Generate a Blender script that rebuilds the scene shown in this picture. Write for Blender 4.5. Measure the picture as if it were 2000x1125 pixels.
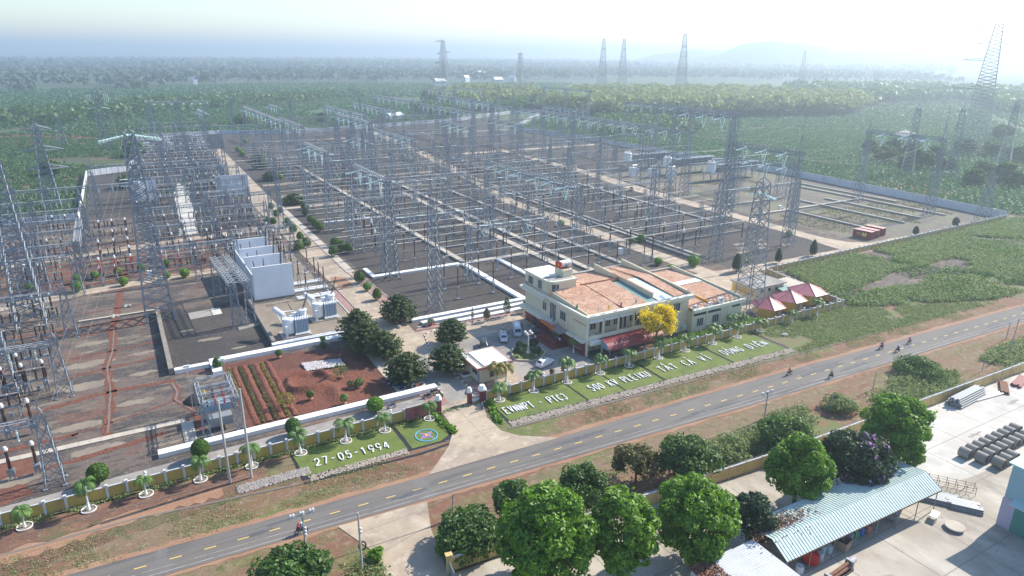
import bpy, math, random
import numpy as np
import mathutils.geometry
from mathutils import Vector, Matrix
random.seed(7); R = np.random.RandomState(11)
S = bpy.context.scene
for o in list(bpy.data.objects): bpy.data.objects.remove(o)
C = S.collection
rad = math.radians
# ---------------------------------------------------------------- camera
FPX, HC, PITCH, ROLL, YAW = 1333.0, 62.0, math.atan(458/1333.0), 0.008, rad(30)
cd = bpy.data.cameras.new('camera'); cam = bpy.data.objects.new('camera', cd); C.objects.link(cam)
cd.sensor_width = 36; cd.lens = 24.0; cd.clip_start = 1; cd.clip_end = 60000
cam.matrix_world = Matrix.Translation((0, 0, HC)) @ Matrix.Rotation(-YAW, 4, 'Z') @ Matrix.Rotation(math.pi/2-PITCH, 4, 'X') @ Matrix.Rotation(ROLL, 4, 'Z')
S.camera = cam
# ---------------------------------------------------------------- sky, sun, exposure
SUN_EL, SUN_AZ = rad(37), rad(4)         # azimuth measured from +X towards +Y
w = bpy.data.worlds.new('World'); S.world = w; w.use_nodes = True
nt = w.node_tree; nt.nodes.clear()
sk = nt.nodes.new('ShaderNodeTexSky'); sk.sky_type = 'NISHITA'; sk.sun_disc = False
sk.sun_elevation = SUN_EL; sk.sun_rotation = math.pi/2-SUN_AZ
sk.air_density = 1.25; sk.dust_density = 0.35; sk.ozone_density = 2.6; sk.altitude = 100
bg = nt.nodes.new('ShaderNodeBackground'); bg.inputs[1].default_value = 0.115
wo = nt.nodes.new('ShaderNodeOutputWorld')
tn = nt.nodes.new('ShaderNodeMix'); tn.data_type = 'RGBA'; tn.blend_type = 'MULTIPLY'; tn.inputs[0].default_value = 1; tn.inputs[7].default_value = (.94, .97, 1.04, 1)
nt.links.new(sk.outputs[0], tn.inputs[6]); nt.links.new(tn.outputs[2], bg.inputs[0]); nt.links.new(bg.outputs[0], wo.inputs[0])
sl = bpy.data.lights.new('sun', 'SUN'); sl.energy = 4.4; sl.angle = rad(0.55); sl.color = (1.0, 0.92, 0.79)
so = bpy.data.objects.new('sun', sl); C.objects.link(so)
sd = Vector((math.cos(SUN_EL)*math.cos(SUN_AZ), math.cos(SUN_EL)*math.sin(SUN_AZ), math.sin(SUN_EL)))
so.rotation_euler = sd.to_track_quat('Z', 'Y').to_euler(); so.location = (0, 0, 300)
S.view_settings.view_transform = 'Standard'; S.view_settings.look = 'None'
S.view_settings.exposure = 0.95; S.view_settings.gamma = 1
S.render.resolution_x = 1024; S.render.resolution_y = 576
HAZE_D = 0.00038
# ---------------------------------------------------------------- helpers
def at(px, py, z=0.0):
    """ground (or height z) point seen at a photo pixel, in the substation grid"""
    a, b = px-1000, py-562.5; c, s = math.cos(ROLL), math.sin(ROLL)
    u, v = a*c+b*s, -a*s+b*c
    dn = math.sin(PITCH)+v/FPX*math.cos(PITCH); fw = math.cos(PITCH)-v/FPX*math.sin(PITCH)
    t = (HC-z)/dn; X, Y = u/FPX*t, fw*t
    return (X*math.cos(YAW)+Y*math.sin(YAW), -X*math.sin(YAW)+Y*math.cos(YAW))
def tag(o, label=None, cat=None, group=None, kind=None):
    if label: o['label'] = label
    if cat: o['category'] = cat
    if group: o['group'] = group
    if kind: o['kind'] = kind
    return o
def empty(name, loc, rz=0, label=None, cat=None, group=None):
    o = bpy.data.objects.new(name, None); C.objects.link(o); o.empty_display_size = .5
    o.location = loc if len(loc) == 3 else (loc[0], loc[1], 0); o.rotation_euler = (0, 0, rz)
    return tag(o, label, cat, group)
def copy_tree(o, parent=None):
    c = o.copy(); C.objects.link(c)
    if parent is not None: c.parent = parent
    for ch in o.children: copy_tree(ch, c)
    return c
class MB:
    def __init__(s): s.v = []; s.f = []
    def quadbox(s, P):
        n = len(s.v); s.v += [tuple(p) for p in P]
        s.f += [(n, n+3, n+2, n+1), (n+4, n+5, n+6, n+7), (n, n+1, n+5, n+4), (n+1, n+2, n+6, n+5), (n+2, n+3, n+7, n+6), (n+3, n, n+4, n+7)]
        return s
    def box(s, x0, x1, y0, y1, z0, z1):
        return s.quadbox([(x0, y0, z0), (x1, y0, z0), (x1, y1, z0), (x0, y1, z0), (x0, y0, z1), (x1, y0, z1), (x1, y1, z1), (x0, y1, z1)])
    def bar(s, p, q, w, h=None):
        p, q = Vector(p), Vector(q); h = h or w; d = (q-p)
        if d.length < 1e-6: return s
        d.normalize(); up = Vector((0, 0, 1)) if abs(d.z) < .95 else Vector((1, 0, 0))
        a = d.cross(up).normalized()*w/2; b = a.cross(d).normalized()*h/2
        return s.quadbox([p-a-b, p+a-b, p+a+b, p-a+b, q-a-b, q+a-b, q+a+b, q-a+b])
    def strut(s, p, q, w):            # three-sided member, light for lattices
        p, q = Vector(p), Vector(q); d = (q-p).normalized(); up = Vector((0, 0, 1)) if abs(d.z) < .9 else Vector((1, 0, 0))
        a = d.cross(up).normalized()*w*.6; b = a.cross(d).normalized()*w*.6; n = len(s.v)
        for c in (p, q):
            s.v += [tuple(c+a), tuple(c-.5*a+.87*b), tuple(c-.5*a-.87*b)]
        s.f += [(n, n+1, n+4, n+3), (n+1, n+2, n+5, n+4), (n+2, n, n+3, n+5)]
        return s
    def tube(s, p, q, r, n=8, r2=None, cap=True):
        p, q = Vector(p), Vector(q); r2 = r if r2 is None else r2; d = (q-p).normalized()
        up = Vector((0, 0, 1)) if abs(d.z) < .95 else Vector((1, 0, 0)); a = d.cross(up).normalized(); b = a.cross(d)
        k = len(s.v)
        for c, rr in ((p, r), (q, r2)):
            for i in range(n):
                t = 2*math.pi*i/n; s.v.append(tuple(c+a*rr*math.cos(t)+b*rr*math.sin(t)))
        for i in range(n): s.f.append((k+i, k+(i+1) % n, k+n+(i+1) % n, k+n+i))
        if cap: s.f.append(tuple(k+i for i in range(n))[::-1]); s.f.append(tuple(k+n+i for i in range(n)))
        return s
    def path(s, pts, r, n=5):
        for a, b in zip(pts[:-1], pts[1:]): s.tube(a, b, r, n, cap=False)
        return s
    def lathe(s, prof, n=12, c=(0, 0)):
        k = len(s.v)
        for r, z in prof:
            for i in range(n):
                t = 2*math.pi*i/n; s.v.append((c[0]+r*math.cos(t), c[1]+r*math.sin(t), z))
        for j in range(len(prof)-1):
            for i in range(n): s.f.append((k+j*n+i, k+j*n+(i+1) % n, k+(j+1)*n+(i+1) % n, k+(j+1)*n+i))
        s.f.append(tuple(k+i for i in range(n))[::-1]); s.f.append(tuple(k+(len(prof)-1)*n+i for i in range(n)))
        return s
    def prism(s, poly, z0, z1):
        n = len(s.v); m = len(poly)
        a = sum(poly[i][0]*poly[(i+1) % m][1]-poly[(i+1) % m][0]*poly[i][1] for i in range(m))
        if a < 0: poly = poly[::-1]
        s.v += [(p[0], p[1], z0) for p in poly]+[(p[0], p[1], z1) for p in poly]
        s.f.append(tuple(range(n, n+m))[::-1]); s.f.append(tuple(range(n+m, n+2*m)))
        for i in range(m): s.f.append((n+i, n+(i+1) % m, n+m+(i+1) % m, n+m+i))
        return s
    def face(s, pts):
        n = len(s.v); s.v += [tuple(p) for p in pts]; s.f.append(tuple(range(n, n+len(pts)))); return s
    def build(s, name, mat, parent=None, smooth=False, **kw):
        me = bpy.data.meshes.new(name); me.from_pydata(s.v, [], s.f); me.materials.append(mat)
        if smooth:
            me.polygons.foreach_set('use_smooth', [True]*len(me.polygons))
        me.update(); o = bpy.data.objects.new(name, me); C.objects.link(o)
        if parent is not None: o.parent = parent
        return tag(o, **kw) if kw else o
def share(o, name, parent=None, loc=(0, 0, 0), rz=0):
    c = bpy.data.objects.new(name, o.data); C.objects.link(c); c.location = loc; c.rotation_euler = (0, 0, rz)
    if parent is not None: c.parent = parent
    return c
def npmesh(name, V, F, mat, parent=None, smooth=False, **kw):
    """V (n,3), F (m,k) arrays, quick mesh"""
    me = bpy.data.meshes.new(name); m, k = F.shape
    me.vertices.add(len(V)); me.vertices.foreach_set('co', np.ascontiguousarray(V, dtype=np.float32).ravel())
    me.loops.add(m*k); me.loops.foreach_set('vertex_index', F.astype(np.int32).ravel())
    me.polygons.add(m); me.polygons.foreach_set('loop_start', np.arange(0, m*k, k, dtype=np.int32))
    me.materials.append(mat)
    if smooth: me.polygons.foreach_set('use_smooth', np.ones(m, dtype=bool))
    me.update(calc_edges=True); me.validate()
    o = bpy.data.objects.new(name, me); C.objects.link(o)
    if parent is not None: o.parent = parent
    return tag(o, **kw) if kw else o
# ---------------------------------------------------------------- materials
def mat(name, c, rough=.7, metal=0, noise=None, bump=0, leaf=False, island=None, spec=None, trans=None):
    """c: base colour; noise: list of (scale, detail, colour, lo, hi, stretch) layers mixed over it; island: second colour picked per loose piece"""
    m = bpy.data.materials.new(name); m.use_nodes = True; t = m.node_tree; N = t.nodes; L = t.links
    b = N['Principled BSDF']; b.inputs['Roughness'].default_value = rough; b.inputs['Metallic'].default_value = metal
    if spec is not None: b.inputs['Specular IOR Level'].default_value = spec
    rgb = N.new('ShaderNodeRGB'); rgb.outputs[0].default_value = (*c, 1); cur = rgb.outputs[0]
    tc = N.new('ShaderNodeTexCoord'); last = None
    def mixin(cur, fac, col):
        mx = N.new('ShaderNodeMix'); mx.data_type = 'RGBA'; L.new(fac, mx.inputs[0]); L.new(cur, mx.inputs[6])
        mx.inputs[7].default_value = (*col, 1); return mx.outputs[2]
    if island:
        g = N.new('ShaderNodeNewGeometry'); cur = mixin(cur, g.outputs['Random Per Island'], island)
    for i, ly in enumerate(noise or []):
        sc, det, col, lo, hi = ly[:5]; st = ly[5] if len(ly) > 5 else (1, 1, 1)
        mp = N.new('ShaderNodeMapping'); mp.inputs['Scale'].default_value = st; mp.inputs['Location'].default_value = (13.7*i, 7.1*i, 3.3*i)
        L.new(tc.outputs['Object'], mp.inputs[0])
        n = N.new('ShaderNodeTexNoise'); n.inputs['Scale'].default_value = sc; n.inputs['Detail'].default_value = det; n.inputs['Roughness'].default_value = .62
        L.new(mp.outputs[0], n.inputs['Vector'])
        r = N.new('ShaderNodeMapRange'); r.inputs[1].default_value = lo; r.inputs[2].default_value = hi
        L.new(n.outputs['Fac'], r.inputs[0]); cur = mixin(cur, r.outputs[0], col); last = n
    L.new(cur, b.inputs['Base Color'])
    if bump and last:
        bp = N.new('ShaderNodeBump'); bp.inputs['Strength'].default_value = 1; bp.inputs['Distance'].default_value = bump
        L.new(last.outputs['Fac'], bp.inputs['Height']); L.new(bp.outputs[0], b.inputs['Normal'])
    if leaf:
        tr = N.new('ShaderNodeBsdfTranslucent'); mx = N.new('ShaderNodeMixShader'); mx.inputs[0].default_value = .32
        hs = N.new('ShaderNodeHueSaturation'); hs.inputs['Value'].default_value = 1.5; hs.inputs['Saturation'].default_value = 1.1
        L.new(cur, hs.inputs['Color']); L.new(hs.outputs[0], tr.inputs[0])
        L.new(b.outputs[0], mx.inputs[1]); L.new(tr.outputs[0], mx.inputs[2]); L.new(mx.outputs[0], N['Material Output'].inputs[0])
    return m
M = {}
def dm(k, *a, **kw): M[k] = mat(k, *a, **kw)
dm('steel', (.29, .315, .345), .7, 0, spec=.25, noise=[(.8, 3, (.18, .205, .24), .4, .7)])
dm('steel_dark', (.22, .25, .28), .55, .3)
dm('brown', (.055, .030, .025), .35)
dm('black', (.02, .02, .022), .5)
dm('teal', (.50, .70, .66), .3, island=(.74, .86, .82))
dm('alu', (.62, .60, .56), .45, .3)
dm('wire', (.14, .15, .16), .7)
dm('gravel', (.052, .043, .038), .95, noise=[(.035, 5, (.095, .081, .070), .42, .66), (.22, 5, (.050, .045, .048), .42, .72, (1, 2.2, 1)), (1.2, 8, (.155, .138, .12), .54, .74), (7, 4, (.032, .03, .032), .48, .7)], bump=.1)
dm('gravel_left', (.165, .125, .102), .95, noise=[(.07, 7, (.070, .060, .058), .45, .56, (1, 1.8, 1)), (.14, 8, (.30, .235, .165), .52, .66, (.7, 1.9, 1)), (.11, 7, (.21, .095, .062), .54, .66, (.8, 1.3, 1))
, (.5, 8, (.055, .048, .047), .50, .66, (.7, 2, 1)), (1.8, 7, (.26, .22, .18), .54, .74), (6, 5, (.05, .043, .042), .48, .68)], bump=.12)
dm('gravel_right', (.15, .122, .098), .95, noise=[(.05, 5, (.10, .092, .082), .4, .6), (.12, 5, (.15, .17, .07), .5, .7, (.8, 1.5, 1)), (1.2, 5, (.24, .20, .16), .5, .8)], bump=.06)
dm('gravel_beige', (.26, .215, .165), .95, noise=[(.25, 5, (.17, .14, .115), .4, .7), (3, 5, (.33, .29, .23), .5, .8), (9, 3, (.12, .10, .085), .55, .8)], bump=.05)
dm('red_soil', (.175, .068, .042), .95, noise=[(.12, 5, (.13, .048, .032), .42, .62), (.7, 5, (.24, .105, .065), .5, .8), (4, 4, (.075, .035, .027), .5, .75)], bump=.16)
dm('dug_soil', (.195, .064, .036), .95, noise=[(1.2, 5, (.25, .10, .06), .45, .75), (3, 6, (.07, .028, .022), .46, .7)], bump=.3)
dm('crop_soil', (.125, .046, .031), .95, noise=[(.3, 5, (.20, .082, .05), .45, .7), (3, 5, (.065, .028, .022), .48, .75)], bump=.2)
dm('verge', (.205, .140, .085), .95, noise=[(.10, 7, (.120, .150, .038), .50, .60, (.45, 1.6, 1)), (.10, 7, (.20, .092, .058), .47, .58, (.4, 1.5, 1)), (.9, 8, (.27, .21, .135), .5, .7), (.6, 7, (.10, .11, .035), .54, .68), (5, 4, (.10, .085, .04), .5, .75)], bump=.08)
dm('red_verge', (.165, .082, .055), .95, noise=[(.12, 7, (.11, .11, .045), .52, .62, (.5, 1.4, 1)), (.3, 8, (.24, .125, .08), .48, .66), (1.2, 7, (.25, .19, .13), .56, .72), (3, 5, (.08, .05, .035), .5, .7)], bump=.1)
dm('shoulder', (.32, .185, .115), .95, noise=[(.4, 5, (.24, .12, .07), .4, .7, (.3, 1, 1)), (4, 4, (.40, .27, .18), .5, .8)], bump=.04)
dm('lawn', (.110, .155, .026), .9, noise=[(.12, 5, (.155, .180, .038), .4, .7), (.5, 7, (.075, .112, .026), .48, .7), (6, 4, (.15, .19, .04), .5, .8)], bump=.05)
dm('scrub_soil', (.18, .15, .08), .95, noise=[(.08, 7, (.13, .16, .05), .40, .56), (.3, 5, (.24, .115, .07), .56, .7), (3, 4, (.12, .095, .06), .5, .8)], bump=.1)
dm('asphalt', (.150, .134, .120), .9, noise=[(.05, 4, (.180, .162, .146), .4, .65, (.25, 1, 1)), (.5, 7, (.075, .078, .086), .5, .7, (.10, 1.6, 1)), (.06, 5, (.165, .16, .155), .58, .66, (2.5, .3, 1)), (.09, 3, (.15, .145, .14), .6, .75, (.3, 2, 1)), (9, 3, (.14, .14, .14), .55, .8)])
dm('concrete', (.43, .345, .255), .9, noise=[(.09, 7, (.33, .265, .20), .44, .58), (.5, 8, (.50, .42, .33), .5, .7), (.3, 8, (.23, .185, .15), .56, .72)])
dm('concrete_grey', (.30, .275, .25), .9, noise=[(.1, 5, (.22, .205, .195), .42, .62), (.6, 6, (.38, .345, .31), .5, .75), (.4, 5, (.16, .15, .145), .62, .8)])
dm('concrete_yard', (.42, .375, .315), .9, noise=[(.06, 5, (.30, .265, .225), .42, .62), (.25, 6, (.50, .46, .40), .45, .7, (1, .5, 1)), (.9, 6, (.22, .195, .17), .6, .8)])
dm('concrete_pale', (.50, .475, .43), .9, noise=[(.06, 5, (.44, .42, .39), .42, .62), (.25, 6, (.62, .60, .56), .45, .7), (.9, 6, (.36, .34, .31), .6, .8)])
dm('joint', (.17, .15, .13), .95)
dm('slab_joint', (.26, .235, .205), .95)
dm('stain', (.27, .24, .21), .9, noise=[(.4, 6, (.36, .32, .275), .4, .65)])
dm('tar_patch', (.085, .086, .092), .8, noise=[(.7, 5, (.11, .11, .112), .45, .7)])
dm('pavers', (.33, .20, .175), .9, noise=[(.4, 5, (.25, .145, .13), .4, .7), (4, 4, (.42, .28, .25), .5, .8)])
dm('cover', (.50, .445, .37), .9, noise=[(.25, 4, (.40, .355, .30), .4, .7), (2, 4, (.30, .27, .23), .6, .8)])
dm('cover_grey', (.36, .34, .31), .9, noise=[(.25, 4, (.27, .255, .24), .4, .7), (2, 4, (.20, .19, .18), .6, .8)])
dm('white', (.80, .80, .80), .6, noise=[(.7, 5, (.66, .66, .66), .5, .8)])
dm('white_marble', (.72, .72, .70), .6)
dm('kerb_red', (.22, .05, .045), .8)
dm('yellow_wall', (.50, .335, .085), .85, noise=[(.5, 5, (.40, .27, .085), .45, .7, (1, 1, .5)), (2.5, 6, (.25, .19, .08), .6, .78, (1, 1, .3))])
dm('yellow_pale', (.60, .44, .19), .85, noise=[(.5, 5, (.50, .37, .16), .45, .7), (2.5, 6, (.25, .19, .11), .6, .78, (1, 1, .3))])
dm('pillar', (.58, .59, .62), .8, noise=[(1.5, 5, (.35, .36, .37), .5, .75, (1, 1, .4))])
dm('mould_wall', (.60, .63, .68), .85, noise=[(.3, 5, (.46, .49, .54), .4, .7), (1.2, 7, (.16, .17, .18), .6, .78, (1, 1, .25))])
dm('fire_wall', (.80, .82, .86), .8, noise=[(.15, 4, (.70, .73, .79), .4, .7), (1.3, 8, (.30, .33, .38), .62, .8, (1, 1, .16))])
dm('stone_wall', (.27, .235, .20), .9, noise=[(.8, 5, (.17, .15, .13), .4, .7)])
dm('cream', (.68, .61, .44), .8, noise=[(.3, 4, (.62, .55, .39), .4, .7), (1.5, 6, (.50, .44, .32), .62, .8, (1, 1, .3))])
dm('cream_light', (.72, .68, .56), .8)
dm('dark_red', (.20, .035, .035), .6)
dm('tiles', (.40, .215, .14), .9, noise=[(.35, 5, (.48, .30, .205), .42, .6), (1.1, 8, (.20, .11, .08), .50, .68), (2.2, 6, (.56, .43, .32), .54, .70)], bump=.05)
dm('teal_roof', (.13, .24, .23), .6, noise=[(.5, 4, (.17, .29, .28), .4, .7)])
dm('cyan_roof', (.52, .63, .62), .5, noise=[(.4, 5, (.58, .72, .71), .4, .7), (1.6, 5, (.40, .52, .52), .58, .75)])
dm('glass', (.035, .05, .065), .12)
dm('glass_brown', (.09, .05, .035), .25)
dm('frame', (.60, .62, .62), .5)
dm('red_metal', (.25, .04, .05), .42, noise=[(.6, 6, (.25, .04, .05), .45, .7), (2, 5, (.46, .13, .14), .6, .8)])
dm('hut_roof', (.44, .15, .17), .5, noise=[(.8, 6, (.37, .12, .135), .45, .7), (2.2, 6, (.68, .42, .42), .63, .78, (2, 2, .5))])
dm('hut_wall', (.56, .47, .30), .8, noise=[(1, 5, (.44, .36, .21), .45, .75, (3, 3, .4))])
dm('orange_wall', (.62, .36, .05), .8)
dm('terracotta_trim', (.42, .17, .13), .8)
dm('container', (.26, .028, .035), .5, noise=[(.9, 5, (.20, .025, .03), .45, .75)])
dm('container_top', (.62, .40, .38), .7)
dm('gold', (.75, .60, .10), .6)
dm('plaque', (.30, .10, .10), .5, noise=[(3, 5, (.36, .15, .14), .5, .8)])
dm('road_yellow', (.85, .58, .10), .7, noise=[(3, 5, (.60, .42, .10), .5, .8)])
dm('road_white', (.38, .38, .38), .8, noise=[(1.5, 6, (.17, .17, .17), .5, .62, (.3, 3, 1))])
dm('cyan_paint', (.10, .42, .62), .7); dm('pink_paint', (.50, .12, .22), .7); dm('purple_paint', (.16, .12, .40), .7)
dm('red', (.55, .03, .02), .5); dm('yellow', (.80, .58, .03), .5); dm('blue', (.04, .12, .42), .5); dm('pink', (.75, .25, .38), .6)
dm('orange', (.75, .22, .03), .6); dm('green_paint', (.05, .28, .12), .5)
dm('tank_white', (.74, .75, .76), .35, noise=[(.6, 4, (.62, .63, .64), .5, .8)])
dm('radiator', (.27, .36, .45), .4); dm('grey_metal', (.27, .29, .31), .55, .2)
dm('rust', (.25, .12, .07), .9, noise=[(3, 5, (.12, .06, .04), .4, .7)])
dm('shed_roof', (.46, .57, .54), .45, noise=[(.5, 5, (.38, .48, .46), .45, .7), (1, 5, (.55, .65, .62), .5, .8, (6, .4, 1))])
dm('zinc', (.60, .62, .64), .4, noise=[(.5, 5, (.52, .54, .56), .45, .7), (1, 5, (.40, .36, .34), .58, .75, (.4, 6, 1))])
dm('warehouse_wall', (.27, .43, .48), .6, noise=[(.3, 3, (.25, .40, .45), .4, .7)])
dm('warehouse_roof', (.47, .62, .62), .5); dm('roller', (.06, .26, .22), .6); dm('lilac', (.46, .42, .52), .7)
dm('bark', (.13, .095, .07), .9, noise=[(4, 4, (.07, .05, .04), .4, .7)])
dm('palm_trunk', (.48, .46, .42), .8); dm('whitewash', (.76, .76, .76), .8)
dm('pole', (.40, .385, .36), .85); dm('wood', (.33, .25, .18), .9)
dm('leaf_bright', (.055, .145, .010), .55, leaf=True, island=(.20, .36, .028))
dm('leaf_mid', (.034, .086, .016), .55, leaf=True, island=(.11, .20, .036))
dm('leaf_dark', (.014, .042, .018), .6, leaf=True, island=(.046, .092, .034))
dm('leaf_pine', (.022, .058, .014), .65, leaf=True, island=(.11, .155, .035))
dm('leaf_olive', (.07, .075, .018), .6, leaf=True, island=(.17, .165, .06))
dm('leaf_topiary', (.028, .085, .008), .6, leaf=True, island=(.110, .210, .016))
dm('leaf_palm', (.060, .145, .022), .5, leaf=True, island=(.14, .25, .055))
dm('leaf_gold', (.30, .20, .02), .5, leaf=True, island=(.10, .16, .03))
dm('leaf_scrub', (.14, .19, .065), .7, leaf=True, island=(.27, .33, .13))
dm('leaf_coffee', (.040, .105, .030), .6, leaf=True, island=(.085, .185, .060))
dm('leaf_rubber', (.16, .20, .055), .7, leaf=True, island=(.26, .30, .10))
dm('leaf_far', (.050, .092, .045), .8, island=(.078, .122, .060))
dm('blossom_yellow', (.85, .62, .01), .6, leaf=True, island=(.68, .58, .03))
dm('blossom_purple', (.40, .16, .48), .6, leaf=True, island=(.62, .34, .68))
dm('plain', (.060, .098, .042), .95, noise=[(.0035, 5, (.070, .100, .040), .42, .62), (.006, 5, (.030, .056, .028), .46, .62), (.012, 3, (.15, .085, .055), .62, .72), (.05, 5, (.035, .065, .03), .5, .7)])
dm('field', (.060, .070, .032), .95, noise=[(.02, 5, (.055, .085, .03), .42, .58), (.05, 5, (.19, .095, .05), .56, .68), (.6, 5, (.10, .09, .05), .5, .8)])
dm('skin', (.45, .27, .18), .6); dm('hair', (.02, .018, .016), .6)
dm('shirt_blue', (.10, .17, .32), .8); dm('shirt_white', (.66, .68, .70), .8); dm('shirt_red', (.42, .06, .07), .8); dm('shirt_olive', (.16, .17, .11), .8); dm('trousers', (.035, .04, .055), .8)
dm('car_white', (.78, .79, .80), .25, spec=.7); dm('car_silver', (.55, .57, .60), .3, .4); dm('car_black', (.012, .014, .02), .2); dm('car_navy', (.012, .028, .075), .2); dm('car_green', (.035, .055, .055), .3)
dm('tyre', (.02, .02, .02), .85); dm('lamp_glass', (.85, .85, .80), .3); dm('tail_lamp', (.45, .02, .02), .3)
# ================================================================ GROUND
ZL = [0.0]
def rough_poly(pts, amp, step=2.0, seed=0):
    rr = random.Random(seed); out = []; n = len(pts)
    for i in range(n):
        a, b = pts[i], pts[(i+1) % n]; L = math.dist(a, b); k = max(1, int(L/step)); nx, ny = -(b[1]-a[1])/max(L, 1e-6), (b[0]-a[0])/max(L, 1e-6)
        for j in range(k):
            d = 0 if j == 0 else rr.uniform(-amp, amp); u = j/k
            out.append((a[0]+(b[0]-a[0])*u+nx*d, a[1]+(b[1]-a[1])*u+ny*d))
    return out
def sheet(name, pts, z, m, amp=0, step=2.0, **kw):
    if amp: pts = rough_poly(pts, amp, step, seed=len(bpy.data.objects))
    me = bpy.data.meshes.new(name)
    a = sum(pts[i][0]*pts[(i+1) % len(pts)][1]-pts[(i+1) % len(pts)][0]*pts[i][1] for i in range(len(pts)))
    if a < 0: pts = pts[::-1]
    tri = mathutils.geometry.tessellate_polygon([[Vector((p[0], p[1], 0)) for p in pts]])
    me.from_pydata([(p[0], p[1], z) for p in pts], [], [tuple(t) for t in tri]); me.update(); me.materials.append(M[m])
    o = bpy.data.objects.new(name, me); C.objects.link(o); o['kind'] = kw.pop('kind', 'structure'); tag(o, **kw)
    return o
def rect(x0, x1, y0, y1): return [(x0, y0), (x1, y0), (x1, y1), (x0, y1)]
def ribbon(pts, w, amp=0, step=1.5, seed=0):
    rr = random.Random(seed); P = []
    for a, b in zip(pts[:-1], pts[1:]):
        k = max(1, int(math.dist(a, b)/step))
        P += [(a[0]+(b[0]-a[0])*j/k, a[1]+(b[1]-a[1])*j/k) for j in range(k)]
    P.append(pts[-1]); Lf, Rt = [], []
    for i, p in enumerate(P):
        a, b = P[max(i-1, 0)], P[min(i+1, len(P)-1)]; L = math.dist(a, b); nx, ny = -(b[1]-a[1])/L, (b[0]-a[0])/L
        Lf.append((p[0]+nx*(w/2+rr.uniform(-amp, amp)), p[1]+ny*(w/2+rr.uniform(-amp, amp))))
        Rt.append((p[0]-nx*(w/2+rr.uniform(-amp, amp)), p[1]-ny*(w/2+rr.uniform(-amp, amp))))
    return Lf+Rt[::-1]
# the plain: a grid that swells gently far away, reaching the horizon
def plain():
    rs = np.concatenate([np.array([0, 40, 80, 120, 170, 230, 300, 380, 460, 540, 620, 700, 800, 900, 1000]), np.geomspace(1150, 30000, 46)])
    na = 128; th = np.linspace(0, 2*np.pi, na, endpoint=False); c0 = (100, 250)
    RR, TT = np.meshgrid(rs, th, indexing='ij'); X = c0[0]+RR*np.cos(TT); Y = c0[1]+RR*np.sin(TT)
    f = np.clip((RR-1500)/2500, 0, 1)
    Z = -0.25+f*(14*np.sin(X/2300+1)*np.cos(Y/1900)+9*np.sin(X/900+Y/1300))-5*f
    V = np.stack([X, Y, Z], -1).reshape(-1, 3); i = np.arange(len(rs)-1)[:, None]*na; j = np.arange(na)[None, :]; jn = (j+1) % na
    F = np.stack([i+j, i+na+j, i+na+jn, i+jn], -1).reshape(-1, 4)
    npmesh('ground', V, F, M['plain'], smooth=True, kind='structure')
plain()
def mountain(name, x, y, prof, depth, seed, base=-20):
    """prof: (offset across, height) ridge; built as a rounded ridge body"""
    d = Vector((x, y)).normalized(); px, py = d.y, -d.x; rr = np.random.RandomState(seed); xs = np.array([p[0] for p in prof]); hs = np.array([p[1] for p in prof])
    U = np.linspace(xs[0], xs[-1], 70); Hh = np.interp(U, xs, hs)+rr.uniform(-1, 1, 70)*max(hs)*.012; W = np.linspace(-1, 1, 21)
    V = []
    for v in W:
        for u, h in zip(U, Hh): V.append((x+px*u+d.x*v*depth, y+py*u+d.y*v*depth, base+(h-base)*max(0, 1-v*v)**1.1))
    V = np.array(V); n = 70; i = np.arange(20)[:, None]*n; j = np.arange(n-1)[None, :]
    F = np.stack([i+j, i+j+1, i+n+j+1, i+n+j], -1).reshape(-1, 4)
    return npmesh(name, V, F, M['leaf_far'], smooth=True, kind='structure')
def dirpt(px, D):      # a far place in the direction of a photo column
    a = math.atan((px-1000)/FPX*math.cos(PITCH)); az = math.pi/2-YAW-a; return D*math.cos(az), D*math.sin(az)
mx, my = dirpt(1505, 4300)
mountain('hill', mx, my, [(-640, 0), (-460, 38), (-360, 55), (-268, 78), (-180, 118), (-110, 130), (-14, 140), (62, 131), (144, 128), (230, 114), (315, 92), (410, 72), (500, 58), (670, 36), (900, 0)], 560, 3)
mx, my = dirpt(1350, 5200)
mountain('hill', mx, my, [(-500, 0), (-260, 62), (0, 96), (230, 88), (420, 60), (700, 0)], 420, 9)
mx, my = dirpt(1860, 5200)
mountain('hill', mx, my, [(-1300, 0), (-900, 70), (-500, 104), (-100, 92), (300, 118), (800, 100), (1500, 110), (2200, 0)], 500, 5)
# fields behind the station
sheet('field_ground', [(-400, 420), (20, 425), (14, 575), (75, 595), (110, 760), (-250, 900), (-600, 700)], -.10, 'field', 8, 20)
for pts in ([(-120, 515), (25, 640), (70, 640), (60, 690), (-60, 660), (-190, 560)], [(150, 870), (260, 880), (250, 990), (120, 960)], [(325, 175), (350, 168), (345, 215), (328, 225)]):
    sheet('bare_soil', pts, -.05, 'red_soil', 5, 12)
sheet('side_field', [(-130, 300), (-16, 302), (-15, 420), (0, 570), (-60, 640), (-300, 520)], -.07, 'field', 3, 10)
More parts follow.
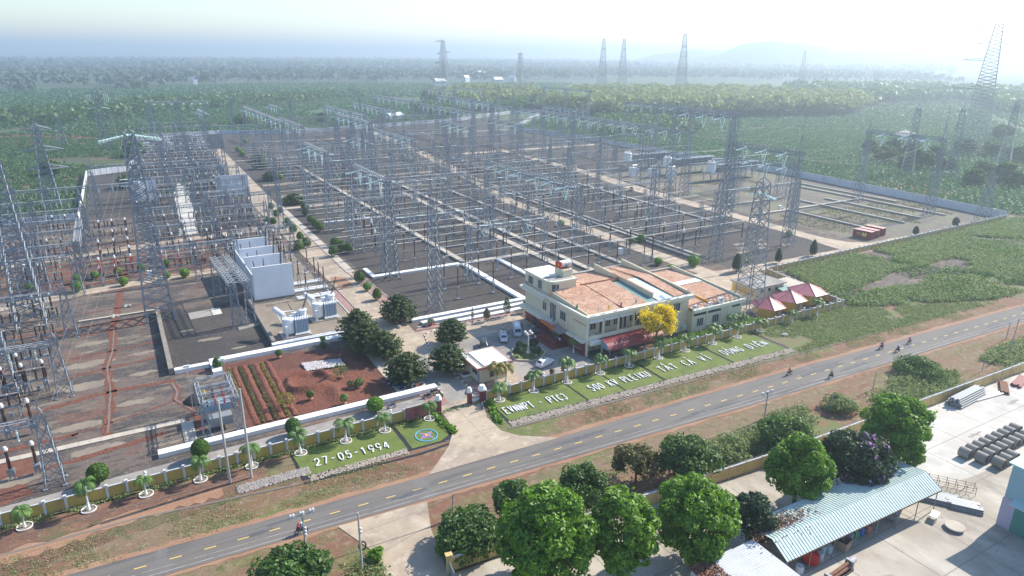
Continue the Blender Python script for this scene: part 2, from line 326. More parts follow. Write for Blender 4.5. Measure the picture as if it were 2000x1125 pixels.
# station ground, set just above the plain
sheet('station_ground', rect(-140, 320, 102, 304)+[], 0.0, 'gravel_left')
sheet('station_ground_rear', [(-14, 303.9), (320, 303.9), (320, 640), (285, 608), (183, 584), (120, 570), (74, 592), (14, 572), (4, 425), (-14, 415)], 0.0, 'gravel')
sheet('gravel_bed', [(58, 147), (212, 147), (226, 262), (226, 304), (58, 304)], .02, 'gravel')
sheet('gravel_bed', rect(108, 212, 137.5, 147.1), .02, 'gravel', 0)
sheet('gravel_bed', [(224, 137.5), (306, 135.5), (318, 304), (224, 304)], .02, 'gravel_right')
sheet('gravel_bed', rect(3, 23.5, 143.5, 181), .024, 'gravel')
sheet('gravel_bed', rect(24.6, 44.5, 147.6, 240), .024, 'gravel_beige')
sheet('gravel_bed', rect(3, 44, 262, 330), .024, 'gravel')
sheet('gravel_bed', [(126, 137.4), (158, 137.4), (158, 154), (131, 156)], .024, 'gravel_left', .3)
for i in range(7):
    sheet('gravel_patch', rough_poly([at(1455+18*i % 60, 460+8*i) for i in range(0)] or rect(174+i*3.4, 178+i*3.4, 150+4*(i % 3), 152.4+4*(i % 3)), .5, 1, i), .028, 'gravel_beige')
# village road
def rdn(s): return np.interp(s, [-400, -14, 35, 108, 201, 420], [95, 87.2, 84.9, 83.1, 79.2, 70])
def rds(s): return np.interp(s, [-400, -14, 29, 99, 192, 420], [89.5, 81.9, 79.6, 76.0, 73.0, 63])
xs = [-400]+list(range(-60, 260, 6))+[420]
sheet('verge_north', [(x, rdn(x)-2) for x in xs]+[(420, 101.6), (-400, 101.6)], -.05, 'verge')
sheet('verge_south', [(x, rds(x)+2) for x in xs]+[(420, 45), (-400, 45)], -.05, 'verge')
sheet('road_shoulder', [(x, rdn(x)+1.0) for x in xs]+[(x, rds(x)-.7) for x in xs[::-1]], -.02, 'shoulder', .35, 1.5)
sheet('road', [(x, rdn(x)) for x in xs]+[(x, rds(x)) for x in xs[::-1]], .02, 'asphalt', .06, 2)
c = MB()
for k in range(-6, 60):
    s = -6.2+4.1*k; t = (rdn(s)*.52+rds(s)*.48); sl_ = (rdn(s+2)*.52+rds(s+2)*.48)-t
    if k < 9: t -= .0
    c.face([(s, t-.07, .026), (s+1.45, t+sl_*.7-.07, .026), (s+1.45, t+sl_*.7+.07, .026), (s, t+.07, .026)])
tag(c.build('road_marking', M['road_yellow']), kind='structure')
c = MB()
for off, wd in ((.55, .10), (1.55, .07)):
    for a, b in zip(xs[:-1], xs[1:]):
        c.face([(a, rds(a)+off, .025), (b, rds(b)+off, .025), (b, rds(b)+off+wd, .025), (a, rds(a)+off+wd, .025)])
tag(c.build('road_marking', M['road_white']), kind='structure')
for i, (s, f, a, b) in enumerate(((8.6, .55, 2.4, .8), (11.8, .75, 1.8, .6), (30, .4, 3, 1.0), (62, .7, 5, 1.1), (84, .3, 3, .9), (121, .6, 7, 1.6), (128, .3, 5, 1.2), (137, .7, 6, 1.3), (150, .5, 4, 1.0))):
    y = rds(s)*(1-f)+rdn(s)*f; sheet('road_patch', rough_poly([(s-a, y-b*.3), (s, y-b/2), (s+a, y-b*.2), (s+a*.8, y+b*.4), (s-a*.2, y+b/2), (s-a*.9, y+b*.3)], .22, .5, i), .0225, 'tar_patch')
# lawns with letters, rock strip, drain
lawnL = [(17.2, 101.4), (34.3, 101.2), (34.3, 93.2), (17.6, 93.9)]
lawnL2 = [(35.0, 101.2), (43.3, 101.0), (42.6, 97), (42.2, 94.2), (40.0, 93.0), (35.0, 93.1)]
sheet('lawn', lawnL, .05, 'lawn', .05, 1); sheet('lawn', lawnL2, .05, 'lawn', .05, 1)
cuts = [53.2, 70.4, 78.9, 88.8, 107.2, 123.5]
bot = lambda s: np.interp(s, [53, 70, 89, 107, 124], [93.2, 92.6, 92.0, 91.2, 90.5])
for i, (a, b) in enumerate(zip(cuts[:-1], cuts[1:])):
    g = .34 if i != 1 else .09
    sheet('lawn', [(a+g, 101.3), (b-g, 101.3), (b-g, bot(b)), (a+g, bot(a))], .05, 'lawn', .04, 1)
sheet('lawn_bed', [(17, 101.5), (44, 101.5), (42.6, 92.6), (17, 93)], .0, 'black'); sheet('lawn_bed', [(53, 101.5), (124, 101.5), (124, 89.6), (53, 92.6)], .0, 'black')
sheet('verge_rough', [(124, 101.4), (160, 101.4), (168, 92), (150, 88), (124, 90)], .03, 'scrub_soil', .5, 2)
sheet('side_path', [(-60, 102.9), (-60, 106.4), (47.5, 109.3), (47.5, 102.9)], .03, 'concrete_grey')
sheet('drain', ribbon([(17, 92.2), (36, 91.1), (41, 91.6)], .5, .05), .03, 'black'); sheet('drain', ribbon([(52, 91.0), (75, 89.9), (107, 88.6), (128, 87.3), (150, 86.5)], .5, .06), .03, 'joint')
sheet('drain', ribbon([(-30, 95.6), (-6, 95.3), (17, 92.3)], .35, .08), .03, 'joint')
sheet('drain', ribbon([(-60, 99), (-10, 98.9), (17, 98.3)], .16, .05), .03, 'joint')
def rocks(name, x0, x1, f0, f1, n, m, r0=.12, r1=.3, z=0.05, **kw):
    base = np.array([(1, 0, 0), (0, 1, 0), (-1, 0, 0), (0, -1, 0), (0, 0, .8), (0, 0, -.5)]); fc = np.array([(0, 1, 4), (1, 2, 4), (2, 3, 4), (3, 0, 4)])
    X = R.uniform(x0, x1, n); Y = f0(X)+(f1(X)-f0(X))*R.rand(n); a = R.uniform(0, 6.28, n); s = R.uniform(r0, r1, n)
    B = base[None]*(s[:, None, None])*R.uniform(.7, 1.3, (n, 6, 3)); ca, sa = np.cos(a)[:, None], np.sin(a)[:, None]
    V = np.stack([B[..., 0]*ca-B[..., 1]*sa+X[:, None], B[..., 0]*sa+B[..., 1]*ca+Y[:, None], B[..., 2]+z], -1).reshape(-1, 3)
    F = (fc[None]+6*np.arange(n)[:, None, None]).reshape(-1, 3)
    return npmesh(name, V, F, m, **kw)
dm('rock', (.26, .22, .185), .9, island=(.42, .37, .31)); dm('rubble', (.30, .27, .27), .9, island=(.62, .60, .62)); dm('twigs', (.20, .18, .165), .9, island=(.36, .33, .31))
for seg in ((53, 69), (69, 90), (90, 107), (107, 124)):
    rocks('stone_strip', seg[0], seg[1], lambda x: bot(x)-2.0, lambda x: bot(x)-.2, int((seg[1]-seg[0])*42), M['rock'], .12, .26, kind='stuff', label='strip of pale rubble stones along the foot of the lettered lawn', cat='stones')
rocks('stone_strip', 18, 34, lambda x: 92.2+0*x, lambda x: 93.6+0*x, 700, M['rock'], .12, .24, kind='stuff', label='strip of rubble stones below the lawn with the date', cat='stones')
rocks('brushwood', 8, 18.5, lambda x: 94.3+0*x, lambda x: 96.3+0*x, 1500, M['twigs'], .1, .3, kind='stuff', label='heap of grey cut brushwood beside the drain left of the lawn', cat='brushwood')
rocks('litter', -20, 160, lambda x: rdn(x)+1.5, lambda x: rdn(x)+6+0*x, 330, M['rubble'], .03, .09, kind='stuff', label='scattered pale stones and litter on the verge', cat='litter')
rocks('litter', 60, 300, lambda x: rds(x)-9, lambda x: rds(x)-1.5, 330, M['rubble'], .04, .12, kind='stuff', label='scattered pale litter on the far roadside', cat='litter')
# concrete ways
sheet('driveway', [(34.4, 85.0), (37.6, 88.0), (40.6, 91.0), (43.0, 94.5), (43.9, 98), (44.2, 101.5), (44.2, 103.9), (52.2, 103.9), (52.2, 101), (50.6, 96), (50.6, 91), (52.5, 88), (58, 84.2), (46, 84.6)], .045, 'concrete', .03, 2)
sheet('driveway', [(44.2, 103.9), (47.5, 104), (47.5, 112), (42, 112), (44, 125), (43.5, 135), (47.2, 147), (54.6, 145.5), (54.5, 139.5), (81.3, 138), (81.3, 103.4), (57, 103.4), (52.2, 103.9)], .045, 'concrete')
sheet('service_lane', [(47.2, 147), (54.6, 145.5), (55.4, 190), (56.6, 300), (62, 500), (54, 500), (47.2, 300)], .045, 'concrete')
sheet('courtyard', [(64.0, 104.2), (81.3, 104.2), (81.3, 131), (57.5, 129.3), (57.5, 118.5), (63.8, 118.5)], .052, 'concrete_grey')
sheet('courtyard', [(46.4, 118), (46.2, 104.6), (52, 104.6), (52.2, 118), (51, 126), (47, 126)], .052, 'concrete_grey', .1, 2)
sheet('gate_apron', rect(53.0, 58, 103.6, 109.3), .056, 'pavers'); 
sheet('footpath', [(52.9, 118), (57, 118.4), (57, 127), (53.6, 127)], .056, 'pavers')
sheet('footpath', [(39.9, 112.6), (41.9, 112.6), (42.9, 140), (45.4, 147), (42, 147), (40.3, 135)], .056, 'cover'); sheet('footpath', [(41.9, 113), (43.4, 113), (44.2, 125), (43.8, 134), (46.0, 146.4), (45.4, 146.8), (42.9, 140)], .058, 'pavers')
sheet('footpath', [(41.9, 104.2), (47.0, 104.4), (47.2, 111), (46.0, 113.4), (42, 113.3), (43.6, 108.6)], .058, 'pavers', .02)
sheet('footpath', [(54.2, 146), (57.0, 150), (57.0, 189), (54.4, 189)], .06, 'pavers'); sheet('footpath', [(54.4, 192), (56.6, 192), (58, 300), (55.8, 300)], .06, 'cover')
sheet('footpath', [(44.6, 148), (46.6, 148), (46.8, 178), (45.0, 178)], .06, 'pavers')
sheet('footpath', [(54.6, 140), (68, 139.3), (81.2, 138.4), (81.2, 139.2), (56, 141.6)], .06, 'pavers')
sheet('red_patch', rough_poly([(47.5, 178), (51.5, 179), (52.6, 188), (48.5, 190)], .5, 1.2, 4), .05, 'orange' if False else 'shoulder')
sheet('service_road', [(146, 137.5), (152, 137.5), (152, 150), (151, 260), (160, 300), (176, 410), (190, 560), (184, 560), (169, 410), (153, 300), (145, 262), (145.6, 160)], .04, 'concrete', .25, 3)
sheet('service_road', [(209, 137), (215.8, 136.6), (219, 200), (222, 250), (228, 310), (230, 420), (225, 420), (221, 310), (213, 250), (213, 200)], .04, 'concrete', .25, 3)
sheet('service_road', [(146, 137), (168, 133.5), (208, 131.5), (309, 135.2), (309, 137.2), (225, 138.5), (219, 143), (216, 152), (209, 150), (208, 138), (170, 139), (152, 140.6), (126, 142), (126, 138.5)], .036, 'concrete', .3, 3)
sheet('service_road', [(129, 112), (163, 112), (163, 134), (129, 139)], .033, 'concrete', .1, 3)
for (a, b, c_, d) in ((58, 88, 288, 292), (60, 130, 316, 318), (60, 150, 347, 350), (190, 320, 402, 408), (230, 320, 300, 303), (100, 330, 520, 524), (60, 150, 436, 439)):
    sheet('cross_path', rect(a, b, c_, d), .038, 'concrete')
sheet('service_road', ribbon([(18, 262), (21, 300), (23, 345), (27, 372)], 6, .2), .034, 'concrete_pale')
sheet('service_road', [(-60, 196), (-60, 202), (3, 214), (25, 216), (25, 211), (3, 209)], .034, 'concrete', .2)
sheet('service_road', [(-60, 246), (45, 262), (45, 257), (-60, 240)], .034, 'concrete', .2)
# soil and trenches, left yard
def soil(pts, w, amp=.25, m='dug_soil', z=.03): return sheet('soil_strip', ribbon(pts, w, amp, 1.0, seed=len(bpy.data.objects)), z, m)
soil([(-8.8, 121.8), (-8.3, 133), (-7.9, 140), (-8.6, 152.4), (-7.3, 162), (-6.8, 178), (-5.5, 192), (-4.7, 205)], 1.5, .35); sheet('trench', ribbon([(-8.6, 123), (-8.0, 140), (-8.4, 152.4), (-7.2, 162), (-6.8, 176)], .3, .1), .05, 'joint')
for pts, w in (([(-26, 124.6), (-20, 124.9), (-13, 125.3)], 1.1), ([(-14, 125), (2.5, 130)], .5), ([(-22, 137), (-8, 140), (2.6, 139.4), (3.2, 134), (2.6, 130.4), (5.0, 124.5), (5.6, 116)], 1.15), ([(-16, 150.4), (-8.4, 152.2), (1.6, 153)], .95), ([(-15, 160.6), (2, 162.4)], .8), ([(-14, 174), (2, 176.2)], 1.0), ([(-30, 180), (2, 181)], .7), ([(-18, 115.6), (-8, 117), (0, 118.4)], 1.2), ([(-13, 190), (3, 191)], .6), ([(-40, 204), (2, 207)], .8)):
    soil(pts, w)
sheet('trench', ribbon([(2.6, 138.5), (3.2, 134), (2.6, 130.4), (5.0, 124.5)], .35, .1), .05, 'joint')
for t in (215.5, 220, 225, 230, 235, 240, 250, 256, 262): soil([(-60, t-4), (-20, t), (3, t+1)], 1.9, .4, 'red_soil'); soil([(6, t+1), (40, t+2)], 1.5, .4, 'red_soil')
soil([(-4, 214), (-3.5, 226)], 3.2, .4); soil([(27, 215), (29, 224)], 2.4, .4); soil([(16, 218), (19, 229)], 2.6, .4)
sheet('red_yard', [(-60, 104), (-18, 109), (-20, 122), (-60, 124)], .022, 'red_soil', 1.0, 2); sheet('red_verge', [(-60, 93), (-14, 93.5), (12, 97.2), (16.5, 101), (-60, 101.2)], -.02, 'red_verge', .3, 1)
sheet('red_verge', [(-60, 90.2), (-20, 90.8), (4, 92.6), (17, 93.6), (12, 97), (-14, 93.6), (-60, 93.1)], -.022, 'red_verge', .7, 2)
soil([(-30, 93.6), (-15, 95), (-4, 96), (6, 96.2)], 2.4, .7, 'shoulder', .012)
sheet('slab_pad', [(9.5, 173.2), (14.5, 173.6), (14.5, 178.6), (9.5, 178.2)], .045, 'concrete_grey'); sheet('slab_pad', [(14.7, 173.6), (16.9, 173.8), (16.9, 178.6), (14.7, 178.6)], .046, 'concrete_pale')
for i, (x, y, a) in enumerate(((-13, 128, 2.6), (-4, 133, 2.0), (-12, 145, 3.4), (-2, 146, 1.6), (-12, 156, 3.2), (-1.5, 157, 1.8), (-11, 168, 2.2), (-10, 118, 2.4), (0, 115, 1.6), (-22, 114, 2.6), (12, 158, 1.6), (8, 166, 1.1), (17, 150, 1.0))):
    sheet('pale_gravel', rough_poly([(x+a*1.7*math.cos(q), y+a*.55*math.sin(q)) for q in np.linspace(0, 6.28, 10)[:-1]], .45, .6, i), .027, 'gravel_beige')
# the red garden
GX0, GX1, GY0, GY1 = 12.6, 40.0, 112.2, 142.6
sheet('garden_soil', [(GX0, 111.6), (39.6, 112.0), (41, 135), (41.2, 143), (12.0, 142.2)], .04, 'crop_soil', .15, 1)
c = MB(); rows = MB()
for s0, h, wd in ((14.2, .25, 1.3), (16.3, .28, 1.5), (18.5, .28, 1.5), (20.8, .25, 1.2)):
    pr = None
    for k in range(26):
        t = 113.5+k*1.04; j = random.uniform(-.12, .12); hh = h*random.uniform(.8, 1.15)
        cur = [(s0-wd/2+j, t, .04), (s0-.2+j, t, .04+hh), (s0+.2+j, t, .04+hh), (s0+wd/2+j, t, .04)]
        if pr:
            for q in range(3): c.face([pr[q], pr[q+1], cur[q+1], cur[q]])
        pr = cur
tag(c.build('garden_ridges', M['dug_soil'], smooth=True), kind='structure')
def terrain_patch(name, x0, x1, y0, y1, n, f, m):
    X, Y = np.meshgrid(np.linspace(x0, x1, n), np.linspace(y0, y1, n), indexing='ij'); Z = f(X, Y)
    V = np.stack([X, Y, Z], -1).reshape(-1, 3); i = np.arange(n-1)[:, None]*n; j = np.arange(n-1)[None]
    return npmesh(name, V, np.stack([i+j, i+n+j, i+n+j+1, i+j+1], -1).reshape(-1, 4), m, smooth=False, kind='structure')
def pit(X, Y):
    d = np.hypot((X-26.0)/3.9, (Y-125.4)/3.7); rim = .95*np.exp(-((d-1.0)/.26)**2)*(1+.35*np.sin(3*np.arctan2(Y-127, X-27)+1)); z = .042+rim-.0*np.exp(-(d/.6)**2)
    tongue = .75*np.exp(-((X-29.5)/1.5)**2-((Y-118.5)/4)**2)+.5*np.exp(-((X-34)/3)**2-((Y-119)/2.2)**2)
    edge = np.clip(np.minimum.reduce([X-21.2, 37.8-X, Y-113.2, 133.6-Y])/1.2, 0, 1)
    return .03+(z-.042+tongue+R.rand(*X.shape)*.07)*edge+.012*edge
terrain_patch('soil_heap', 21, 38, 113, 134, 80, pit, M['dug_soil'])
rocks('rubble_heap', 27.0, 34.4, lambda x: 130.4-.15*(x-27), lambda x: 134.4-.25*(x-27), 1700, M['rubble'], .14, .34, .38, kind='stuff', label='heap of pale broken rubble on the red soil of the garden', cat='rubble')
sheet('weedy_corner', [(23, 142.4), (40, 142.9), (40.6, 137), (34, 139.5)], .05, 'gravel_left', .5, 1)
# south side yard
sheet('south_yard', [(43, 63.6), (76, 61.2), (320, 53.5), (320, -60), (20, -60), (20, 63.9)], .0, 'concrete_yard')
sheet('south_yard_pale', [(84, 61), (320, 53.5), (320, 20), (98, 44), (84, 50)], .01, 'concrete_pale', .6, 3)
sheet('south_drive', [(18.6, 79.9), (31.6, 79.0), (29.6, 73), (28.2, 64.6), (26.5, 45), (15, 45), (21, 66), (21.4, 72)], .015, 'concrete', .05, 2)
sheet('mud', [(86, 60.8), (104, 60), (104, 70), (86, 73)], -.03, 'scrub_soil', .5)
for i in range(34):
    x, y = random.Random(i).uniform(52, 150), random.Random(i+50).uniform(0, 58); a, b = random.Random(i+9).uniform(.6, 3.4), random.Random(i+19).uniform(.3, 1.2)
    if y > 60-.035*(x-60)-3 or (99 < x and y < 35) or (x > 80 and y < 20): continue
    sheet('stain', rough_poly([(x+a*math.cos(q)+.3*y*0, y+b*math.sin(q)) for q in np.linspace(0, 6.28, 9)[:-1]], .25, .5, i), .0125, 'stain')
c = MB()
for x in range(46, 316, 9): c.face([(x, -40, .014), (x+.12, -40, .014), (x+.12, 60-.035*(x-60), .014), (x, 60-.035*(x-60), .014)])
for y in range(-30, 60, 9): c.face([(46, y, .016), (312, y, .016), (312, y+.12, .016), (46, y+.12, .016)])
tag(c.build('slab_joints', M['slab_joint']), kind='structure')
c = MB()
for (a, b, c_, d) in ((44.2, 58, 84, 110), (47, 57, 112, 240)):
    pass
for t in range(108, 300, 6): c.face([(47.3, t, .05), (54.2, t, .05), (54.2, t+.1, .05), (47.3, t+.1, .05)])
for x in range(57, 81, 5): c.face([(x, 130.5, .05), (x+.09, 130.5, .05), (x+.09, 138.2, .05), (x, 138.2, .05)])
for t in (88, 92.5, 97): c.face([(42-.6*(97-t)/2, t, .05), (51.5, t, .05), (51.5, t+.1, .05), (42-.6*(97-t)/2, t+.1, .05)])
c.face([(47.2, 86, .051), (47.3, 86, .051), (47.3, 104, .051), (47.2, 104, .051)])
tag(c.build('slab_joints', M['slab_joint']), kind='structure')
# ================================================================ WALLS
def globe_part(root, x, y, z): 
    MB().lathe([(.05, z), (.06, z+.12), (.17, z+.2), (.23, z+.38), (.18, z+.55), (.02, z+.6)], 10, (x, y)).build('lamp_globe', M['lamp_glass'], root, smooth=True)
def yellow_wall(p, q, label, step=2.55, H=2.1, globes=(), panel='yellow_wall', pil='pillar', front=True):
    L = math.dist(p, q); az = math.atan2(q[1]-p[1], q[0]-p[0]); root = empty('boundary_wall', p, az, label, 'wall', 'walls of the compounds')
    n = max(1, round(L/step)); d = L/n
    for i in range(n):
        MB().box(i*d+.16, (i+1)*d-.16, -.06, .06, 0, H-.3).build('wall_panel', M[panel], root)
    MB().box(.1, L-.1, -.11, .11, H-.298, H-.18).build('coping', M['pillar'], root)
    for i in range(n+1):
        m = MB().box(i*d-.16, i*d+.16, -.17, .17, 0, H).box(i*d-.2, i*d+.2, -.21, .21, H+.001, H+.1)
        m.build('pillar', M[pil], root)
        if i in globes: globe_part(root, i*d, 0, H+.1)
    return root
yellow_wall((-60, 102.6), (37.4, 102.6), 'long mustard boundary wall with white pillars left of the gate', globes=(19, 22, 25, 28, 31, 34, 37))
yellow_wall((41.2, 102.6), (43.4, 102.6), 'short mustard wall piece with a white globe between plaque and gate pier', 2.2)
yellow_wall((53.4, 102.0), (158.2, 101.6), 'long mustard boundary wall behind the lettered lawn right of the gate', globes=(2, 5, 8, 13, 17, 33, 35, 38, 40))
yellow_wall((158.2, 101.8), (163.5, 131.2), 'mustard boundary wall running back beside the pink roofed pavilions')
yellow_wall((163.5, 131.2), (307.5, 134.6), 'mustard boundary wall with white pillars above the green scrub', globes=range(2, 60, 4))
def south_wall(p, q, label, H=2.2):
    L = math.dist(p, q); az = math.atan2(q[1]-p[1], q[0]-p[0]); root = empty('compound_wall', p, az, label, 'wall', 'walls of the compounds'); n = max(1, round(L/3.4)); d = L/n
    for i in range(n):
        MB().box(i*d+.15, (i+1)*d-.15, -.07, .07, 0, H-.2).box(i*d+.5, (i+1)*d-.5, -.1, -.071, 1.0, 1.12).build('wall_panel', M['yellow_pale'], root)
    MB().box(0, L, -.13, .13, H-.198, H-.05).build('coping', M['pillar'], root)
    for i in range(n+1): MB().box(i*d-.15, i*d+.15, -.17, .17, 0, H).build('pillar', M['yellow_pale'], root)
    f = MB(); k = 0
    while k < L: f.bar((k, -.02, H-.05), (k+.02, .12, H+.3), .025); k += .35
    f.bar((0, .08, H+.2), (L, .08, H+.2), .02); f.build('spikes', M['steel'], root)
south_wall((28.8, 64.4), (43.2, 63.4), 'pale yellow spiked compound wall beside the south driveway'); south_wall((43.6, 63.4), (84.6, 60.8), 'pale yellow compound wall running behind the round green trees'); south_wall((85, 60.8), (240, 56.4), 'pale yellow compound wall behind the bundled steel at the right')
gp = empty('gate_leaf', (28.3, 64.2), -1.7, 'grey steel gate leaf at the end of the spiked compound wall', 'gate')
MB().box(0, 9, -.04, .04, .1, 1.7).build('panel', M['grey_metal'], gp); MB().box(-.35, .1, -.3, .3, 0, 2.6).box(-.5, .25, -.45, .45, 2.601, 2.8).build('gate_post', M['yellow_pale'], gp)
def plain_wall(pts, H, m, label, name='perimeter_wall', th=.16, posts=3.0):
    root = empty(name, pts[0], 0, label, 'wall', 'walls of the compounds'); ox, oy = pts[0]
    for a, b in zip(pts[:-1], pts[1:]):
        a = (a[0]-ox, a[1]-oy); b = (b[0]-ox, b[1]-oy); d = Vector((b[0]-a[0], b[1]-a[1], 0)); L = d.length; d.normalize()
        MB().bar((*a, H/2), (*b, H/2), th, H).build('wall_panel', m, root)
        if posts:
            p = MB(); k = 0.0
            while k <= L: c_ = Vector((*a, 0))+d*k; p.box(c_.x-.14, c_.x+.14, c_.y-.14, c_.y+.14, 0, H+.08); k += posts
            p.build('posts', m, root)
    return root
plain_wall([(307.6, 134.8), (312, 180), (318, 250), (314, 300)], 3.4, M['mould_wall'], 'weathered grey concrete perimeter wall on the right, stained by mould, beside the plantation')
plain_wall([(314, 300), (312, 420), (300, 520), (411, 650), (381, 664), (281, 606), (183, 582)], 3.2, M['mould_wall'], 'pale concrete perimeter wall far behind the gantries')
plain_wall([(183, 582), (120, 569), (74, 591), (14, 572), (13, 500), (5, 426)], 3.2, M['mould_wall'], 'pale blue perimeter wall closing the rear left corner of the station')
plain_wall([(5, 426), (-14.8, 416)], 3.2, M['mould_wall'], 'short pale blue wall stretch above the green field')
plain_wall([(-14.8, 416), (-16.2, 303.5)], 2.8, M['white'], 'bright white sunlit wall running back along the green side field')
plain_wall([(-16.2, 303.5), (-90, 306)], 3.2, M['mould_wall'], 'pale blue wall at the left edge behind the switchgear')
plain_wall([(2.9, 182.4), (2.9, 142.4)], 1.4, M['stone_wall'], 'low brown retaining wall beside the dark gravel pit', 'retaining_wall', .9, 0)
plain_wall([(24.2, 184), (24.0, 147.2)], 1.3, M['stone_wall'], 'low brown stone wall left of the two transformers', 'retaining_wall', .8, 0)
# raised cable ducts
def duct(x0, x1, y0, y1, h, m, label, gaps=None):
    o = empty('cable_duct', ((x0+x1)/2, (y0+y1)/2), 0, label, 'cable duct', 'concrete cable ducts'); X, Y = (x1-x0)/2, (y1-y0)/2
    MB().box(-X, X, -Y, Y, 0, h-.12).build('duct_wall', M['cover_grey' if m != 'white' else 'white'], o)
    c = MB(); L = max(X, Y)*2; n = max(1, int(L/1.6)); ov = .07
    for i in range(n):
        a, b = -L/2+L*i/n+.02, -L/2+L*(i+1)/n-.02; j = random.uniform(-.012, .012)
        if X > Y: c.box(a, b, -Y-ov, Y+ov, h-.118, h+j)
        else: c.box(-X-ov, X+ov, a, b, h-.118, h+j)
    c.build('cover_slabs', M[m], o); return o
D = [(87.0, 88.7, 145.2, 182.2, .7, 'white', 'bright white cable duct running from the front bands back into the 500 kV yard'),
 (87.9, 89.6, 184.4, 400, .7, 'cover', 'long sand coloured cable duct running to the back of the yard behind the office building'),
 (60.2, 86.9, 182.5, 184.2, .6, 'white', 'white cross duct left of the long duct, behind the near gantry columns'),
 (88.8, 112, 182.6, 184.2, .6, 'cover', 'pale cross duct right of the long duct'), (59.0, 60.1, 182.5, 192, .6, 'white', 'short white duct corner beside the paved footpath'),
 (99.2, 100.6, 155, 182.4, .6, 'white', 'white cable duct parallel to the long one, left of the office building'),
 (65, 87.8, 256, 257.2, .5, 'white', 'white cross duct joining the long duct near the round bushes'), (89.8, 112, 248.6, 249.8, .5, 'cover_grey', 'grey cross duct right of the long duct'),
 (62, 87.8, 272, 273, .4, 'cover_grey', 'faint grey cross duct in the left half of the yard'),
 (112.2, 114.6, 158, 300, .35, 'cover', 'wide sand coloured walkway between the busbar rows'), (118.2, 120.0, 150, 330, .6, 'cover', 'sand coloured duct to the right of the wide walkway'),
 (130.8, 132.2, 155, 218, .6, 'cover_grey', 'grey duct left of the service road'), (133.9, 135.3, 219, 300, .6, 'cover_grey', 'grey duct further back left of the service road'),
 (155.6, 156.8, 155, 300, .55, 'cover_grey', 'grey duct along the right kerb of the service road'), (158.8, 160.0, 154, 330, .55, 'cover_grey', 'second grey duct right of the service road'),
 (198.6, 200.2, 188, 300, .55, 'cover_grey', 'grey duct beside the right hand service road'),
 (263.4, 264.6, 150, 198, .7, 'cover_grey', 'grey duct left of the red containers'), (277.6, 279, 152, 196, .7, 'cover_grey', 'grey duct ending behind the red containers'), (292.0, 293.2, 150, 222, .7, 'cover_grey', 'grey duct nearest the mouldy perimeter wall'), (300, 301.2, 176, 228, .7, 'cover_grey', 'short grey duct in the rear right corner'),
 (242, 243.2, 152, 192, .7, 'cover_grey', 'grey duct left of the round gravel bed'), (224, 262, 187, 188.2, .7, 'cover', 'sand coloured cross duct in the right hand yard'), (224, 262, 205.8, 207, .7, 'cover_grey', 'grey cross duct behind the sand coloured one'), (264.8, 291.8, 187.2, 188.4, .7, 'cover_grey', 'grey cross duct behind the red containers')]
for d in D: duct(*d)
duct(-1.6, 47.2, 110.2, 111.7, .8, 'white', 'long white duct along the front path below the red garden')
duct(10.2, 41.5, 143.2, 144.9, .8, 'white', 'white duct along the back of the red garden'); duct(23.4, 41.5, 146.0, 147.3, .8, 'white', 'second white duct just behind the garden one')
duct(3.5, 10.0, 142.2, 143.4, .9, 'white', 'short white duct closing the dark gravel pit'); duct(10.2, 11.9, 137.6, 143.1, .9, 'white', 'short white duct stub left of the red garden')
duct(56, 86.9, 145.2, 146.6, .7, 'white', 'rearmost of the three white bands behind the courtyard'); duct(57.6, 86.9, 142.6, 143.9, .6, 'white', 'middle of the three white bands behind the courtyard'); duct(66, 90, 139.9, 141.2, .5, 'white', 'front one of the three white bands behind the courtyard')
duct(-60, 3.4, 120.6, 121.9, .15, 'cover', 'long pale slab path across the near left yard'); duct(2.6, 4.4, 112.4, 120.4, .15, 'cover', 'short pale slab path meeting the long white duct')
duct(-14, 2.4, 183.6, 184.2, .4, 'cover', 'thin pale duct edge left of the dark gravel pit')
def kerb(pts, label, dash=.6, h=.14, w=.16, cols=('white', 'kerb_red')):
    o = empty('kerb', pts[0], 0, label, 'kerb', 'painted kerbs'); A, B = MB(), MB(); ox, oy = pts[0]; k = 0
    for a, b in zip(pts[:-1], pts[1:]):
        L = math.dist(a, b); n = max(1, int(L/dash)); 
        for i in range(n):
            p = [(a[0]+(b[0]-a[0])*(i+e)/n-ox, a[1]+(b[1]-a[1])*(i+e)/n-oy, h/2+.05) for e in (0, 1)]
            (A if k % 2 == 0 else B).bar(p[0], p[1], w, h); k += 1
    A.build('light_stone', M[cols[0]], o); B.build('dark_stone', M[cols[1]], o)
kerb([(54.3, 146), (57.1, 150.5), (57.1, 189)], 'red and white kerb on the yard side of the paved footpath', cols=('white', 'pavers')); kerb([(53.9, 146.4), (54.3, 189), (54.0, 192), (55.5, 300)], 'dashed kerb along the right side of the long service lane')
kerb([(44.4, 147.6), (44.7, 179)], 'white kerb between transformers and service lane', 1.2, cols=('white', 'white')); kerb([(46.8, 147.6), (47.1, 180)], 'dashed kerb left of the service lane')
kerb([(52.9, 101.4), (52.9, 117), (53.1, 127), (55.6, 137), (60, 139.0), (81.2, 138.1)], 'red and white kerb from the gate round the courtyard trees', .9)
kerb([(41.9, 104.0), (45.2, 105.6), (47.3, 108.2), (47.3, 111)], 'curved red and white kerb inside the gate', .8); kerb([(81.2, 139.6), (56, 142)], 'long red kerb in front of the white bands', 1.1, cols=('white', 'kerb_red'))
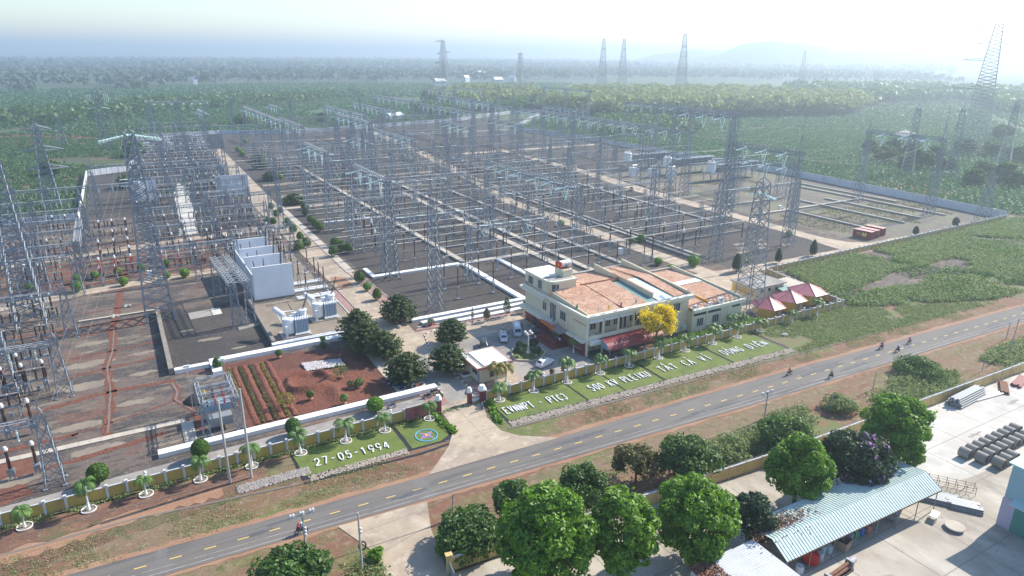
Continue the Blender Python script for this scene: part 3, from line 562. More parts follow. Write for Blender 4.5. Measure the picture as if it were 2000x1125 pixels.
# ================================================================ LATTICE STEELWORK
def col_mesh(name, h, wb, wt, w, n, peak=0, K=2, arms=None):
    m = MB(); zs = [h*(1-(1-i/n)**1.0) for i in range(n+1)]
    hw = lambda z: (wb+(wt-wb)*min(1, z/(h*.96)))/2
    for sx, sy in ((-1, -1), (1, -1), (1, 1), (-1, 1)):
        m.strut((sx*hw(0), sy*hw(0), 0), (sx*hw(h), sy*hw(h), h), w*1.5)
        m.box(sx*hw(0)-.3, sx*hw(0)+.3, sy*hw(0)-.3, sy*hw(0)+.3, 0, .18)
    c = [(-1, -1), (1, -1), (1, 1), (-1, 1)]
    for i in range(n):
        a, b = zs[i], zs[i+1]; ha, hb = hw(a), hw(b)
        for j in range(4):
            p, q = c[j], c[(j+1) % 4]
            m.strut((p[0]*ha, p[1]*ha, a), (q[0]*hb, q[1]*hb, b), w)
            if K == 2: m.strut((q[0]*ha, q[1]*ha, a), (p[0]*hb, p[1]*hb, b), w)
            elif i % 2: m.strut((p[0]*ha, p[1]*ha, a), (q[0]*ha, q[1]*ha, a), w)
    if peak:
        for p in c: m.strut((p[0]*wt/2, p[1]*wt/2, h), (0, 0, h+peak*.45), w)
        m.strut((0, 0, h+peak*.3), (0, 0, h+peak), w*1.3)
    for a in arms or []:       # (z, length, side, axis)
        z, L, sd_, ax = a; e = (sd_*(hw(z)+L), 0, z+.2) if ax == 'x' else (0, sd_*(hw(z)+L), z+.2)
        for s_ in (-1, 1):
            p = (sd_*hw(z), s_*hw(z), z) if ax == 'x' else (s_*hw(z), sd_*hw(z), z); m.strut(p, e, w*1.2)
            p2 = (p[0], p[1], z+1.8); m.strut(p2, e, w)
            for k in (.25, .5, .75):
                A_ = Vector(p).lerp(Vector(e), k); B_ = Vector(p2).lerp(Vector(e), k); m.strut(A_, B_, w*.8)
    return m
def beam_mesh(L, wd, w, n):
    m = MB(); e = wd/2; c = [(-e, -e), (e, -e), (e, e), (-e, e)]
    for y, z in c: m.strut((0, y, z), (L, y, z), w*1.4)
    for i in range(n):
        a, b = L*i/n, L*(i+1)/n
        for j in range(4):
            p, q = c[j], c[(j+1) % 4]; m.strut((a, *p), (b, *q), w); m.strut((a, *p), (a, *q), w)
    return m
_cache = {}
def cached(key, fn):
    if key not in _cache: _cache[key] = fn()
    return _cache[key]
def data_obj(name, me, parent, loc=(0, 0, 0), rz=0):
    o = bpy.data.objects.new(name, me); C.objects.link(o); o.parent = parent; o.location = loc; o.rotation_euler = (0, 0, rz); return o
def me_of(mb, name, m, smooth=False):
    me = bpy.data.meshes.new(name); me.from_pydata(mb.v, [], mb.f); me.materials.append(m)
    if smooth: me.polygons.foreach_set('use_smooth', [True]*len(me.polygons))
    me.update(); return me
def get_col(h, wb=3.0, wt=1.5, w=.11, peak=3, K=2, arms=None):
    return cached(('c', h, wb, wt, w, peak, K, str(arms)), lambda: me_of(col_mesh('column', h, wb, wt, w, max(4, int(h/2.2)), peak, K, arms), 'column', M['steel']))
def get_beam(L, wd=1.3, w=.10): return cached(('b', round(L, 1), wd, w), lambda: me_of(beam_mesh(L, wd, w, max(3, int(L/1.7))), 'beam', M['steel']))
def string_mesh(kind):
    m = MB()
    def rod(p, q, r=.19):
        p, q = Vector(p), Vector(q); n = 7
        for i in range(n): m.tube(p.lerp(q, i/n), p.lerp(q, (i+.72)/n), r, 6, r*.75)
    if kind == 'strain':
        for y in (-.28, .28): rod((0, y, 0), (-5.2, y, -.9))
        m.strut((-5.2, -.35, -.9), (-5.2, .35, -.9), .1)
    elif kind == 'vee':
        rod((0, 0, 0), (.0, 1.2, -4.8), .19); rod((0, 2.4, 0), (0, 1.4, -4.8), .19)
    elif kind == 'down': rod((0, 0, 0), (0, 0, -2.3), .16)
    elif kind == 'vee_small': rod((0, 0, 0), (1.3, .2, -2.3), .14); rod((2.6, 0, 0), (1.5, .2, -2.3), .14)
    elif kind == 'flat': rod((0, 0, 0), (2.6, 0, -.25), .2)
    return m
for k in ('strain', 'vee', 'down', 'vee_small', 'flat'): _cache[k] = me_of(string_mesh(k), 'insulator_string', M['teal'])
def wire(p, q, sag, label, r=.055, n=10, group='conductors strung over the yard', m='wire', bundle=0):
    P = [Vector(p).lerp(Vector(q), i/n)-Vector((0, 0, 4*sag*(i/n)*(1-i/n))) for i in range(n+1)]; o = P[0].copy(); b = MB()
    b.path([v-o for v in P], r, 4)
    ob = b.build('power_line', M[m]); ob.location = o; return tag(ob, label, 'cable', group)
def gantry(s, ts, z, label, mast=2.5, wb=3.2, wt=1.5, strings=(-1, 1), skip=(), vee=True, beam=1.4, w=.12, side='t'):
    """portal row: columns at each t (line of constant s)"""
    root = empty('gantry', (s, ts[0]), math.pi/2 if side == 't' else 0, label, 'gantry', 'lattice steel gantries of the switchyard')
    tall = isinstance(mast, (list, tuple))
    for i, t in enumerate(ts):
        pk = mast[i] if tall else mast; data_obj('column', get_col(round(z+.7, 1), wb, wt, w, pk), root, (t-ts[0], 0, 0))
    for i, (a, b) in enumerate(zip(ts[:-1], ts[1:])):
        if i in skip: continue
        L = b-a; data_obj('beam', get_beam(L-wt, beam, w*.9), root, (a-ts[0]+wt/2, 0, z))
        for f in (.2, .5, .8):
            x = a-ts[0]+L*f
            if z > 20:
                for sd_ in strings: data_obj('insulator_string', _cache['strain'], root, (x, sd_*(-.7), z-.6), math.pi/2*(-1 if sd_ > 0 else 1))
                if vee: data_obj('insulator_string', _cache['vee'], root, (x-1.2, 0, z-.7), -math.pi/2)
            elif z > 13: data_obj('insulator_string', _cache['vee_small'], root, (x-1.3, 0, z-.7)); 
            else: data_obj('insulator_string', _cache['down'], root, (x, 0, z-.7))
    return root
G500 = [(64, [149.5, 180], 28, 'nearest tall gantry column pair left of the long duct', 'none'),
 (64, [180, 211], 28.4, 'tall gantry with its beam end on beside the long service lane', ''), (64, [242, 273], 28.4, 'second tall gantry along the service lane', ''),
 (76, [366, 403, 440, 480], 28, 'long row of tall gantries at the rear end of the service lane', ''), (114, [342, 373, 404], 28, 'tall gantry standing alone above the middle rear yard', ''),
 (179, [302, 335], 28, 'tall gantry over the middle of the yard', ''), (228, [235, 266, 297, 328, 359, 390], 28.3, 'longest gantry row crossing the middle right of the yard', ''),
 (196, [150, 179], 31.5, 'tall gantry with two beams beside the right hand service road', ''), (196, [179, 210], 41, 'highest gantry beam at the right with white strings', ''),
 (194, [484, 525, 566], 28, 'rear gantry carrying white strings before the far green hills', ''), (240, [445, 478, 511, 545], 28, 'rear gantry row below the far tall pylon', ''),
 (280, [595, 628, 660], 28, 'distant gantry in front of the far tall pylon', ''), (316, [604, 638, 670], 28, 'most distant gantry in the middle of the horizon woods', ''), (370, [508, 545, 582], 31, 'distant gantry before the yellow green trees', ''),
 (298, [274, 305, 336, 367], 32, 'gantry row in front of the right plantation', ''), (287, [154, 186], 31, 'gantry between the two masts behind the red containers', ''), (162, [150, 181], 25, 'column pair beside the white topped instruments', 'none')]
for s, ts, z, lb, fl in G500:
    mast = 3 if s not in (287, 196) else ([12, 6] if s == 287 else ([12, 3] if z < 40 else [3, 3]))
    gantry(s, ts, z, lb, mast, w=.15 if s > 100 else .12, wb=3.2 if z < 40 else 3.8, skip=(0,) if fl == 'none' else ())
gantry(128, [180, 211, 242], 21, 'medium gantry between walkway and service road', 2); gantry(106, [322, 353], 21, 'medium gantry in the rear middle', 2)
for s0, s1, t, z in ((83, 108, 168, 15.2), (110, 147, 204, 15.5), (184, 228, 173, 15.5), (186, 219, 246, 15.5), (80, 111, 242, 15.5), (124, 160, 235, 15.2), (150, 186, 268, 15.2), (80, 111, 306, 15.4), (120, 157, 330, 15.4), (186, 222, 318, 15.4), (84, 111, 372, 15.4), (150, 190, 395, 15.4), (230, 262, 210, 15.4), (215, 262, 330, 15.4), (64, 98, 186.5, 15.6)):
    o = gantry(s0, [s0, s1], z, 'low portal gantry with green glass strings, its beam crossing the yard left to right', 1.2, 2.0, 1.1, vee=False, beam=1.0, w=.11, side='s'); o.location = (s0, t, 0)
    for f in np.linspace(.12, .88, 5): data_obj('insulator_string', _cache['flat'], o, ((s1-s0)*f, -.5, z+.75))
# 500 kV spans
for k, (y) in enumerate([155.6, 164.3, 173, 186.6, 195.3, 204]):
    wire((64.7, 180+k*5+3, 27), (127, 186+k*5, 20.5), 2.5, 'thin conductor strung from the near left gantry towards the middle one')
for i, (s0, s1, T, z0, z1) in enumerate([(64, 228, (248, 257, 266), 27.4, 27.4), (76, 179, (372, 384, 396), 27, 27), (114, 228, (348, 357, 366), 27, 27), (179, 228, (308, 318, 329), 27, 27), (228, 298, (280, 290, 300), 27, 31), (228, 298, (311, 321, 331), 27, 31), (76, 194, (410, 421, 432), 27, 27), (196, 287, (156, 164, 173), 30.5, 30), (228, 196, (242, 250, 258), 27, 27), (194, 280, (495, 505, 515), 27, 27)]):
    for t in T: wire((s0+5, t, z0-.9), (s1-5, t, z1-.9), 5, 'conductor sagging between two tall gantry rows')
# ---- more gantries, masts and conductors filling the rear half of the yard
for s, ts, z, lb in ((128, [320, 351, 382], 21, 'medium gantry in the middle rear yard'), (96, [410, 441, 472], 21, 'medium gantry in the left rear yard'), (140, [430, 461, 492, 523], 24, 'rear gantry row left of the middle'), (168, [452, 483, 514, 545], 24, 'rear gantry row in the middle'), (212, [420, 451, 482, 513], 24, 'rear gantry row right of the middle'), (262, [300, 331, 362, 393, 424], 24, 'gantry row beside the capacitor platforms'), (258, [450, 481, 512, 543], 24, 'gantry row in the rear right part of the yard'), (150, [300, 331], 28, 'tall gantry over the service road'), (262, [205, 236], 20, 'gantry near the right hand cross ducts'), (306, [420, 451, 482], 22, 'gantry row close to the far perimeter wall'), (228, [175, 204], 21, 'medium gantry left of the capacitor platforms'), (106, [520, 551], 24, 'gantry by the rear left wall'), (56, [520, 551], 22, 'gantry at the far end of the service lane')):
    gantry(s, ts, z, lb, 2.5, wb=2.8)
for i, (s0, s1, t) in enumerate(((64, 98, 334), (98, 132, 340), (66, 100, 398), (120, 154, 404), (160, 194, 416), (196, 230, 430), (100, 134, 450), (180, 214, 372), (214, 248, 388), (70, 104, 462), (140, 174, 500), (200, 234, 520), (240, 274, 500), (250, 284, 460), (270, 300, 400), (270, 300, 340), (120, 154, 540), (60, 90, 500))):
    o = gantry(s0, [s0, s1], 14.5, 'low portal gantry in the rear half of the yard, its beam running left to right', 1.5, 2.0, 1.1, vee=False, beam=1.0, w=.12, side='s'); o.location = (s0, t, 0)
for i, (s, t, h) in enumerate(((96, 300, 34), (134, 380, 36), (160, 232, 32), (210, 300, 36), (246, 228, 34), (270, 380, 38), (150, 470, 38), (200, 560, 38), (110, 500, 36), (80, 560, 34), (300, 520, 38), (236, 560, 38), (182, 240, 34), (330, 600, 38), (120, 262, 32))):
    root = empty('lightning_mast', (s, t), 0, 'slender lattice lightning mast rising above the busbars', 'mast', 'lightning masts of the yard'); data_obj('mast', get_col(h-6, 2.2, .8, .13, 6), root)
rw = random.Random(9)
for t0 in (184, 215, 246, 277, 308, 339, 370, 401, 432, 463):
    for dt in (3, 12, 21):
        a = rw.choice((64, 76)) if t0 < 400 else 96; b = rw.choice((128, 179, 228)); zz = 27 if t0 < 400 else 21
        wire((a+3, t0+dt, zz), (b-3, t0+dt, zz), (b-a)/26, 'conductor sagging high across the yard from left to right', .06)
        wire((b+3, t0+dt, zz), (b+rw.choice((50, 68, 84)), t0+dt, zz), 2.6, 'conductor sagging high across the right half of the yard', .06)
(xa, ya), (xb, yb) = at(290, 201, 22), at(402, 199, 22)
o = gantry(0, [0, math.dist((xa, ya), (xb, yb))/2, math.dist((xa, ya), (xb, yb))], 22, 'gantry with three white forked strings standing alone beyond the rear left corner', 3, w=.2, side='s'); o.location = (xa, ya, 0); o.rotation_euler = (0, 0, math.atan2(yb-ya, xb-xa))
# ---- more fine steel in the middle of the yard
for i, (s0, s1, t) in enumerate(((66, 96, 226), (112, 146, 222), (96, 128, 259), (160, 192, 206), (160, 192, 238), (66, 96, 288), (98, 130, 290), (132, 164, 300), (164, 196, 302), (160, 192, 336), (66, 98, 358), (104, 138, 362), (196, 228, 288), (228, 262, 232), (228, 262, 350), (190, 224, 344))):
    o = gantry(s0, [s0, s1], 14.2, 'low portal gantry between the busbar rows in the middle of the yard', 1.5, 1.9, 1.0, vee=False, beam=.9, w=.1, side='s'); o.location = (s0, t, 0)
ns = 0
for k in range(8):
    for x in (70, 83, 96.5, 109, 122, 134, 160, 172, 184):
        if k == 0 and x < 100: continue
        t = 180.5+31*k+rw.uniform(-1, 1); root = empty('support_column', (x, t), 0, 'short lattice support column between two busbar rows', 'column', 'short lattice columns between the busbars'); data_obj('lattice', get_col(10.5, 1.6, .8, .09, 1.5), root); data_obj('insulator_string', _cache['vee_small'], root, (-1.3, 0, 10)); ns += 1
for t in (214, 232, 244, 262, 281, 298, 312, 326, 343): duct(61+(t % 3), 87.5, t, t+.6, .35, 'cover', 'thin pale kerb crossing the gravel beds in the left half of the yard')
for t in (209, 228, 240, 258, 275, 296, 318): duct(90, 112, t, t+.6, .35, 'cover', 'thin pale kerb crossing the gravel beds right of the long duct')
for t in (172, 190, 206, 224, 242, 260): duct(161, 198, t, t+.6, .35, 'cover_grey', 'thin grey kerb crossing the gravel right of the service road')
for t in (172, 190, 206, 232, 250, 270): duct(120.2, 130.6, t, t+.5, .35, 'cover', 'short pale kerb between two long ducts')
# ================================================================ POSTS, BUSBARS, SWITCHGEAR
def post_proto(h0=3.3, h1=9.3, r=.17):
    root = empty('post_insulator', (0, 0)); m = MB(); hw = .42
    for sx, sy in ((-1, -1), (1, -1), (1, 1), (-1, 1)):
        m.strut((sx*hw, sy*hw, 0), (sx*.22, sy*.22, h0), .09)
    c_ = [(-1, -1), (1, -1), (1, 1), (-1, 1)]
    for i in range(4):
        a, b = i/4, (i+1)/4; ha, hb = hw+(.22-hw)*a, hw+(.22-hw)*b
        for j in range(4): p, q = c_[j], c_[(j+1) % 4]; m.strut((p[0]*ha, p[1]*ha, a*h0), (q[0]*hb, q[1]*hb, b*h0), .06)
    m.box(-.5, .5, -.5, .5, 0, .16); m.build('pedestal', M['steel'], root)
    MB().lathe([(.34, h0), (.34, h0+.1), (.1, h0+.12)], 10).build('base_plate', M['alu'], root)
    n = 8; pr = []
    for i in range(n): z = h0+.12+(h1-h0-.3)*i/n; dz = (h1-h0-.3)/n; pr += [(r*.75, z), (r*1.15, z+dz*.35), (r*.75, z+dz*.7)]
    MB().lathe(pr, 8).build('insulator', M['brown'], root, smooth=True); MB().lathe([(.2, h1-.16), (.2, h1)], 8).build('cap', M['alu'], root)
    return root
P0 = post_proto(); npost = 0
def place_post(x, y, label, h=1.0):
    global npost
    o = P0 if npost == 0 else copy_tree(P0); npost += 1; o.location = (x, y, 0); o.scale = (1, 1, h); tag(o, label, 'insulator', 'post insulators under the busbars'); return o
def busbar(x0, x1, y, z, label, r=.10):
    b = MB().tube((0, 0, 0), (x1-x0, 0, 0), r, 7).build('busbar', M['alu']); b.location = (x0, y, z); return tag(b, label, 'busbar', 'tubular busbars across the yard')
rowname = ['nearest', 'second', 'third', 'fourth', 'fifth', 'sixth', 'seventh', 'eighth', 'ninth']
for k in range(9):
    for j, dy in enumerate((0, 8.7, 17.3)):
        y = 155.7+31*k+dy
        segs = [(73, 134), (136.5, 186)] if k == 0 else [(57, 111), (113, 136), (150, 198)] if k == 1 else [(57+3*(k % 3), 128), (131, 200 if k < 6 else 150)]
        for a, b in segs: busbar(a, b, y, 9.45, '%s of three parallel tubular busbars, %s row from the front' % (('front', 'middle', 'rear')[j], rowname[k]))
        for q, x in enumerate(np.arange(73.6 if k else 73.2, 186, 10.6)):
            if k > 4 and q % 2: continue
            if npost < 262 and not (138 < x < 150): place_post(x, y-.3, 'dark post insulator on a lattice stand under the %s busbar row from the front' % rowname[k])
# taller glassy posts near the lane
def breaker_proto():
    root = empty('circuit_breaker', (0, 0)); m = MB()
    m.box(-.35, .35, -.35, .35, 0, .4); m.box(-.2, .2, -.2, .2, .4, 2.8); m.box(-.7, .0, -.35, .35, .9, 2.0); m.build('support', M['grey_metal'], root)
    MB().lathe([(.18, 2.8), (.25, 3.3), (.18, 3.8), (.25, 4.6), (.18, 5.4), (.25, 6.4), (.16, 7.4), (.3, 7.8), (.3, 8.4)], 8).build('insulator', M['brown'], root)
    MB().box(-.4, .4, -.25, .25, 8.3, 8.9).build('gear_head', M['alu'], root)
    for s_ in (-1, 1):
        c_ = MB()
        for dy in (-.34, .34): c_.tube((s_*.45, dy, 8.7), (s_*3.0, dy, 8.75), .27, 8)
        c_.build('interrupter', M['brown'], root); t = MB()
        for a in range(10): 
            a0, a1 = 2*math.pi*a/10, 2*math.pi*(a+1)/10; t.strut((s_*3.2, .85*math.cos(a0), 8.75+.6*math.sin(a0)), (s_*3.2, .85*math.cos(a1), 8.75+.6*math.sin(a1)), .08)
        t.build('grading_ring', M['alu'], root)
    return root
B0 = breaker_proto(); nb = 0
for (x, ys) in ((141.5, (157, 168, 178.5)), (146, (228,)), (146.5, (240, 250)), (149.5, (269, 285, 296)), (150.5, (306, 316, 327)), (152, (338, 349, 360)), (151.5, (371, 382, 393)), (152, (403, 412, 422)), (190, (286, 297, 307)), (193, (317, 327, 337)), (196, (359, 368, 376)), (96, (318, 326.6, 335.3))):
    for y in ys:
        o = B0 if nb == 0 else copy_tree(B0); nb += 1; o.location = (x, y, 0)
        tag(o, {141.5: 'dark double-barrelled circuit breaker on its post, first group beside the service road', 190: 'circuit breaker in the group near the grey transformers'}.get(x, 'dark circuit breaker in the chain receding along the service road'), 'circuit breaker', 'circuit breakers along the service road')
def ct_proto():
    root = empty('current_transformer', (0, 0)); m = MB()
    for sx in (-.3, .3): m.bar((sx, 0, 0), (sx, 0, 3.1), .16)
    m.box(-.45, .45, -.35, .35, 3.1, 3.5); m.box(-.35, .35, -.1, .35, 1.2, 1.9); m.build('support', M['steel'], root)
    MB().lathe([(.27, 3.5), (.33, 4.0), (.25, 4.5), (.31, 5.2), (.23, 6), (.28, 6.8), (.2, 7.5)], 9).build('insulator', M['brown'], root)
    MB().lathe([(.2, 7.5), (.42, 7.7), (.42, 8.4), (.3, 8.5), (.3, 8.9), (.1, 9.1)], 10).build('head', M['tank_white'], root); return root
C0 = ct_proto(); nc = 0
for x, ys in ((155.7, (158.7, 168, 177)), (157, (253, 260, 273)), (157, (285, 296, 307)), (158, (315, 327, 338)), (198, (270, 280, 290)), (71, (226, 235, 218)), (104, (195, 204, 186)), (67.5, (187, 195.7, 204.4)), (127, (280, 290, 299)), (170, (190, 199, 208)), (138, (340, 349, 358)), (176, (221, 230, 239))):
    for y in ys:
        o = C0 if nc == 0 else copy_tree(C0); nc += 1; o.location = (x, y, 0)
        tag(o, 'white headed instrument transformer beside the first circuit breakers' if x == 155.7 else 'white headed instrument transformer standing among the busbar posts', 'transformer', 'instrument transformers of the yard')
# ring-topped arresters by the fire walls
def arrester_proto():
    root = empty('surge_arrester', (0, 0)); m = MB()
    for a in (-.35, .35):
        for b in (-.35, .35): m.strut((a, b, 0), (a, b, 4.0), .1)
    for k in range(5): m.strut((-.35, -.35, k*.9), (.35, -.35, k*.9+.5), .06); m.strut((-.35, .35, k*.9), (.35, .35, k*.9+.5), .06)
    m.box(-.4, .4, -.4, .4, 4.0, 4.12); m.build('support', M['steel'], root)
    MB().lathe([(.16, 4.1), (.21, 4.6), (.15, 5.2), (.21, 5.8), (.15, 6.5), (.21, 7.3), (.14, 8.2)], 8).build('insulator', M['brown'], root)
    MB().lathe([(.17, 6.1), (.17, 6.35)], 8).build('band', M['white'], root); t = MB()
    for a in range(12): 
        a0, a1 = 2*math.pi*a/12, 2*math.pi*(a+1)/12; t.strut((.9*math.cos(a0), .9*math.sin(a0), 7.4), (.9*math.cos(a1), .9*math.sin(a1), 7.4), .09)
    for a in range(3): t.strut((.9*math.cos(a*2.1), .9*math.sin(a*2.1), 7.4), (0, 0, 8.2), .05)
    t.build('grading_ring', M['tank_white'], root); return root
A0 = arrester_proto(); na_ = 0
for x, y, lb in ((38.2, 175, 'surge arrester with a white ring right of the front fire wall'), (38.4, 184, 'surge arrester with a white ring right of the second fire wall'), (38.8, 194, 'surge arrester with a white ring right of the third fire wall'), (39.2, 205, 'surge arrester with a white ring right of the rear fire wall')):
    o = A0 if na_ == 0 else copy_tree(A0); na_ += 1; o.location = (x, y, 0); tag(o, lb, 'surge arrester', 'surge arresters by the fire walls')
for x, y in ((43.6, 177.5), (43.6, 182.5), (43.8, 188), (44.2, 198)): place_post(x, y, 'slim post insulator carrying the wires over the service lane beside the fire walls', .82)
for (a, b, y) in ((38.4, 74, 187), (38.6, 74, 195.6), (39, 74, 204.3)): wire((a, y-3, 8.2), (b, y, 9.4), .35, 'thick pale conductor crossing the service lane above the round bushes', .08)
# pipe racks beside the fire walls
for i, t in enumerate((174.2, 180.4, 186.6)):
    for dy, r in ((0, .34), (1.5, .26)):
        o = MB().tube((0, 0, .5), (9.6, 0, .5), r, 10).build('barrier_pipe', M['white']); o.location = (35.6, t+dy, 0); tag(o, '%s white oil pipe of the %s pair right of the fire walls' % ('thick' if dy == 0 else 'thin', ('front', 'middle', 'rear')[i]), 'pipe', 'white pipes by the fire walls')
# ================================================================ LEFT YARD (220 kV) AND BIG PYLONS
def pylon(x, y, h, wb, wt, label, arms, rz=0, w=.16, peak=3, K=2):
    root = empty('pylon', (x, y), rz, label, 'pylon', 'lattice pylons around the station'); data_obj('tower', get_col(h, wb, wt, w, peak, K, arms), root)
    return root
def strings_on(root, pts):
    for (x, y, z, rz) in pts: data_obj('insulator_string', _cache['strain'], root, (x, y, z), rz)
PY = pylon(3.2, 178.3, 44.5, 6.2, 2.2, 'dark tall four-legged pylon standing beside the dark gravel pit in the left yard', None, w=.2, peak=2)
strings_on(PY, [(-1.3, y, 44.2, math.pi) for y in (-.6, 0, .6)]+[(1.3, y, 44.2, 0) for y in (-.6, 0, .6)])
for i in range(3):
    for sd_, rz in ((-1, 0.25), (1, math.pi-.2)): data_obj('insulator_string', _cache['strain'], PY, (sd_*1.2, -1+i, 44-.3*i), rz)
pylon(-23.5, 187, 40, 6, 2.0, 'tall pylon leaning in at the left edge above the switchgear', None, w=.2); pylon(-24.5, 146, 22, 3.6, 1.6, 'shorter lattice mast at the left edge above the crowded switchgear', None)
pylon(-26.2, 337, 33, 6.5, 1.8, 'double circuit pylon with three pairs of arms beyond the left wall', [(31.5, 4.5, -1, 'x'), (31.5, 4.5, 1, 'x'), (23.5, 5.5, -1, 'x'), (23.5, 6.5, 1, 'x'), (16, 4.5, -1, 'x'), (16, 6.5, 1, 'x')], w=.24)
pylon(-29.9, 561.7, 19, 5, 1, 'slim small lattice mast on the green field at the far left', [(18.5, 3, -1, 'x'), (11, 3, 1, 'x'), (11, 3, -1, 'x')], w=.2); pylon(-45.9, 585, 15, 4.5, 1, 'smallest lattice mast at the far left edge of the field', None, w=.2)
t190 = pylon(-4.9, 528.7, 36.5, 8, 2.6, 'pylon with white strings on both sides behind the white sunlit wall', [(35.5, 6, -1, 'x'), (35.5, 6, 1, 'x')], w=.2)
strings_on(t190, [(-1.2, y, 27, 0) for y in (-.8, 0, .8)]+[(1.2, y, 27, math.pi) for y in (-.8, 0, .8)]); 
for s_ in (-1, 1):
    for k in range(3): data_obj('insulator_string', _cache['vee'], t190, (s_*(4+k*1.1), -1, 35), 0)
for dy in (-.8, 0, .8):
    wire((1, 528.7+dy, 26), (4.2, 183+dy, 44), 16, 'conductor sagging from the rear left pylon to the dark tall pylon', .07, 18); wire((-11, 528.7+dy, 26), (-240, 560+dy, 40), 12, 'conductor leaving the rear left pylon towards the left edge', .08, 14)
for dx in (-1, 0, 1): wire((3+dx, 176, 44), (-14+2*dx, 111, 13), 3, 'conductor dropping from the dark tall pylon to the near left portal', .025, 12)
G220 = [(-15.6, 110.5, 11.4, 1), (-15.4, 142.4, 11.4, 1), (-15.2, 174.8, 11.4, 1), (-14.2, 206.9, 11.4, 1), (-13, 238, 11.4, 1), (-12.5, 270, 11.4, 1), (-12.0, 316, 11.4, 1), (-12, 372, 11.4, 0)]
for i, (s, t, z, d) in enumerate(G220):
    n = 4 if i < 2 else 5; xs_ = [s-14*k for k in range(n)][::-1]
    if i == 7: xs_ = [s, s+17]
    if i == 6: xs_ = [s-28, s-14, s, s+17.5]
    root = empty('gantry', (xs_[0], t), 0, '%s lattice portal of the left yard, its beam running towards the left edge' % ('nearest', 'second', 'third', 'fourth', 'fifth', 'sixth', 'seventh', 'rearmost')[i], 'gantry', 'lattice portals of the left yard')
    for x in xs_: data_obj('column', get_col(12.0, 2.5, .9, .12, 2.2), root, (x-xs_[0], 0, 0))
    for a, b in zip(xs_[:-1], xs_[1:]):
        data_obj('beam', get_beam(b-a-.9, .9, .11), root, (a-xs_[0]+.45, 0, z-.6))
        for f in (.22, .5, .78):
            x = a-xs_[0]+(b-a)*f; data_obj('insulator_string', _cache['down'], root, (x, 0, z-1.1)); 
    if i < 6:
        for x in xs_[:-1]:
            for f in (.22, .5, .78): wire((x+14*f, t, z-.9), (x+14*f, G220[i+1][1], z-.9), 1.6, 'pale conductor strung between two portals of the left yard', .03, 8)
for s0, s1, t, z in ((4.5, 26, 205.5, 11), (26, 43, 250, 11.5), (26, 43, 283, 11), (5, 25, 232, 11), (5, 25, 262, 11), (27, 46, 225, 9), (26, 46, 312, 11)):
    root = empty('gantry', (s0, t), 0, 'lattice portal over the switchgear between dark pylon and fire walls', 'gantry', 'lattice portals of the left yard')
    for x in (0, (s1-s0)/2, s1-s0): data_obj('column', get_col(round(z+.6, 1), 1.8, .8, .09, 1.5), root, (x, 0, 0))
    data_obj('beam', get_beam(s1-s0, .9, .085), root, (0, 0, z-.6))
    for f in (.15, .3, .45, .6, .75, .9): data_obj('insulator_string', _cache['down'], root, ((s1-s0)*f, 0, z-1.1))
# bus tower: long lattice frame left of the fire walls
fr = empty('bus_frame', (18.8, 163), 0, 'long open lattice frame standing left of the white fire walls', 'frame')
data_obj('column', get_col(11.0, 2.0, 1.3, .1, 0), fr, (0, 0, 0)); data_obj('column', get_col(11.0, 2.0, 1.3, .1, 0), fr, (-1, 25, 0)); data_obj('column', get_col(11.0, 2.0, 1.3, .1, 0), fr, (3.2, 0, 0)); data_obj('column', get_col(11.0, 2.0, 1.3, .1, 0), fr, (2.2, 25, 0))
for dx in (0, 3.2): data_obj('beam', get_beam(25.0, 1.3, .1), fr, (dx, 0, 10.4), math.pi/2+.04)
for k in range(9): data_obj('crossbeam', cached('xb', lambda: me_of(MB().strut((0, 0, 0), (3.2, 0, 0), .14).strut((0, 0, 0), (3.2, 2.8, 0), .09), 'crossbeam', M['steel'])), fr, (-.1*k, 2.9*k, 10.9))
fr2 = empty('bus_frame', (-13.5, 222), 0, 'pale lattice frame above the switchgear near the white sunlit wall', 'frame')
for yy in (0, 34): data_obj('column', get_col(11.0, 2.0, 1.3, .1, 0), fr2, (0, yy, 0))
data_obj('beam', get_beam(34, 1.6, .12), fr2, (0, 0, 10.2), math.pi/2)
# switchgear kinds of the left yard
def iso_proto():
    root = empty('disconnector', (0, 0)); m = MB()
    for x in (-1.3, 1.3):
        for a, b in ((-.25, -.25), (.25, .25), (-.25, .25), (.25, -.25)): m.strut((x+a, b, 0), (x+a*.7, b*.7, 2.6), .08)
        for k in range(3): m.strut((x-.25, -.25, k*.85), (x+.25, -.25, k*.85+.8), .05); m.strut((x-.25, .25, k*.85+.8), (x+.25, .25, k*.85), .05)
    m.box(-1.9, 1.9, -.16, .16, 2.6, 2.85); m.box(-.3, .3, -.5, -.17, .9, 1.7); m.build('frame', M['steel'], root)
    for x in (-1.6, 0, 1.6): MB().lathe([(.12, 2.85), (.19, 3.2), (.12, 3.6), (.19, 4.0), (.12, 4.5), (.16, 5.0)], 7, (x, 0)).build('insulator', M['brown'], root)
    MB().bar((-1.7, 0, 5.1), (1.7, 0, 5.1), .12).bar((0, -.4, 5.1), (0, .4, 5.1), .1).build('blade', M['alu'], root); return root
def tcan_proto(red=False):
    root = empty('breaker_pole', (0, 0)); m = MB()
    for a, b in ((-.3, -.3), (.3, .3), (-.3, .3), (.3, -.3)): m.strut((a, b, 0), (a*.8, b*.8, 2.2), .09)
    m.box(-.45, .45, -.45, .45, 1.0, 2.0); m.build('stand', M['grey_metal'], root)
    MB().lathe([(.2, 2.2), (.27, 2.7), (.2, 3.2), (.26, 3.9), (.18, 4.6), (.25, 5.2), (.2, 5.9)], 8).build('insulator', M['red' if red else 'brown'], root)
    MB().lathe([(.3, 5.9), (.34, 6.3), (.2, 6.7)], 8).build('head', M['tank_white'], root); return root
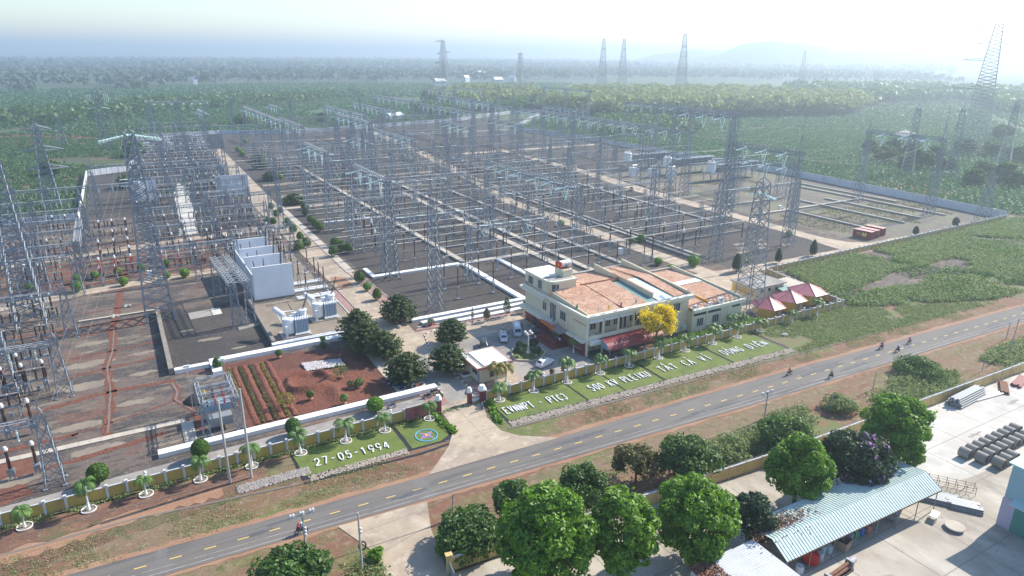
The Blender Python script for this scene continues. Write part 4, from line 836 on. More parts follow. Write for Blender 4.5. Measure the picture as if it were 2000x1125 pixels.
I0 = iso_proto(); T0 = tcan_proto(); T1 = tcan_proto(True); cnt = [0, 0, 0]
def put(P, i, x, y, lb, cat, grp, rz=0, h=1):
    o = P if cnt[i] == 0 else copy_tree(P); cnt[i] += 1; o.location = (x, y, 0); o.rotation_euler = (0, 0, rz); o.scale = (1, 1, h); tag(o, lb, cat, grp); return o
rr = random.Random(5)
for t, kinds in ((129, 'T'), (136, 'I'), (146, 'I'), (152, 'T'), (158, 'I'), (166, 'C'), (171, 'I'), (183, 'I'), (190, 'T'), (196, 'I'), (214, 'I'), (220, 'T'), (226, 'C'), (232, 'I'), (243, 'I'), (249, 'T'), (256, 'I'), (263, 'C'), (278, 'I'), (286, 'T'), (292, 'I')):
    for b in range(4):
        for p in range(3):
            if (b+p+int(t)) % 4 == 0: continue
            x = -19.5-13.8*b-3.6*p+rr.uniform(-.3, .3)
            if t > 200 and b > 2 or x > -17: continue
            if kinds == 'I': put(I0, 0, x, t, 'grey disconnector among the crowded switchgear at the left edge', 'disconnector', 'disconnectors of the left yard', 0)
            elif kinds == 'T': put(T0, 1, x, t, 'white capped breaker pole among the crowded switchgear at the left edge', 'breaker pole', 'breaker poles of the left yard')
            elif npost < 288: place_post(x, t, 'dark post insulator among the crowded switchgear at the left edge', .75)
for t, kind in ((213.5, 'I'), (218.5, 'R'), (224, 'I'), (229, 'T'), (235, 'I'), (240, 'T'), (247, 'I'), (253, 'T'), (262, 'I'), (270, 'T'), (276, 'I')):
    for x in (-9, -5, -1, 7, 11.5, 16, 22, 26.5, 31, 37, 41):
        if kind == 'I': put(I0, 0, x+rr.uniform(-.4, .4), t, 'grey disconnector in the rows between white sunlit wall and fire walls', 'disconnector', 'disconnectors of the left yard', rr.choice((0, math.pi/2)))
        elif kind == 'R' and x < 14: put(T1, 2, x, t, 'red insulated breaker pole standing in the reddish trench area', 'breaker pole', 'breaker poles of the left yard')
        elif rr.random() < .8: put(T0, 1, x, t, 'white capped breaker pole in the rows between white sunlit wall and fire walls', 'breaker pole', 'breaker poles of the left yard')
for t in (300, 309, 330, 338, 351, 358, 392, 400, 410, 420):
    for x in (4, 8.5, 13, 27, 31.5, 36, 41):
        put(I0 if (t+int(x)) % 2 else T0, 0 if (t+int(x)) % 2 else 1, x, t, 'grey switchgear stand in the far left yard' if (t+int(x)) % 2 else 'white capped breaker pole in the far left yard', 'switchgear', 'switchgear of the far left yard', 0)
for t in (212, 222, 233, 245, 257, 268, 303, 333, 355): 
    for x in (12.5, 30): busbar(x-11, x+12, t, 6.9, 'tubular busbar low over the left switchgear', .07)
for t in (214, 226, 240, 252): wire((-60, t, 8), (-14, t, 8), .6, 'pale conductor low over the left edge switchgear', .06, 6)
# near bushing stands in front of the left portals
for x in (-18.5, -21.8, -25): 
    put(T0, 1, x, 147.3, 'tall tapering instrument stand beside the second left portal', 'instrument transformer', 'instrument stands of the left yard', 0, .92); put(T0, 1, x+.5, 114.8, 'instrument stand beside the nearest left portal', 'instrument transformer', 'instrument stands of the left yard', 0, .85)
# earthed cabinets
for (x, y, lb) in ((3, 213, 'small grey kiosk beside the narrow service track'), (-3.5, 190.5, 'grey pile of steel fittings on the gravel'), (-6.5, 184, 'smaller grey pile of steel fittings on the gravel'), (143.5, 203, 'white control cubicle beside the service road'), (121, 222, 'white control cubicle left of the service road'), (239, 189, 'white box standing on the right hand gravel field'), (137.5, 167.8, 'white control cubicle by the first circuit breakers')):
    if 'pile' in lb:
        o = empty('fittings_pile', (x, y), 0, lb, 'steel pile'); q = MB()
        for k in range(14): a = rr.uniform(0, 3.1); q.bar((rr.uniform(-.7, .7), rr.uniform(-.6, .6), .1), (rr.uniform(-1, 1), rr.uniform(-.9, .9), rr.uniform(.2, .7)), .16)
        q.build('fittings', M['alu'], o); continue
    o = empty('control_cabinet', (x, y), 0, lb, 'cabinet', 'outdoor control cabinets'); MB().box(-.6, .6, -.45, .45, .25, 2.3).build('body', M['tank_white'], o); MB().box(-.7, .7, -.55, .55, 2.301, 2.42).build('roof', M['white'], o); MB().box(-.62, .62, -.47, .47, 0, .249).build('plinth', M['cover_grey'], o); MB().box(-.5, .5, -.475, -.452, .4, 2.1).build('door', M['white'], o)
# capacitor / resistor cans
# fire walls
for i, (y, lb) in enumerate(((178.6, 'front white fire wall, largest and closest to the two transformers'), (189.5, 'second white fire wall from the front'), (198.6, 'third white fire wall from the front'), (209.6, 'rearmost white fire wall of the four'))):
    o = empty('fire_wall', (30.8, y), 0, lb, 'fire wall', 'white fire walls'); MB().box(-5, 5, -.16, .16, .5, 9.2).build('wall_slab', M['fire_wall'], o); MB().box(-5.1, 5.1, -.25, .25, 0, .5).build('footing', M['stone_wall'], o); MB().box(-5.05, 5.05, -.2, .2, 9.2, 9.32).build('coping', M['white'], o)
    MB().box(-5.3, -5.0, -.2, 9.0 if i < 3 else .3, 0, 7.5).build('side_wall', M['mould_wall'], o)
    if i: 
        for j, (x, tp) in enumerate(((-3, 8.6), (-.6, 9.0), (3.6, 12.6))):
            bt = empty('transformer_bushing', (30.8+x, y+.9-3.2), 0, '%s brown bushing rising behind the %s fire wall' % (('short left', 'short middle', 'tall right')[j], ('second', 'third', 'rearmost')[i-1]), 'bushing', 'bushings between the fire walls')
            b_ = MB(); p_, q_ = Vector((0, 0, 4.5)), Vector((.25*(j-1)+.5*(j == 2), .3, tp)); n_ = 14
            for k in range(n_): b_.tube(p_.lerp(q_, k/n_), p_.lerp(q_, (k+.75)/n_), (.3 if j == 2 else .2)*(1-.4*k/n_), 8)
            b_.build('insulator', M['brown'], bt); MB().box(-.9, .9, -.9, .9, 0, 4.5).build('tank', M['tank_white'], bt)
for i, (x0, x1, y, lb) in enumerate(((37, 50, 329, 'broad weathered white fire wall in the far left yard'), (3.2, 12.8, 333, 'pale blue fire wall behind the dark tall pylon'), (*(lambda q: (q[0]-5, q[0]+5, q[1]))(at(362, 292)), 'grey fire wall of the rear transformer bank'), (*(lambda q: (q[0]-5, q[0]+5, q[1]))(at(303, 296)), 'leftmost grey fire wall of the rear transformer bank'), (*(lambda q: (q[0]-5, q[0]+5, q[1]))(at(423, 289)), 'rightmost grey fire wall of the rear transformer bank'))):
    o = empty('fire_wall', ((x0+x1)/2, y), 0, lb, 'fire wall', 'white fire walls'); X = (x1-x0)/2; MB().box(-X, X, -.2, .2, 0, 9.3).build('wall_slab', M['fire_wall' if i == 1 else 'mould_wall' if i == 0 else 'cover_grey'], o); MB().box(-X-.4, -X-.001, -.3, .3, 0, 9.5).box(X+.001, X+.4, -.3, .3, 0, 9.5).build('columns', M['mould_wall'], o)
    if i == 1: FW1 = o; MB().box(-X+.5, -X+3.2, -1.6, -.3, 0, 9).build('white_pilaster', M['white'], o)
for k in range(3):
    MB().box(-8.2, -4.6, 1.1, 2.1, 6.8+k*1.4, 7.05+k*1.4).build('slat', M['white'], FW1)
# power transformers
def transformer(x, y, lb, yaw=0):
    o = empty('power_transformer', (x, y), yaw, lb, 'transformer', 'white power transformers')
    MB().box(-3.2, 3.4, -2.4, 2.2, 0, .35).build('plinth', M['cover'], o)
    m = MB().lathe([(1.35, .8), (1.4, .9), (1.4, 4.1), (1.3, 4.3), (.4, 4.45)], 18, (-1.3, -.2)); m.box(-.7, 2.8, -.7, 1.5, .5, 4.2).box(-2.4, -1.9, -2.3, -1.7, .2, 3.0); m.build('tank', M['tank_white'], o)
    rd = MB()
    for k in range(5): rd.box(.0+k*.58, .5+k*.58, -1.75, -.75, .9, 4.0)
    rd.build('radiator', M['radiator'], o)
    hd = MB().box(-.1, 3.0, -1.9, -1.75, 4.0, 4.25).box(-.1, 3.0, -1.9, -1.75, .65, .88)
    for k in range(6): hd.strut((0+k*.56, -1.85, 4.2), (.28+k*.56, -.9, 4.55), .12); hd.strut((.56+k*.56, -1.85, 4.2), (.28+k*.56, -.9, 4.55), .12)
    hd.strut((0, -1.82, .8), (0, -1.82, 4.1), .1).tube((-.3, -2.0, .75), (3.2, -2.0, .75), .14, 8).tube((-.3, -2.12, .62), (3.0, -2.12, .62), .13, 8); hd.build('header_frame', M['tank_white'], o)
    tr = MB(); tr.lathe([(.45, 4.2), (.45, 5.0), (.62, 5.1), (.62, 5.3)], 12, (.3, .5)).lathe([(.42, 4.2), (.42, 4.9), (.55, 5.0)], 12, (1.2, .6)).lathe([(.75, 4.2), (.75, 5.2), (.95, 5.35), (.95, 5.65), (.6, 5.75)], 14, (2.3, .4)); tr.build('turret', M['tank_white'], o)
    def bush(p, q, r):
        b = MB(); p, q = Vector(p), Vector(q)
        for k in range(12): b.tube(p.lerp(q, k/12), p.lerp(q, (k+.75)/12), r*(1.1-.35*k/12), 8, r*(.9-.35*k/12))
        b.build('bushing', M['brown'], o); MB().tube(q, q+(q-p).normalized()*.35, r*.6, 8).build('bushing_tip', M['terracotta_trim'], o)
    bush((2.4, .5, 5.6), (4.0, 1.3, 9.4), .24); bush((.2, .6, 5.2), (-.7, 1.5, 7.3), .14)
    ct = MB().tube((-3.6, 1.9, 6.2), (-2.2, -.9, 5.2), .62, 14).tube((-3.75, 2.2, 6.3), (-3.6, 1.9, 6.2), .35, 12, .62); ct.build('conservator', M['tank_white'], o)
    p = MB().strut((-3.2, 1.2, 5.6), (-1.6, -.6, .8), .14).strut((-2.4, -.6, 5.0), (-1.4, -1.0, 4.3), .14).strut((-3.6, 1.6, 5.8), (-1.8, .8, 1), .14).tube((-2.6, .2, 5.9), (.2, .6, 5.6), .1, 7); p.build('pipework', M['tank_white'], o)
    return o
transformer(29.6, 151.8, 'white transformer with blue-grey radiator nearest the red garden'); transformer(38.2, 158.8, 'white transformer with blue-grey radiator beside the service lane, behind the other one')
for x, y in ((239, 285), (246.5, 278), (254, 272), at(330, 292), at(393, 290), at(290, 298)):
    o = empty('reactor', (x, y), 0, 'grey white shunt reactor in the bank by the right service road' if x > 100 else 'grey white reactor in the rear left transformer bank', 'reactor', 'reactors in banks')
    MB().box(-3, 3, -2.2, 2.2, 0, .4).build('plinth', M['cover'], o); MB().box(-2.3, 1.2, -1.5, 1.5, .4, 4.8).build('tank', M['tank_white'], o)
    r_ = MB()
    for k in range(5): r_.box(1.4+.0, 2.6, -1.6+k*.68, -1.1+k*.68, .8, 4.4)
    r_.build('radiator', M['tank_white'], o); MB().tube((-2, -1, 6), (1.5, -1, 6), .6, 12).build('conservator', M['tank_white'], o)
    b = MB().lathe([(.3, 4.8), (.32, 5.4), (.2, 8.2)], 8, (-.6, .5)); b.build('bushing', M['brown'], o)
# series capacitor platforms at the right
for i, (x, y) in enumerate(((246, 303), (254, 279), (262, 255))):
    o = empty('capacitor_platform', (x, y), 0, '%s raised capacitor platform with a grey cylinder at its left end' % ('rear', 'middle', 'front')[i], 'capacitor bank', 'raised capacitor platforms')
    d = MB().box(0, 38, -3.2, 3.2, 4.6, 4.95)
    for k in range(8):
        for s_ in (-2.6, 2.6): d.strut((1+k*5.1, s_, 0), (1+k*5.1, s_, 4.6), .3); d.strut((1+k*5.1, s_, 0), (1+k*5.1+2.5, s_, 4.6), .12)
    d.build('deck', M['grey_metal'], o); r_ = MB()
    for k in range(7):
        for lv in range(3): r_.box(7.5+k*4.3, 11+k*4.3, -2.6, 2.6, 5.3+lv*1.3, 6.0+lv*1.3)
        for a in (7.5, 11): r_.bar((a+k*4.3, -2.6, 4.9), (a+k*4.3, -2.6, 9), .14); r_.bar((a+k*4.3, 2.6, 4.9), (a+k*4.3, 2.6, 9), .14)
    r_.build('capacitor_racks', M['grey_metal'], o); MB().lathe([(2.3, 4.96), (2.3, 9.6), (2.1, 9.8)], 24, (3.2, 0)).build('cylinder', M['tank_white'], o)
    v = MB()
    for k in range(7): v.lathe([(.14, 9.8), (.2, 10.2), (.3, 10.6)], 7, (1.8+1.4*math.cos(k*.9)+1.3, 1.5*math.sin(k*.9)))
    v.build('terminals', M['tank_white'], o)
    busbar(x+4, x+50, y+1, 11.2, 'pale busbar above the %s capacitor platform' % ('rear', 'middle', 'front')[i], .12)
hp = empty('gravel_heap', (6.0, 128.2), 0, 'small dark gravel heap behind the compact lattice bay', 'heap'); MB().lathe([(2.4, 0), (1.9, .5), (1.1, 1.1), (.3, 1.5)], 14).build('heap', M['gravel'], hp, smooth=True)
for k in range(3):
    o = MB().box(-2.6, 2.6, -.12, .12, 0, .25).build('concrete_beam', M['cover']); o.location = (21.2, 161+k*.6, .03); o.rotation_euler = (0, 0, .25); tag(o, '%s of three loose pale beams lying on the dark gravel pit' % ('front', 'middle', 'rear')[k], 'beam', 'loose beams on the gravel')
# far pylons
ARMS1 = lambda h, s_: [(h-1, 9, s_, 'x'), (h*.82, 7, -s_, 'x'), (h*.80, 6, s_, 'x'), (h*.66, 9, s_, 'x'), (h*.48, 9, s_, 'x')]
pylon(368.8, 813, 76, 17, 3.4, 'tall pylon standing left of the middle in front of the hazy woods', ARMS1(76, 1), 2.3, w=.25)
pylon(480.9, 816, 62, 14, 3.0, 'faint slim pylon with short arms near the picture middle', [(61, 9, 1, 'x'), (61, 9, -1, 'x'), (56, 7, 1, 'x'), (56, 7, -1, 'x')], .6, w=.22)
pylon(744, 985, 86, 18, 3.6, 'left one of the twin pylons on the horizon right of the middle', ARMS1(86, -1), 1.0, w=.25); pylon(777, 972, 86, 18, 3.6, 'right one of the twin pylons on the horizon right of the middle', ARMS1(86, -1), 1.0, w=.25)
pylon(725, 771, 90, 19, 4.0, 'tall pylon left of the round mountain', ARMS1(90, 1), .9, w=.26); pylon(1170, 916, 70, 14, 3, 'very faint slim pylon below the round mountain', [(68, 5, 1, 'x'), (60, 5, -1, 'x')], .7, w=.22)
RP = pylon(504, 251, 82, 17, 4.6, 'largest dark pylon at the right edge rising above the horizon', [(81, 10, -1, 'x'), (70, 7, -1, 'x'), (70, 5, 1, 'x'), (60, 12, -1, 'x'), (42, 13, -1, 'x')], -1.1, w=.2, peak=1)
pylon(381, 220.7, 36, 6, 2, 'left pylon of the three in the plantation beyond the perimeter wall', [(34, 3, 1, 'x'), (34, 3, -1, 'x')], .5, w=.2); pylon(395, 205, 36, 6, 2, 'middle pylon of the three in the plantation beyond the perimeter wall', [(34, 3, 1, 'x')], .5, w=.2); pylon(294.7, 137, 19, 4.4, 1.4, 'slim mast in the corner of the right hand yard', None, w=.14); pylon(430, 196, 38, 7, 2, 'right pylon of the three in the plantation beyond the perimeter wall', [(36, 4, -1, 'x')], .3, w=.2)
FB = pylon(132.1, 109.9, 33.5, 5.4, 2.2, 'tall pylon straddling the gap between office wing and pink roofed pavilions', None, w=.17, peak=3)
for dz in (0,): 
    for s_ in (-1, 1): data_obj('insulator_string', _cache['strain'], FB, (0, s_, 31), math.pi/2*s_)
# little portal near the garden corner
ps = empty('line_bay', (8.6, 119), 0, 'compact lattice structure packed with red and yellow insulators at the garden corner', 'switchgear')
for dx in (-2.6, 2.8):
    for dy in (-6, 4): data_obj('column', get_col(6.5, 1.2, .7, .08, 1.2), ps, (dx, dy, 0))
for dy in (-6, -3, 0, 3.6): data_obj('beam', get_beam(5.4, .6, .08), ps, (-2.6, dy, 6.6))
for dx in (-2.6, 2.8): data_obj('beam', get_beam(10, .6, .08), ps, (dx, -6, 6.2), math.pi/2)
for i, dx in enumerate((-1.6, -.3, 1.2)): MB().lathe([(.12, 3.6), (.26, 4), (.14, 4.4), (.26, 4.9), (.12, 5.4)], 8, (dx, -1.5)).build('insulator', M[('brown', 'red', 'red')[i]], ps); MB().lathe([(.12, 3.6), (.24, 4), (.14, 4.4), (.24, 4.9), (.12, 5.4)], 8, (dx, 1.5)).build('insulator', M[('yellow', 'brown', 'red')[i]], ps)
MB().box(-2.2, 2.2, -1.2, 1.4, 2.2, 3.5).build('tank', M['radiator'], ps); MB().box(-1.8, 1.9, -4.5, -2.5, 1.0, 2.6).build('cabinet', M['grey_metal'], ps)
for dx in (-3.6, 2.2): MB().box(dx-.5, dx+.5, 5.4, 5.7, 8.6, 9.0).box(dx-.05, dx+.05, 5.5, 5.6, 0, 8.6).build('white_sign', M['white'], ps)
# ---- gear and steelwork at the rear end of the left yard
rb = random.Random(77)
for t in range(336, 560, 11):
    x0 = 4 if t < 420 else 8; x1 = 46 if t < 480 else 52; k = (t//11) % 4
    for x in np.arange(x0+rb.uniform(0, 3), x1, 5.2):
        if 20 < x < 28 and t < 376 or rb.random() < .12: continue
        put((I0, T0, I0, T0)[k], (0, 1, 0, 1)[k], x, t+rb.uniform(-.4, .4), ('grey disconnector in the rear left switchgear', 'white capped breaker pole in the rear left switchgear')[k % 2], 'switchgear', 'switchgear of the far left yard', 0, 1.1)
for i, (s0, s1, t, z) in enumerate(((5, 44, 345, 12), (5, 44, 366, 12), (8, 46, 392, 13), (8, 48, 418, 13), (10, 50, 446, 14), (12, 52, 476, 14), (14, 54, 508, 15), (16, 56, 540, 15), (4, 24, 322, 12), (4, 24, 291, 12), (26, 48, 340, 12), (26, 48, 268, 12), (-58, -14, 292, 11), (-58, -14, 256, 11), (-56, -14, 222, 11))):
    root = empty('gantry', (s0, t), 0, 'lattice portal in the rear part of the left yard', 'gantry', 'lattice portals of the left yard'); n = 3
    for k in range(n+1): data_obj('column', get_col(round(z+.6, 1), 1.9, .8, .12, 2.5), root, ((s1-s0)*k/n, 0, 0))
    for k in range(n):
        data_obj('beam', get_beam((s1-s0)/n, .9, .11), root, ((s1-s0)*k/n, 0, z-.6))
        for f in (.25, .5, .75): data_obj('insulator_string', _cache['down'], root, ((s1-s0)*(k+f)/n, 0, z-1.1))
for t in range(300, 550, 12): busbar(6 if t < 440 else 14, 46 if t < 440 else 52, t+4, 7.4, 'tubular busbar low over the rear left switchgear', .07)
for i, (s, t, h) in enumerate(((-9, 300, 24), (20, 336, 26), (46, 366, 26), (-34, 236, 26), (-48, 205, 26), (-38, 166, 24), (48, 250, 22), (-12, 252, 24), (30, 430, 28), (22, 500, 30), (-30, 262, 26), (-22, 212, 24))):
    root = empty('lightning_mast', (s, t), 0, 'slender lattice lightning mast in the left yard', 'mast', 'lightning masts of the left yard'); data_obj('mast', get_col(h-5, 2.4, .8, .14, 5), root)
# ================================================================ OFFICE BUILDING
B = empty('office_building', (81.5, 108.8), 0, 'cream two storey office with stepped terracotta roofs, dark red ground floor and rounded stair tower', 'building')
def part(name, m, mb, parent=None, smooth=False): return mb.build(name, M[m], parent or B, smooth=smooth)
part('wall', 'cream', MB().box(0, 29.5, 2.2, 25.8, 0, 8.55).box(0, .3, 0, 2.2, 0, 8.55).box(16.6, 29.5, .6, 2.2, 0, 8.55))
part('plinth_wall', 'dark_red', MB().box(-.08, -.002, .4, 25.6, 0, 3.3))
part('balcony_floor', 'cream', MB().box(.3, 16.6, 0, 2.2, 3.5, 3.75))
part('wing_wall', 'cream', MB().box(29.52, 46, -.9, 24.5, 0, 5.0))
for i, x in enumerate((4.1, 8.2, 12.5)): part('pier', 'cream_light', MB().box(x, x+.35, -.05, .35, 0, 8.5))
part('pier', 'cream_light', MB().box(-.1, .32, -.1, .32, 0, 8.5)); part('pier', 'cream_light', MB().box(16.4, 16.8, -.06, .55, 0, 8.5))
part('cornice', 'cream_light', MB().box(-.5, 30.2, -.6, .55, 8.56, 9.35)); part('cornice', 'cream_light', MB().box(-.5, .0, .551, 26.3, 8.56, 9.2)); part('cornice', 'cover_grey', MB().box(0.01, 30.2, 25.5, 26.3, 8.56, 9.6)); part('cornice', 'cream_light', MB().box(29.5, 46.6, -1.5, -.6, 5.0, 5.75))
def gable(name, x0, x1, y0, y1, zf, zr, zb, m, ry, sag=.0):
    """roof sheet with ridge at ry: front eave zf, ridge zr, back zb"""
    k = MB(); h = .12
    k.quadbox([(x0, y0, zf-h), (x1, y0, zf-h), (x1, ry, zr-h), (x0, ry, zr-h), (x0, y0, zf), (x1, y0, zf), (x1, ry, zr), (x0, ry, zr)])
    k.quadbox([(x0, ry, zr-h), (x1, ry, zr-h), (x1, y1, zb-h), (x0, y1, zb-h), (x0, ry, zr), (x1, ry, zr), (x1, y1, zb), (x0, y1, zb)])
    return part(name, m, k)
gable('roof', 1.1, 9.9, .56, 25.4, 9.1, 10.3, 9.3, 'tiles', 15.5); gable('roof', 10.2, 17.4, .56, 25.4, 9.1, 10.3, 9.3, 'tiles', 15.5)
gable('gutter_roof', 17.4, 20.2, .56, 15.0, 8.9, 9.9, 9.8, 'teal_roof', 14.4); gable('roof', 17.4, 20.2, 15.0, 25.4, 10.2, 10.1, 9.3, 'tiles', 15.5)
part('roof_trim', 'rust', MB().box(9.9, 10.2, .6, 15.4, 9.3, 9.42)); tt = MB()
for k in range(42): tt.box(9.0+k*.27, 9.2+k*.27, 15.35, 15.75, 10.3, 10.46)
part('ridge_tiles', 'dark_red', tt)
def parapet(x, y0, y1, z0, z1, m, w=.28, base=8.6): # sloped parapet
    part('parapet', m, MB().quadbox([(x, y0, base), (x+w, y0, base), (x+w, y1, base), (x, y1, base), (x, y0, z0), (x+w, y0, z0), (x+w, y1, z1), (x, y1, z1)]))
parapet(20.3, 3.0, 25.6, 10.1, 11.3, 'cream'); part('roof_trim', 'tiles', MB().quadbox([(20.2, 3.0, 10.12), (20.75, 3.0, 10.12), (20.75, 18, 10.93), (20.2, 18, 10.93), (20.2, 3.0, 10.24), (20.75, 3.0, 10.24), (20.75, 18, 11.05), (20.2, 18, 11.05)]))
gable('roof', 20.6, 24.4, 15.0, 25.4, 9.9, 10.0, 9.6, 'tiles', 16); gable('skylight_roof', 20.6, 25.0, .56, 15.0, 9.0, 9.9, 9.85, 'cyan_roof', 14.2); gable('roof', 25.3, 29.3, .56, 25.4, 9.2, 10.3, 9.6, 'tiles', 14.0); part('gutter', 'teal_roof', MB().quadbox([(25.0, .6, 8.9), (25.3, .6, 8.9), (25.3, 15, 9.8), (25.0, 15, 9.8), (25.0, .6, 9.1), (25.3, .6, 9.1), (25.3, 15, 10.0), (25.0, 15, 10.0)]))
gable('roof', 24.4, 25.3, 15.0, 25.4, 9.95, 10.0, 9.6, 'rust', 16)
parapet(29.4, .4, 26, 9.9, 11.2, 'cream', .35); parapet(0.6, .5, 15, 9.35, 10.2, 'cream', .22)
# wing roof
gable('roof', 29.8, 36.2, -.6, 24.2, 5.7, 6.6, 6.2, 'tiles', 15); parapet(36.2, -.2, 24, 6.2, 7.1, 'orange_wall', .25, 5.01); gable('roof', 36.5, 44.6, -.6, 24.2, 6.0, 6.9, 6.4, 'tiles', 13.2)
part('roof_band', 'white', MB().quadbox([(36.6, 11.6, 6.84), (44.5, 11.6, 6.84), (44.5, 14, 6.9), (36.6, 14, 6.9), (36.6, 11.6, 6.96), (44.5, 11.6, 6.96), (44.5, 14, 6.98), (36.6, 14, 6.98)]))
gable('gutter_roof', 44.6, 45.7, -.4, 24.2, 5.9, 6.7, 6.3, 'teal_roof', 13.2); parapet(45.7, -.4, 24.4, 6.4, 7.5, 'cream', .3, 5.01); part('cornice', 'cover_grey', MB().box(30, 45.7, 24.2, 24.9, 5.0, 6.9))
# stair tower with rounded corner
def rounded(x0, x1, y0, y1, r, z0, z1):
    pts = [(x1, y0), (x1, y1), (x0, y1)]; pts += [(x0, y0+r)]+[(x0+r-r*math.cos(a), y0+r-r*math.sin(a)) for a in np.linspace(0, math.pi/2, 10)]
    return MB().prism(pts, z0, z1)
part('stair_tower', 'cream', rounded(.4, 7.4, 15.2, 26.6, 1.8, 8.56, 12.0)); part('tower_rim', 'cream_light', rounded(.1, 7.5, 14.9, 26.8, 2.0, 12.0, 12.5))
part('tower_roof', 'white', MB().box(1.2, 4.5, 19.3, 22.6, 12.5, 12.56).box(1.2, 4.5, 22.8, 26.2, 12.5, 12.56)); part('tower_terrace', 'cover_grey', rounded(.7, 7, 15.5, 18.8, 1.6, 12.5, 12.53))
part('tank_base', 'cream', MB().box(4.8, 7.45, 16.8, 20.4, 12.501, 14.2)); part('tank_stand', 'rust', MB().box(5.2, 7.1, 17.4, 20, 14.2, 14.35))
tk = MB().tube((4.9, 18.7, 15.2), (7.9, 18.7, 15.2), .85, 16); part('water_tank', 'alu', tk); part('tank_mark', 'blue', MB().box(6.0, 6.7, 17.82, 17.88, 14.9, 15.2).box(6.8, 7.3, 17.82, 17.88, 15.1, 15.25))
fl = empty('flag_on_pole', (84.0, 125.6, 12.5), 0, 'red flag with a yellow star on a thin pole above the stair tower', 'flag'); MB().tube((0, 0, 0), (0, 0, 4.3), .06, 6).build('pole', M['alu'], fl)
fg = MB(); gx = 8
for i in range(gx):
    a, b = i/gx, (i+1)/gx; f = lambda u: .25*math.sin(u*6.5)
    fg.face([(.05+1.9*a, f(a), 2.7-.25*a), (.05+1.9*b, f(b), 2.7-.25*b), (.05+1.9*b, f(b), 4.2-.35*b), (.05+1.9*a, f(a), 4.2-.35*a)])
fo = fg.build('cloth', M['red'], fl); st_ = MB(); pts = []
for k in range(10): rr_ = .42 if k % 2 == 0 else .17; pts.append((1.0+rr_*math.sin(k*math.pi/5), -.06+.02, 3.35+rr_*math.cos(k*math.pi/5)))
c0_ = (1.0, -.05, 3.35)
for k in range(10): st_.face([c0_, pts[k], pts[(k+1) % 10]])
st_.build('star', M['yellow'], fo)
# left facade details (face at x = 0)
def winL(y0, y1, z0, z1, nm='window', bars=3):
    o = part(nm, 'glass', MB().box(-.05, -.003, y0, y1, z0, z1)); f = MB()
    for k in range(bars+1): yy = y0+(y1-y0)*k/bars; f.bar((-.07, yy, z0), (-.07, yy, z1), .07)
    f.bar((-.07, y0, z0), (-.07, y1, z0), .08).bar((-.07, y0, z1), (-.07, y1, z1), .08); f.build('frame', M['frame'], o)
winL(8.2, 10.4, 5.3, 7.4); winL(12.2, 14.6, 3.9, 8.0, bars=4); winL(16.2, 17.8, 5.2, 7.3, bars=2); winL(19.5, 21, .9, 2.9, bars=2); winL(2.2, 4.6, .9, 2.2); winL(12.6, 14, 1.2, 2.8, bars=2)
part('ledge', 'cream_light', MB().box(-1.7, -.1, 11.5, 25.8, 3.35, 4.2).box(-1.5, -.1, 11.7, 25.6, 4.2, 4.21)); part('ledge', 'cream_light', MB().box(-1.1, -.1, .2, 6.6, 3.2, 3.7)); part('ledge', 'cream_light', MB().box(-.9, 0, 16, 27.2, 8.0, 8.55)); part('porch_roof', 'cover_grey', MB().box(-2.6, -.1, 6.7, 11.4, 3.3, 3.6))
part('stripe', 'terracotta_trim', MB().box(-.06, -.003, .6, 5.2, 6.9, 7.1)); part('stripe', 'cover_grey', MB().box(-.05, -.003, 15.5, 18, 7.9, 8.05))
def twin(y0, y1, z0, z1):
    o = part('tower_window', 'glass', MB().box(.34, .398, y0, y1, z0, z1)); f = MB()
    for k in range(4): yy = y0+(y1-y0)*k/3; f.bar((.32, yy, z0), (.32, yy, z1), .07)
    f.build('frame', M['frame'], o)
twin(19.0, 20.6, 9.6, 11.6); twin(23.0, 25.0, 9.6, 11.4); 
tw = part('tower_window', 'glass', MB().box(1.0, 2.6, 15.15, 15.6, 9.4, 11.6)); MB().bar((1.8, 15.12, 9.4), (1.8, 15.12, 11.6), .08).bar((1.0, 15.12, 10.5), (2.6, 15.12, 10.5), .07).build('frame', M['frame'], tw)
part('steps', 'dark_red', MB().box(-4.6, -.1, 6.5, 17.5, 0, .25).box(-3.9, -.1, 7, 17, .25, .5).box(-3.2, -.1, 7.5, 16.5, .5, .75).box(-2.6, -.1, 8, 16, .75, 1.0)); part('entrance', 'glass', MB().box(-.12, -.083, 9.5, 12.5, 1.0, 3.1))
bn = empty('banner', (78.9, 117.3, 3.5), 0, 'red banner with yellow lettering over the office entrance', 'banner'); MB().box(-.06, .0, 0, 6.2, 0, .8).build('cloth', M['red'], bn); lt = MB()
for k in range(22):
    if k % 6 != 5: lt.box(-.075, -.061, 5.95-k*.27-.13, 5.95-k*.27, .25, .52)
lt.build('lettering', M['yellow'], bn)
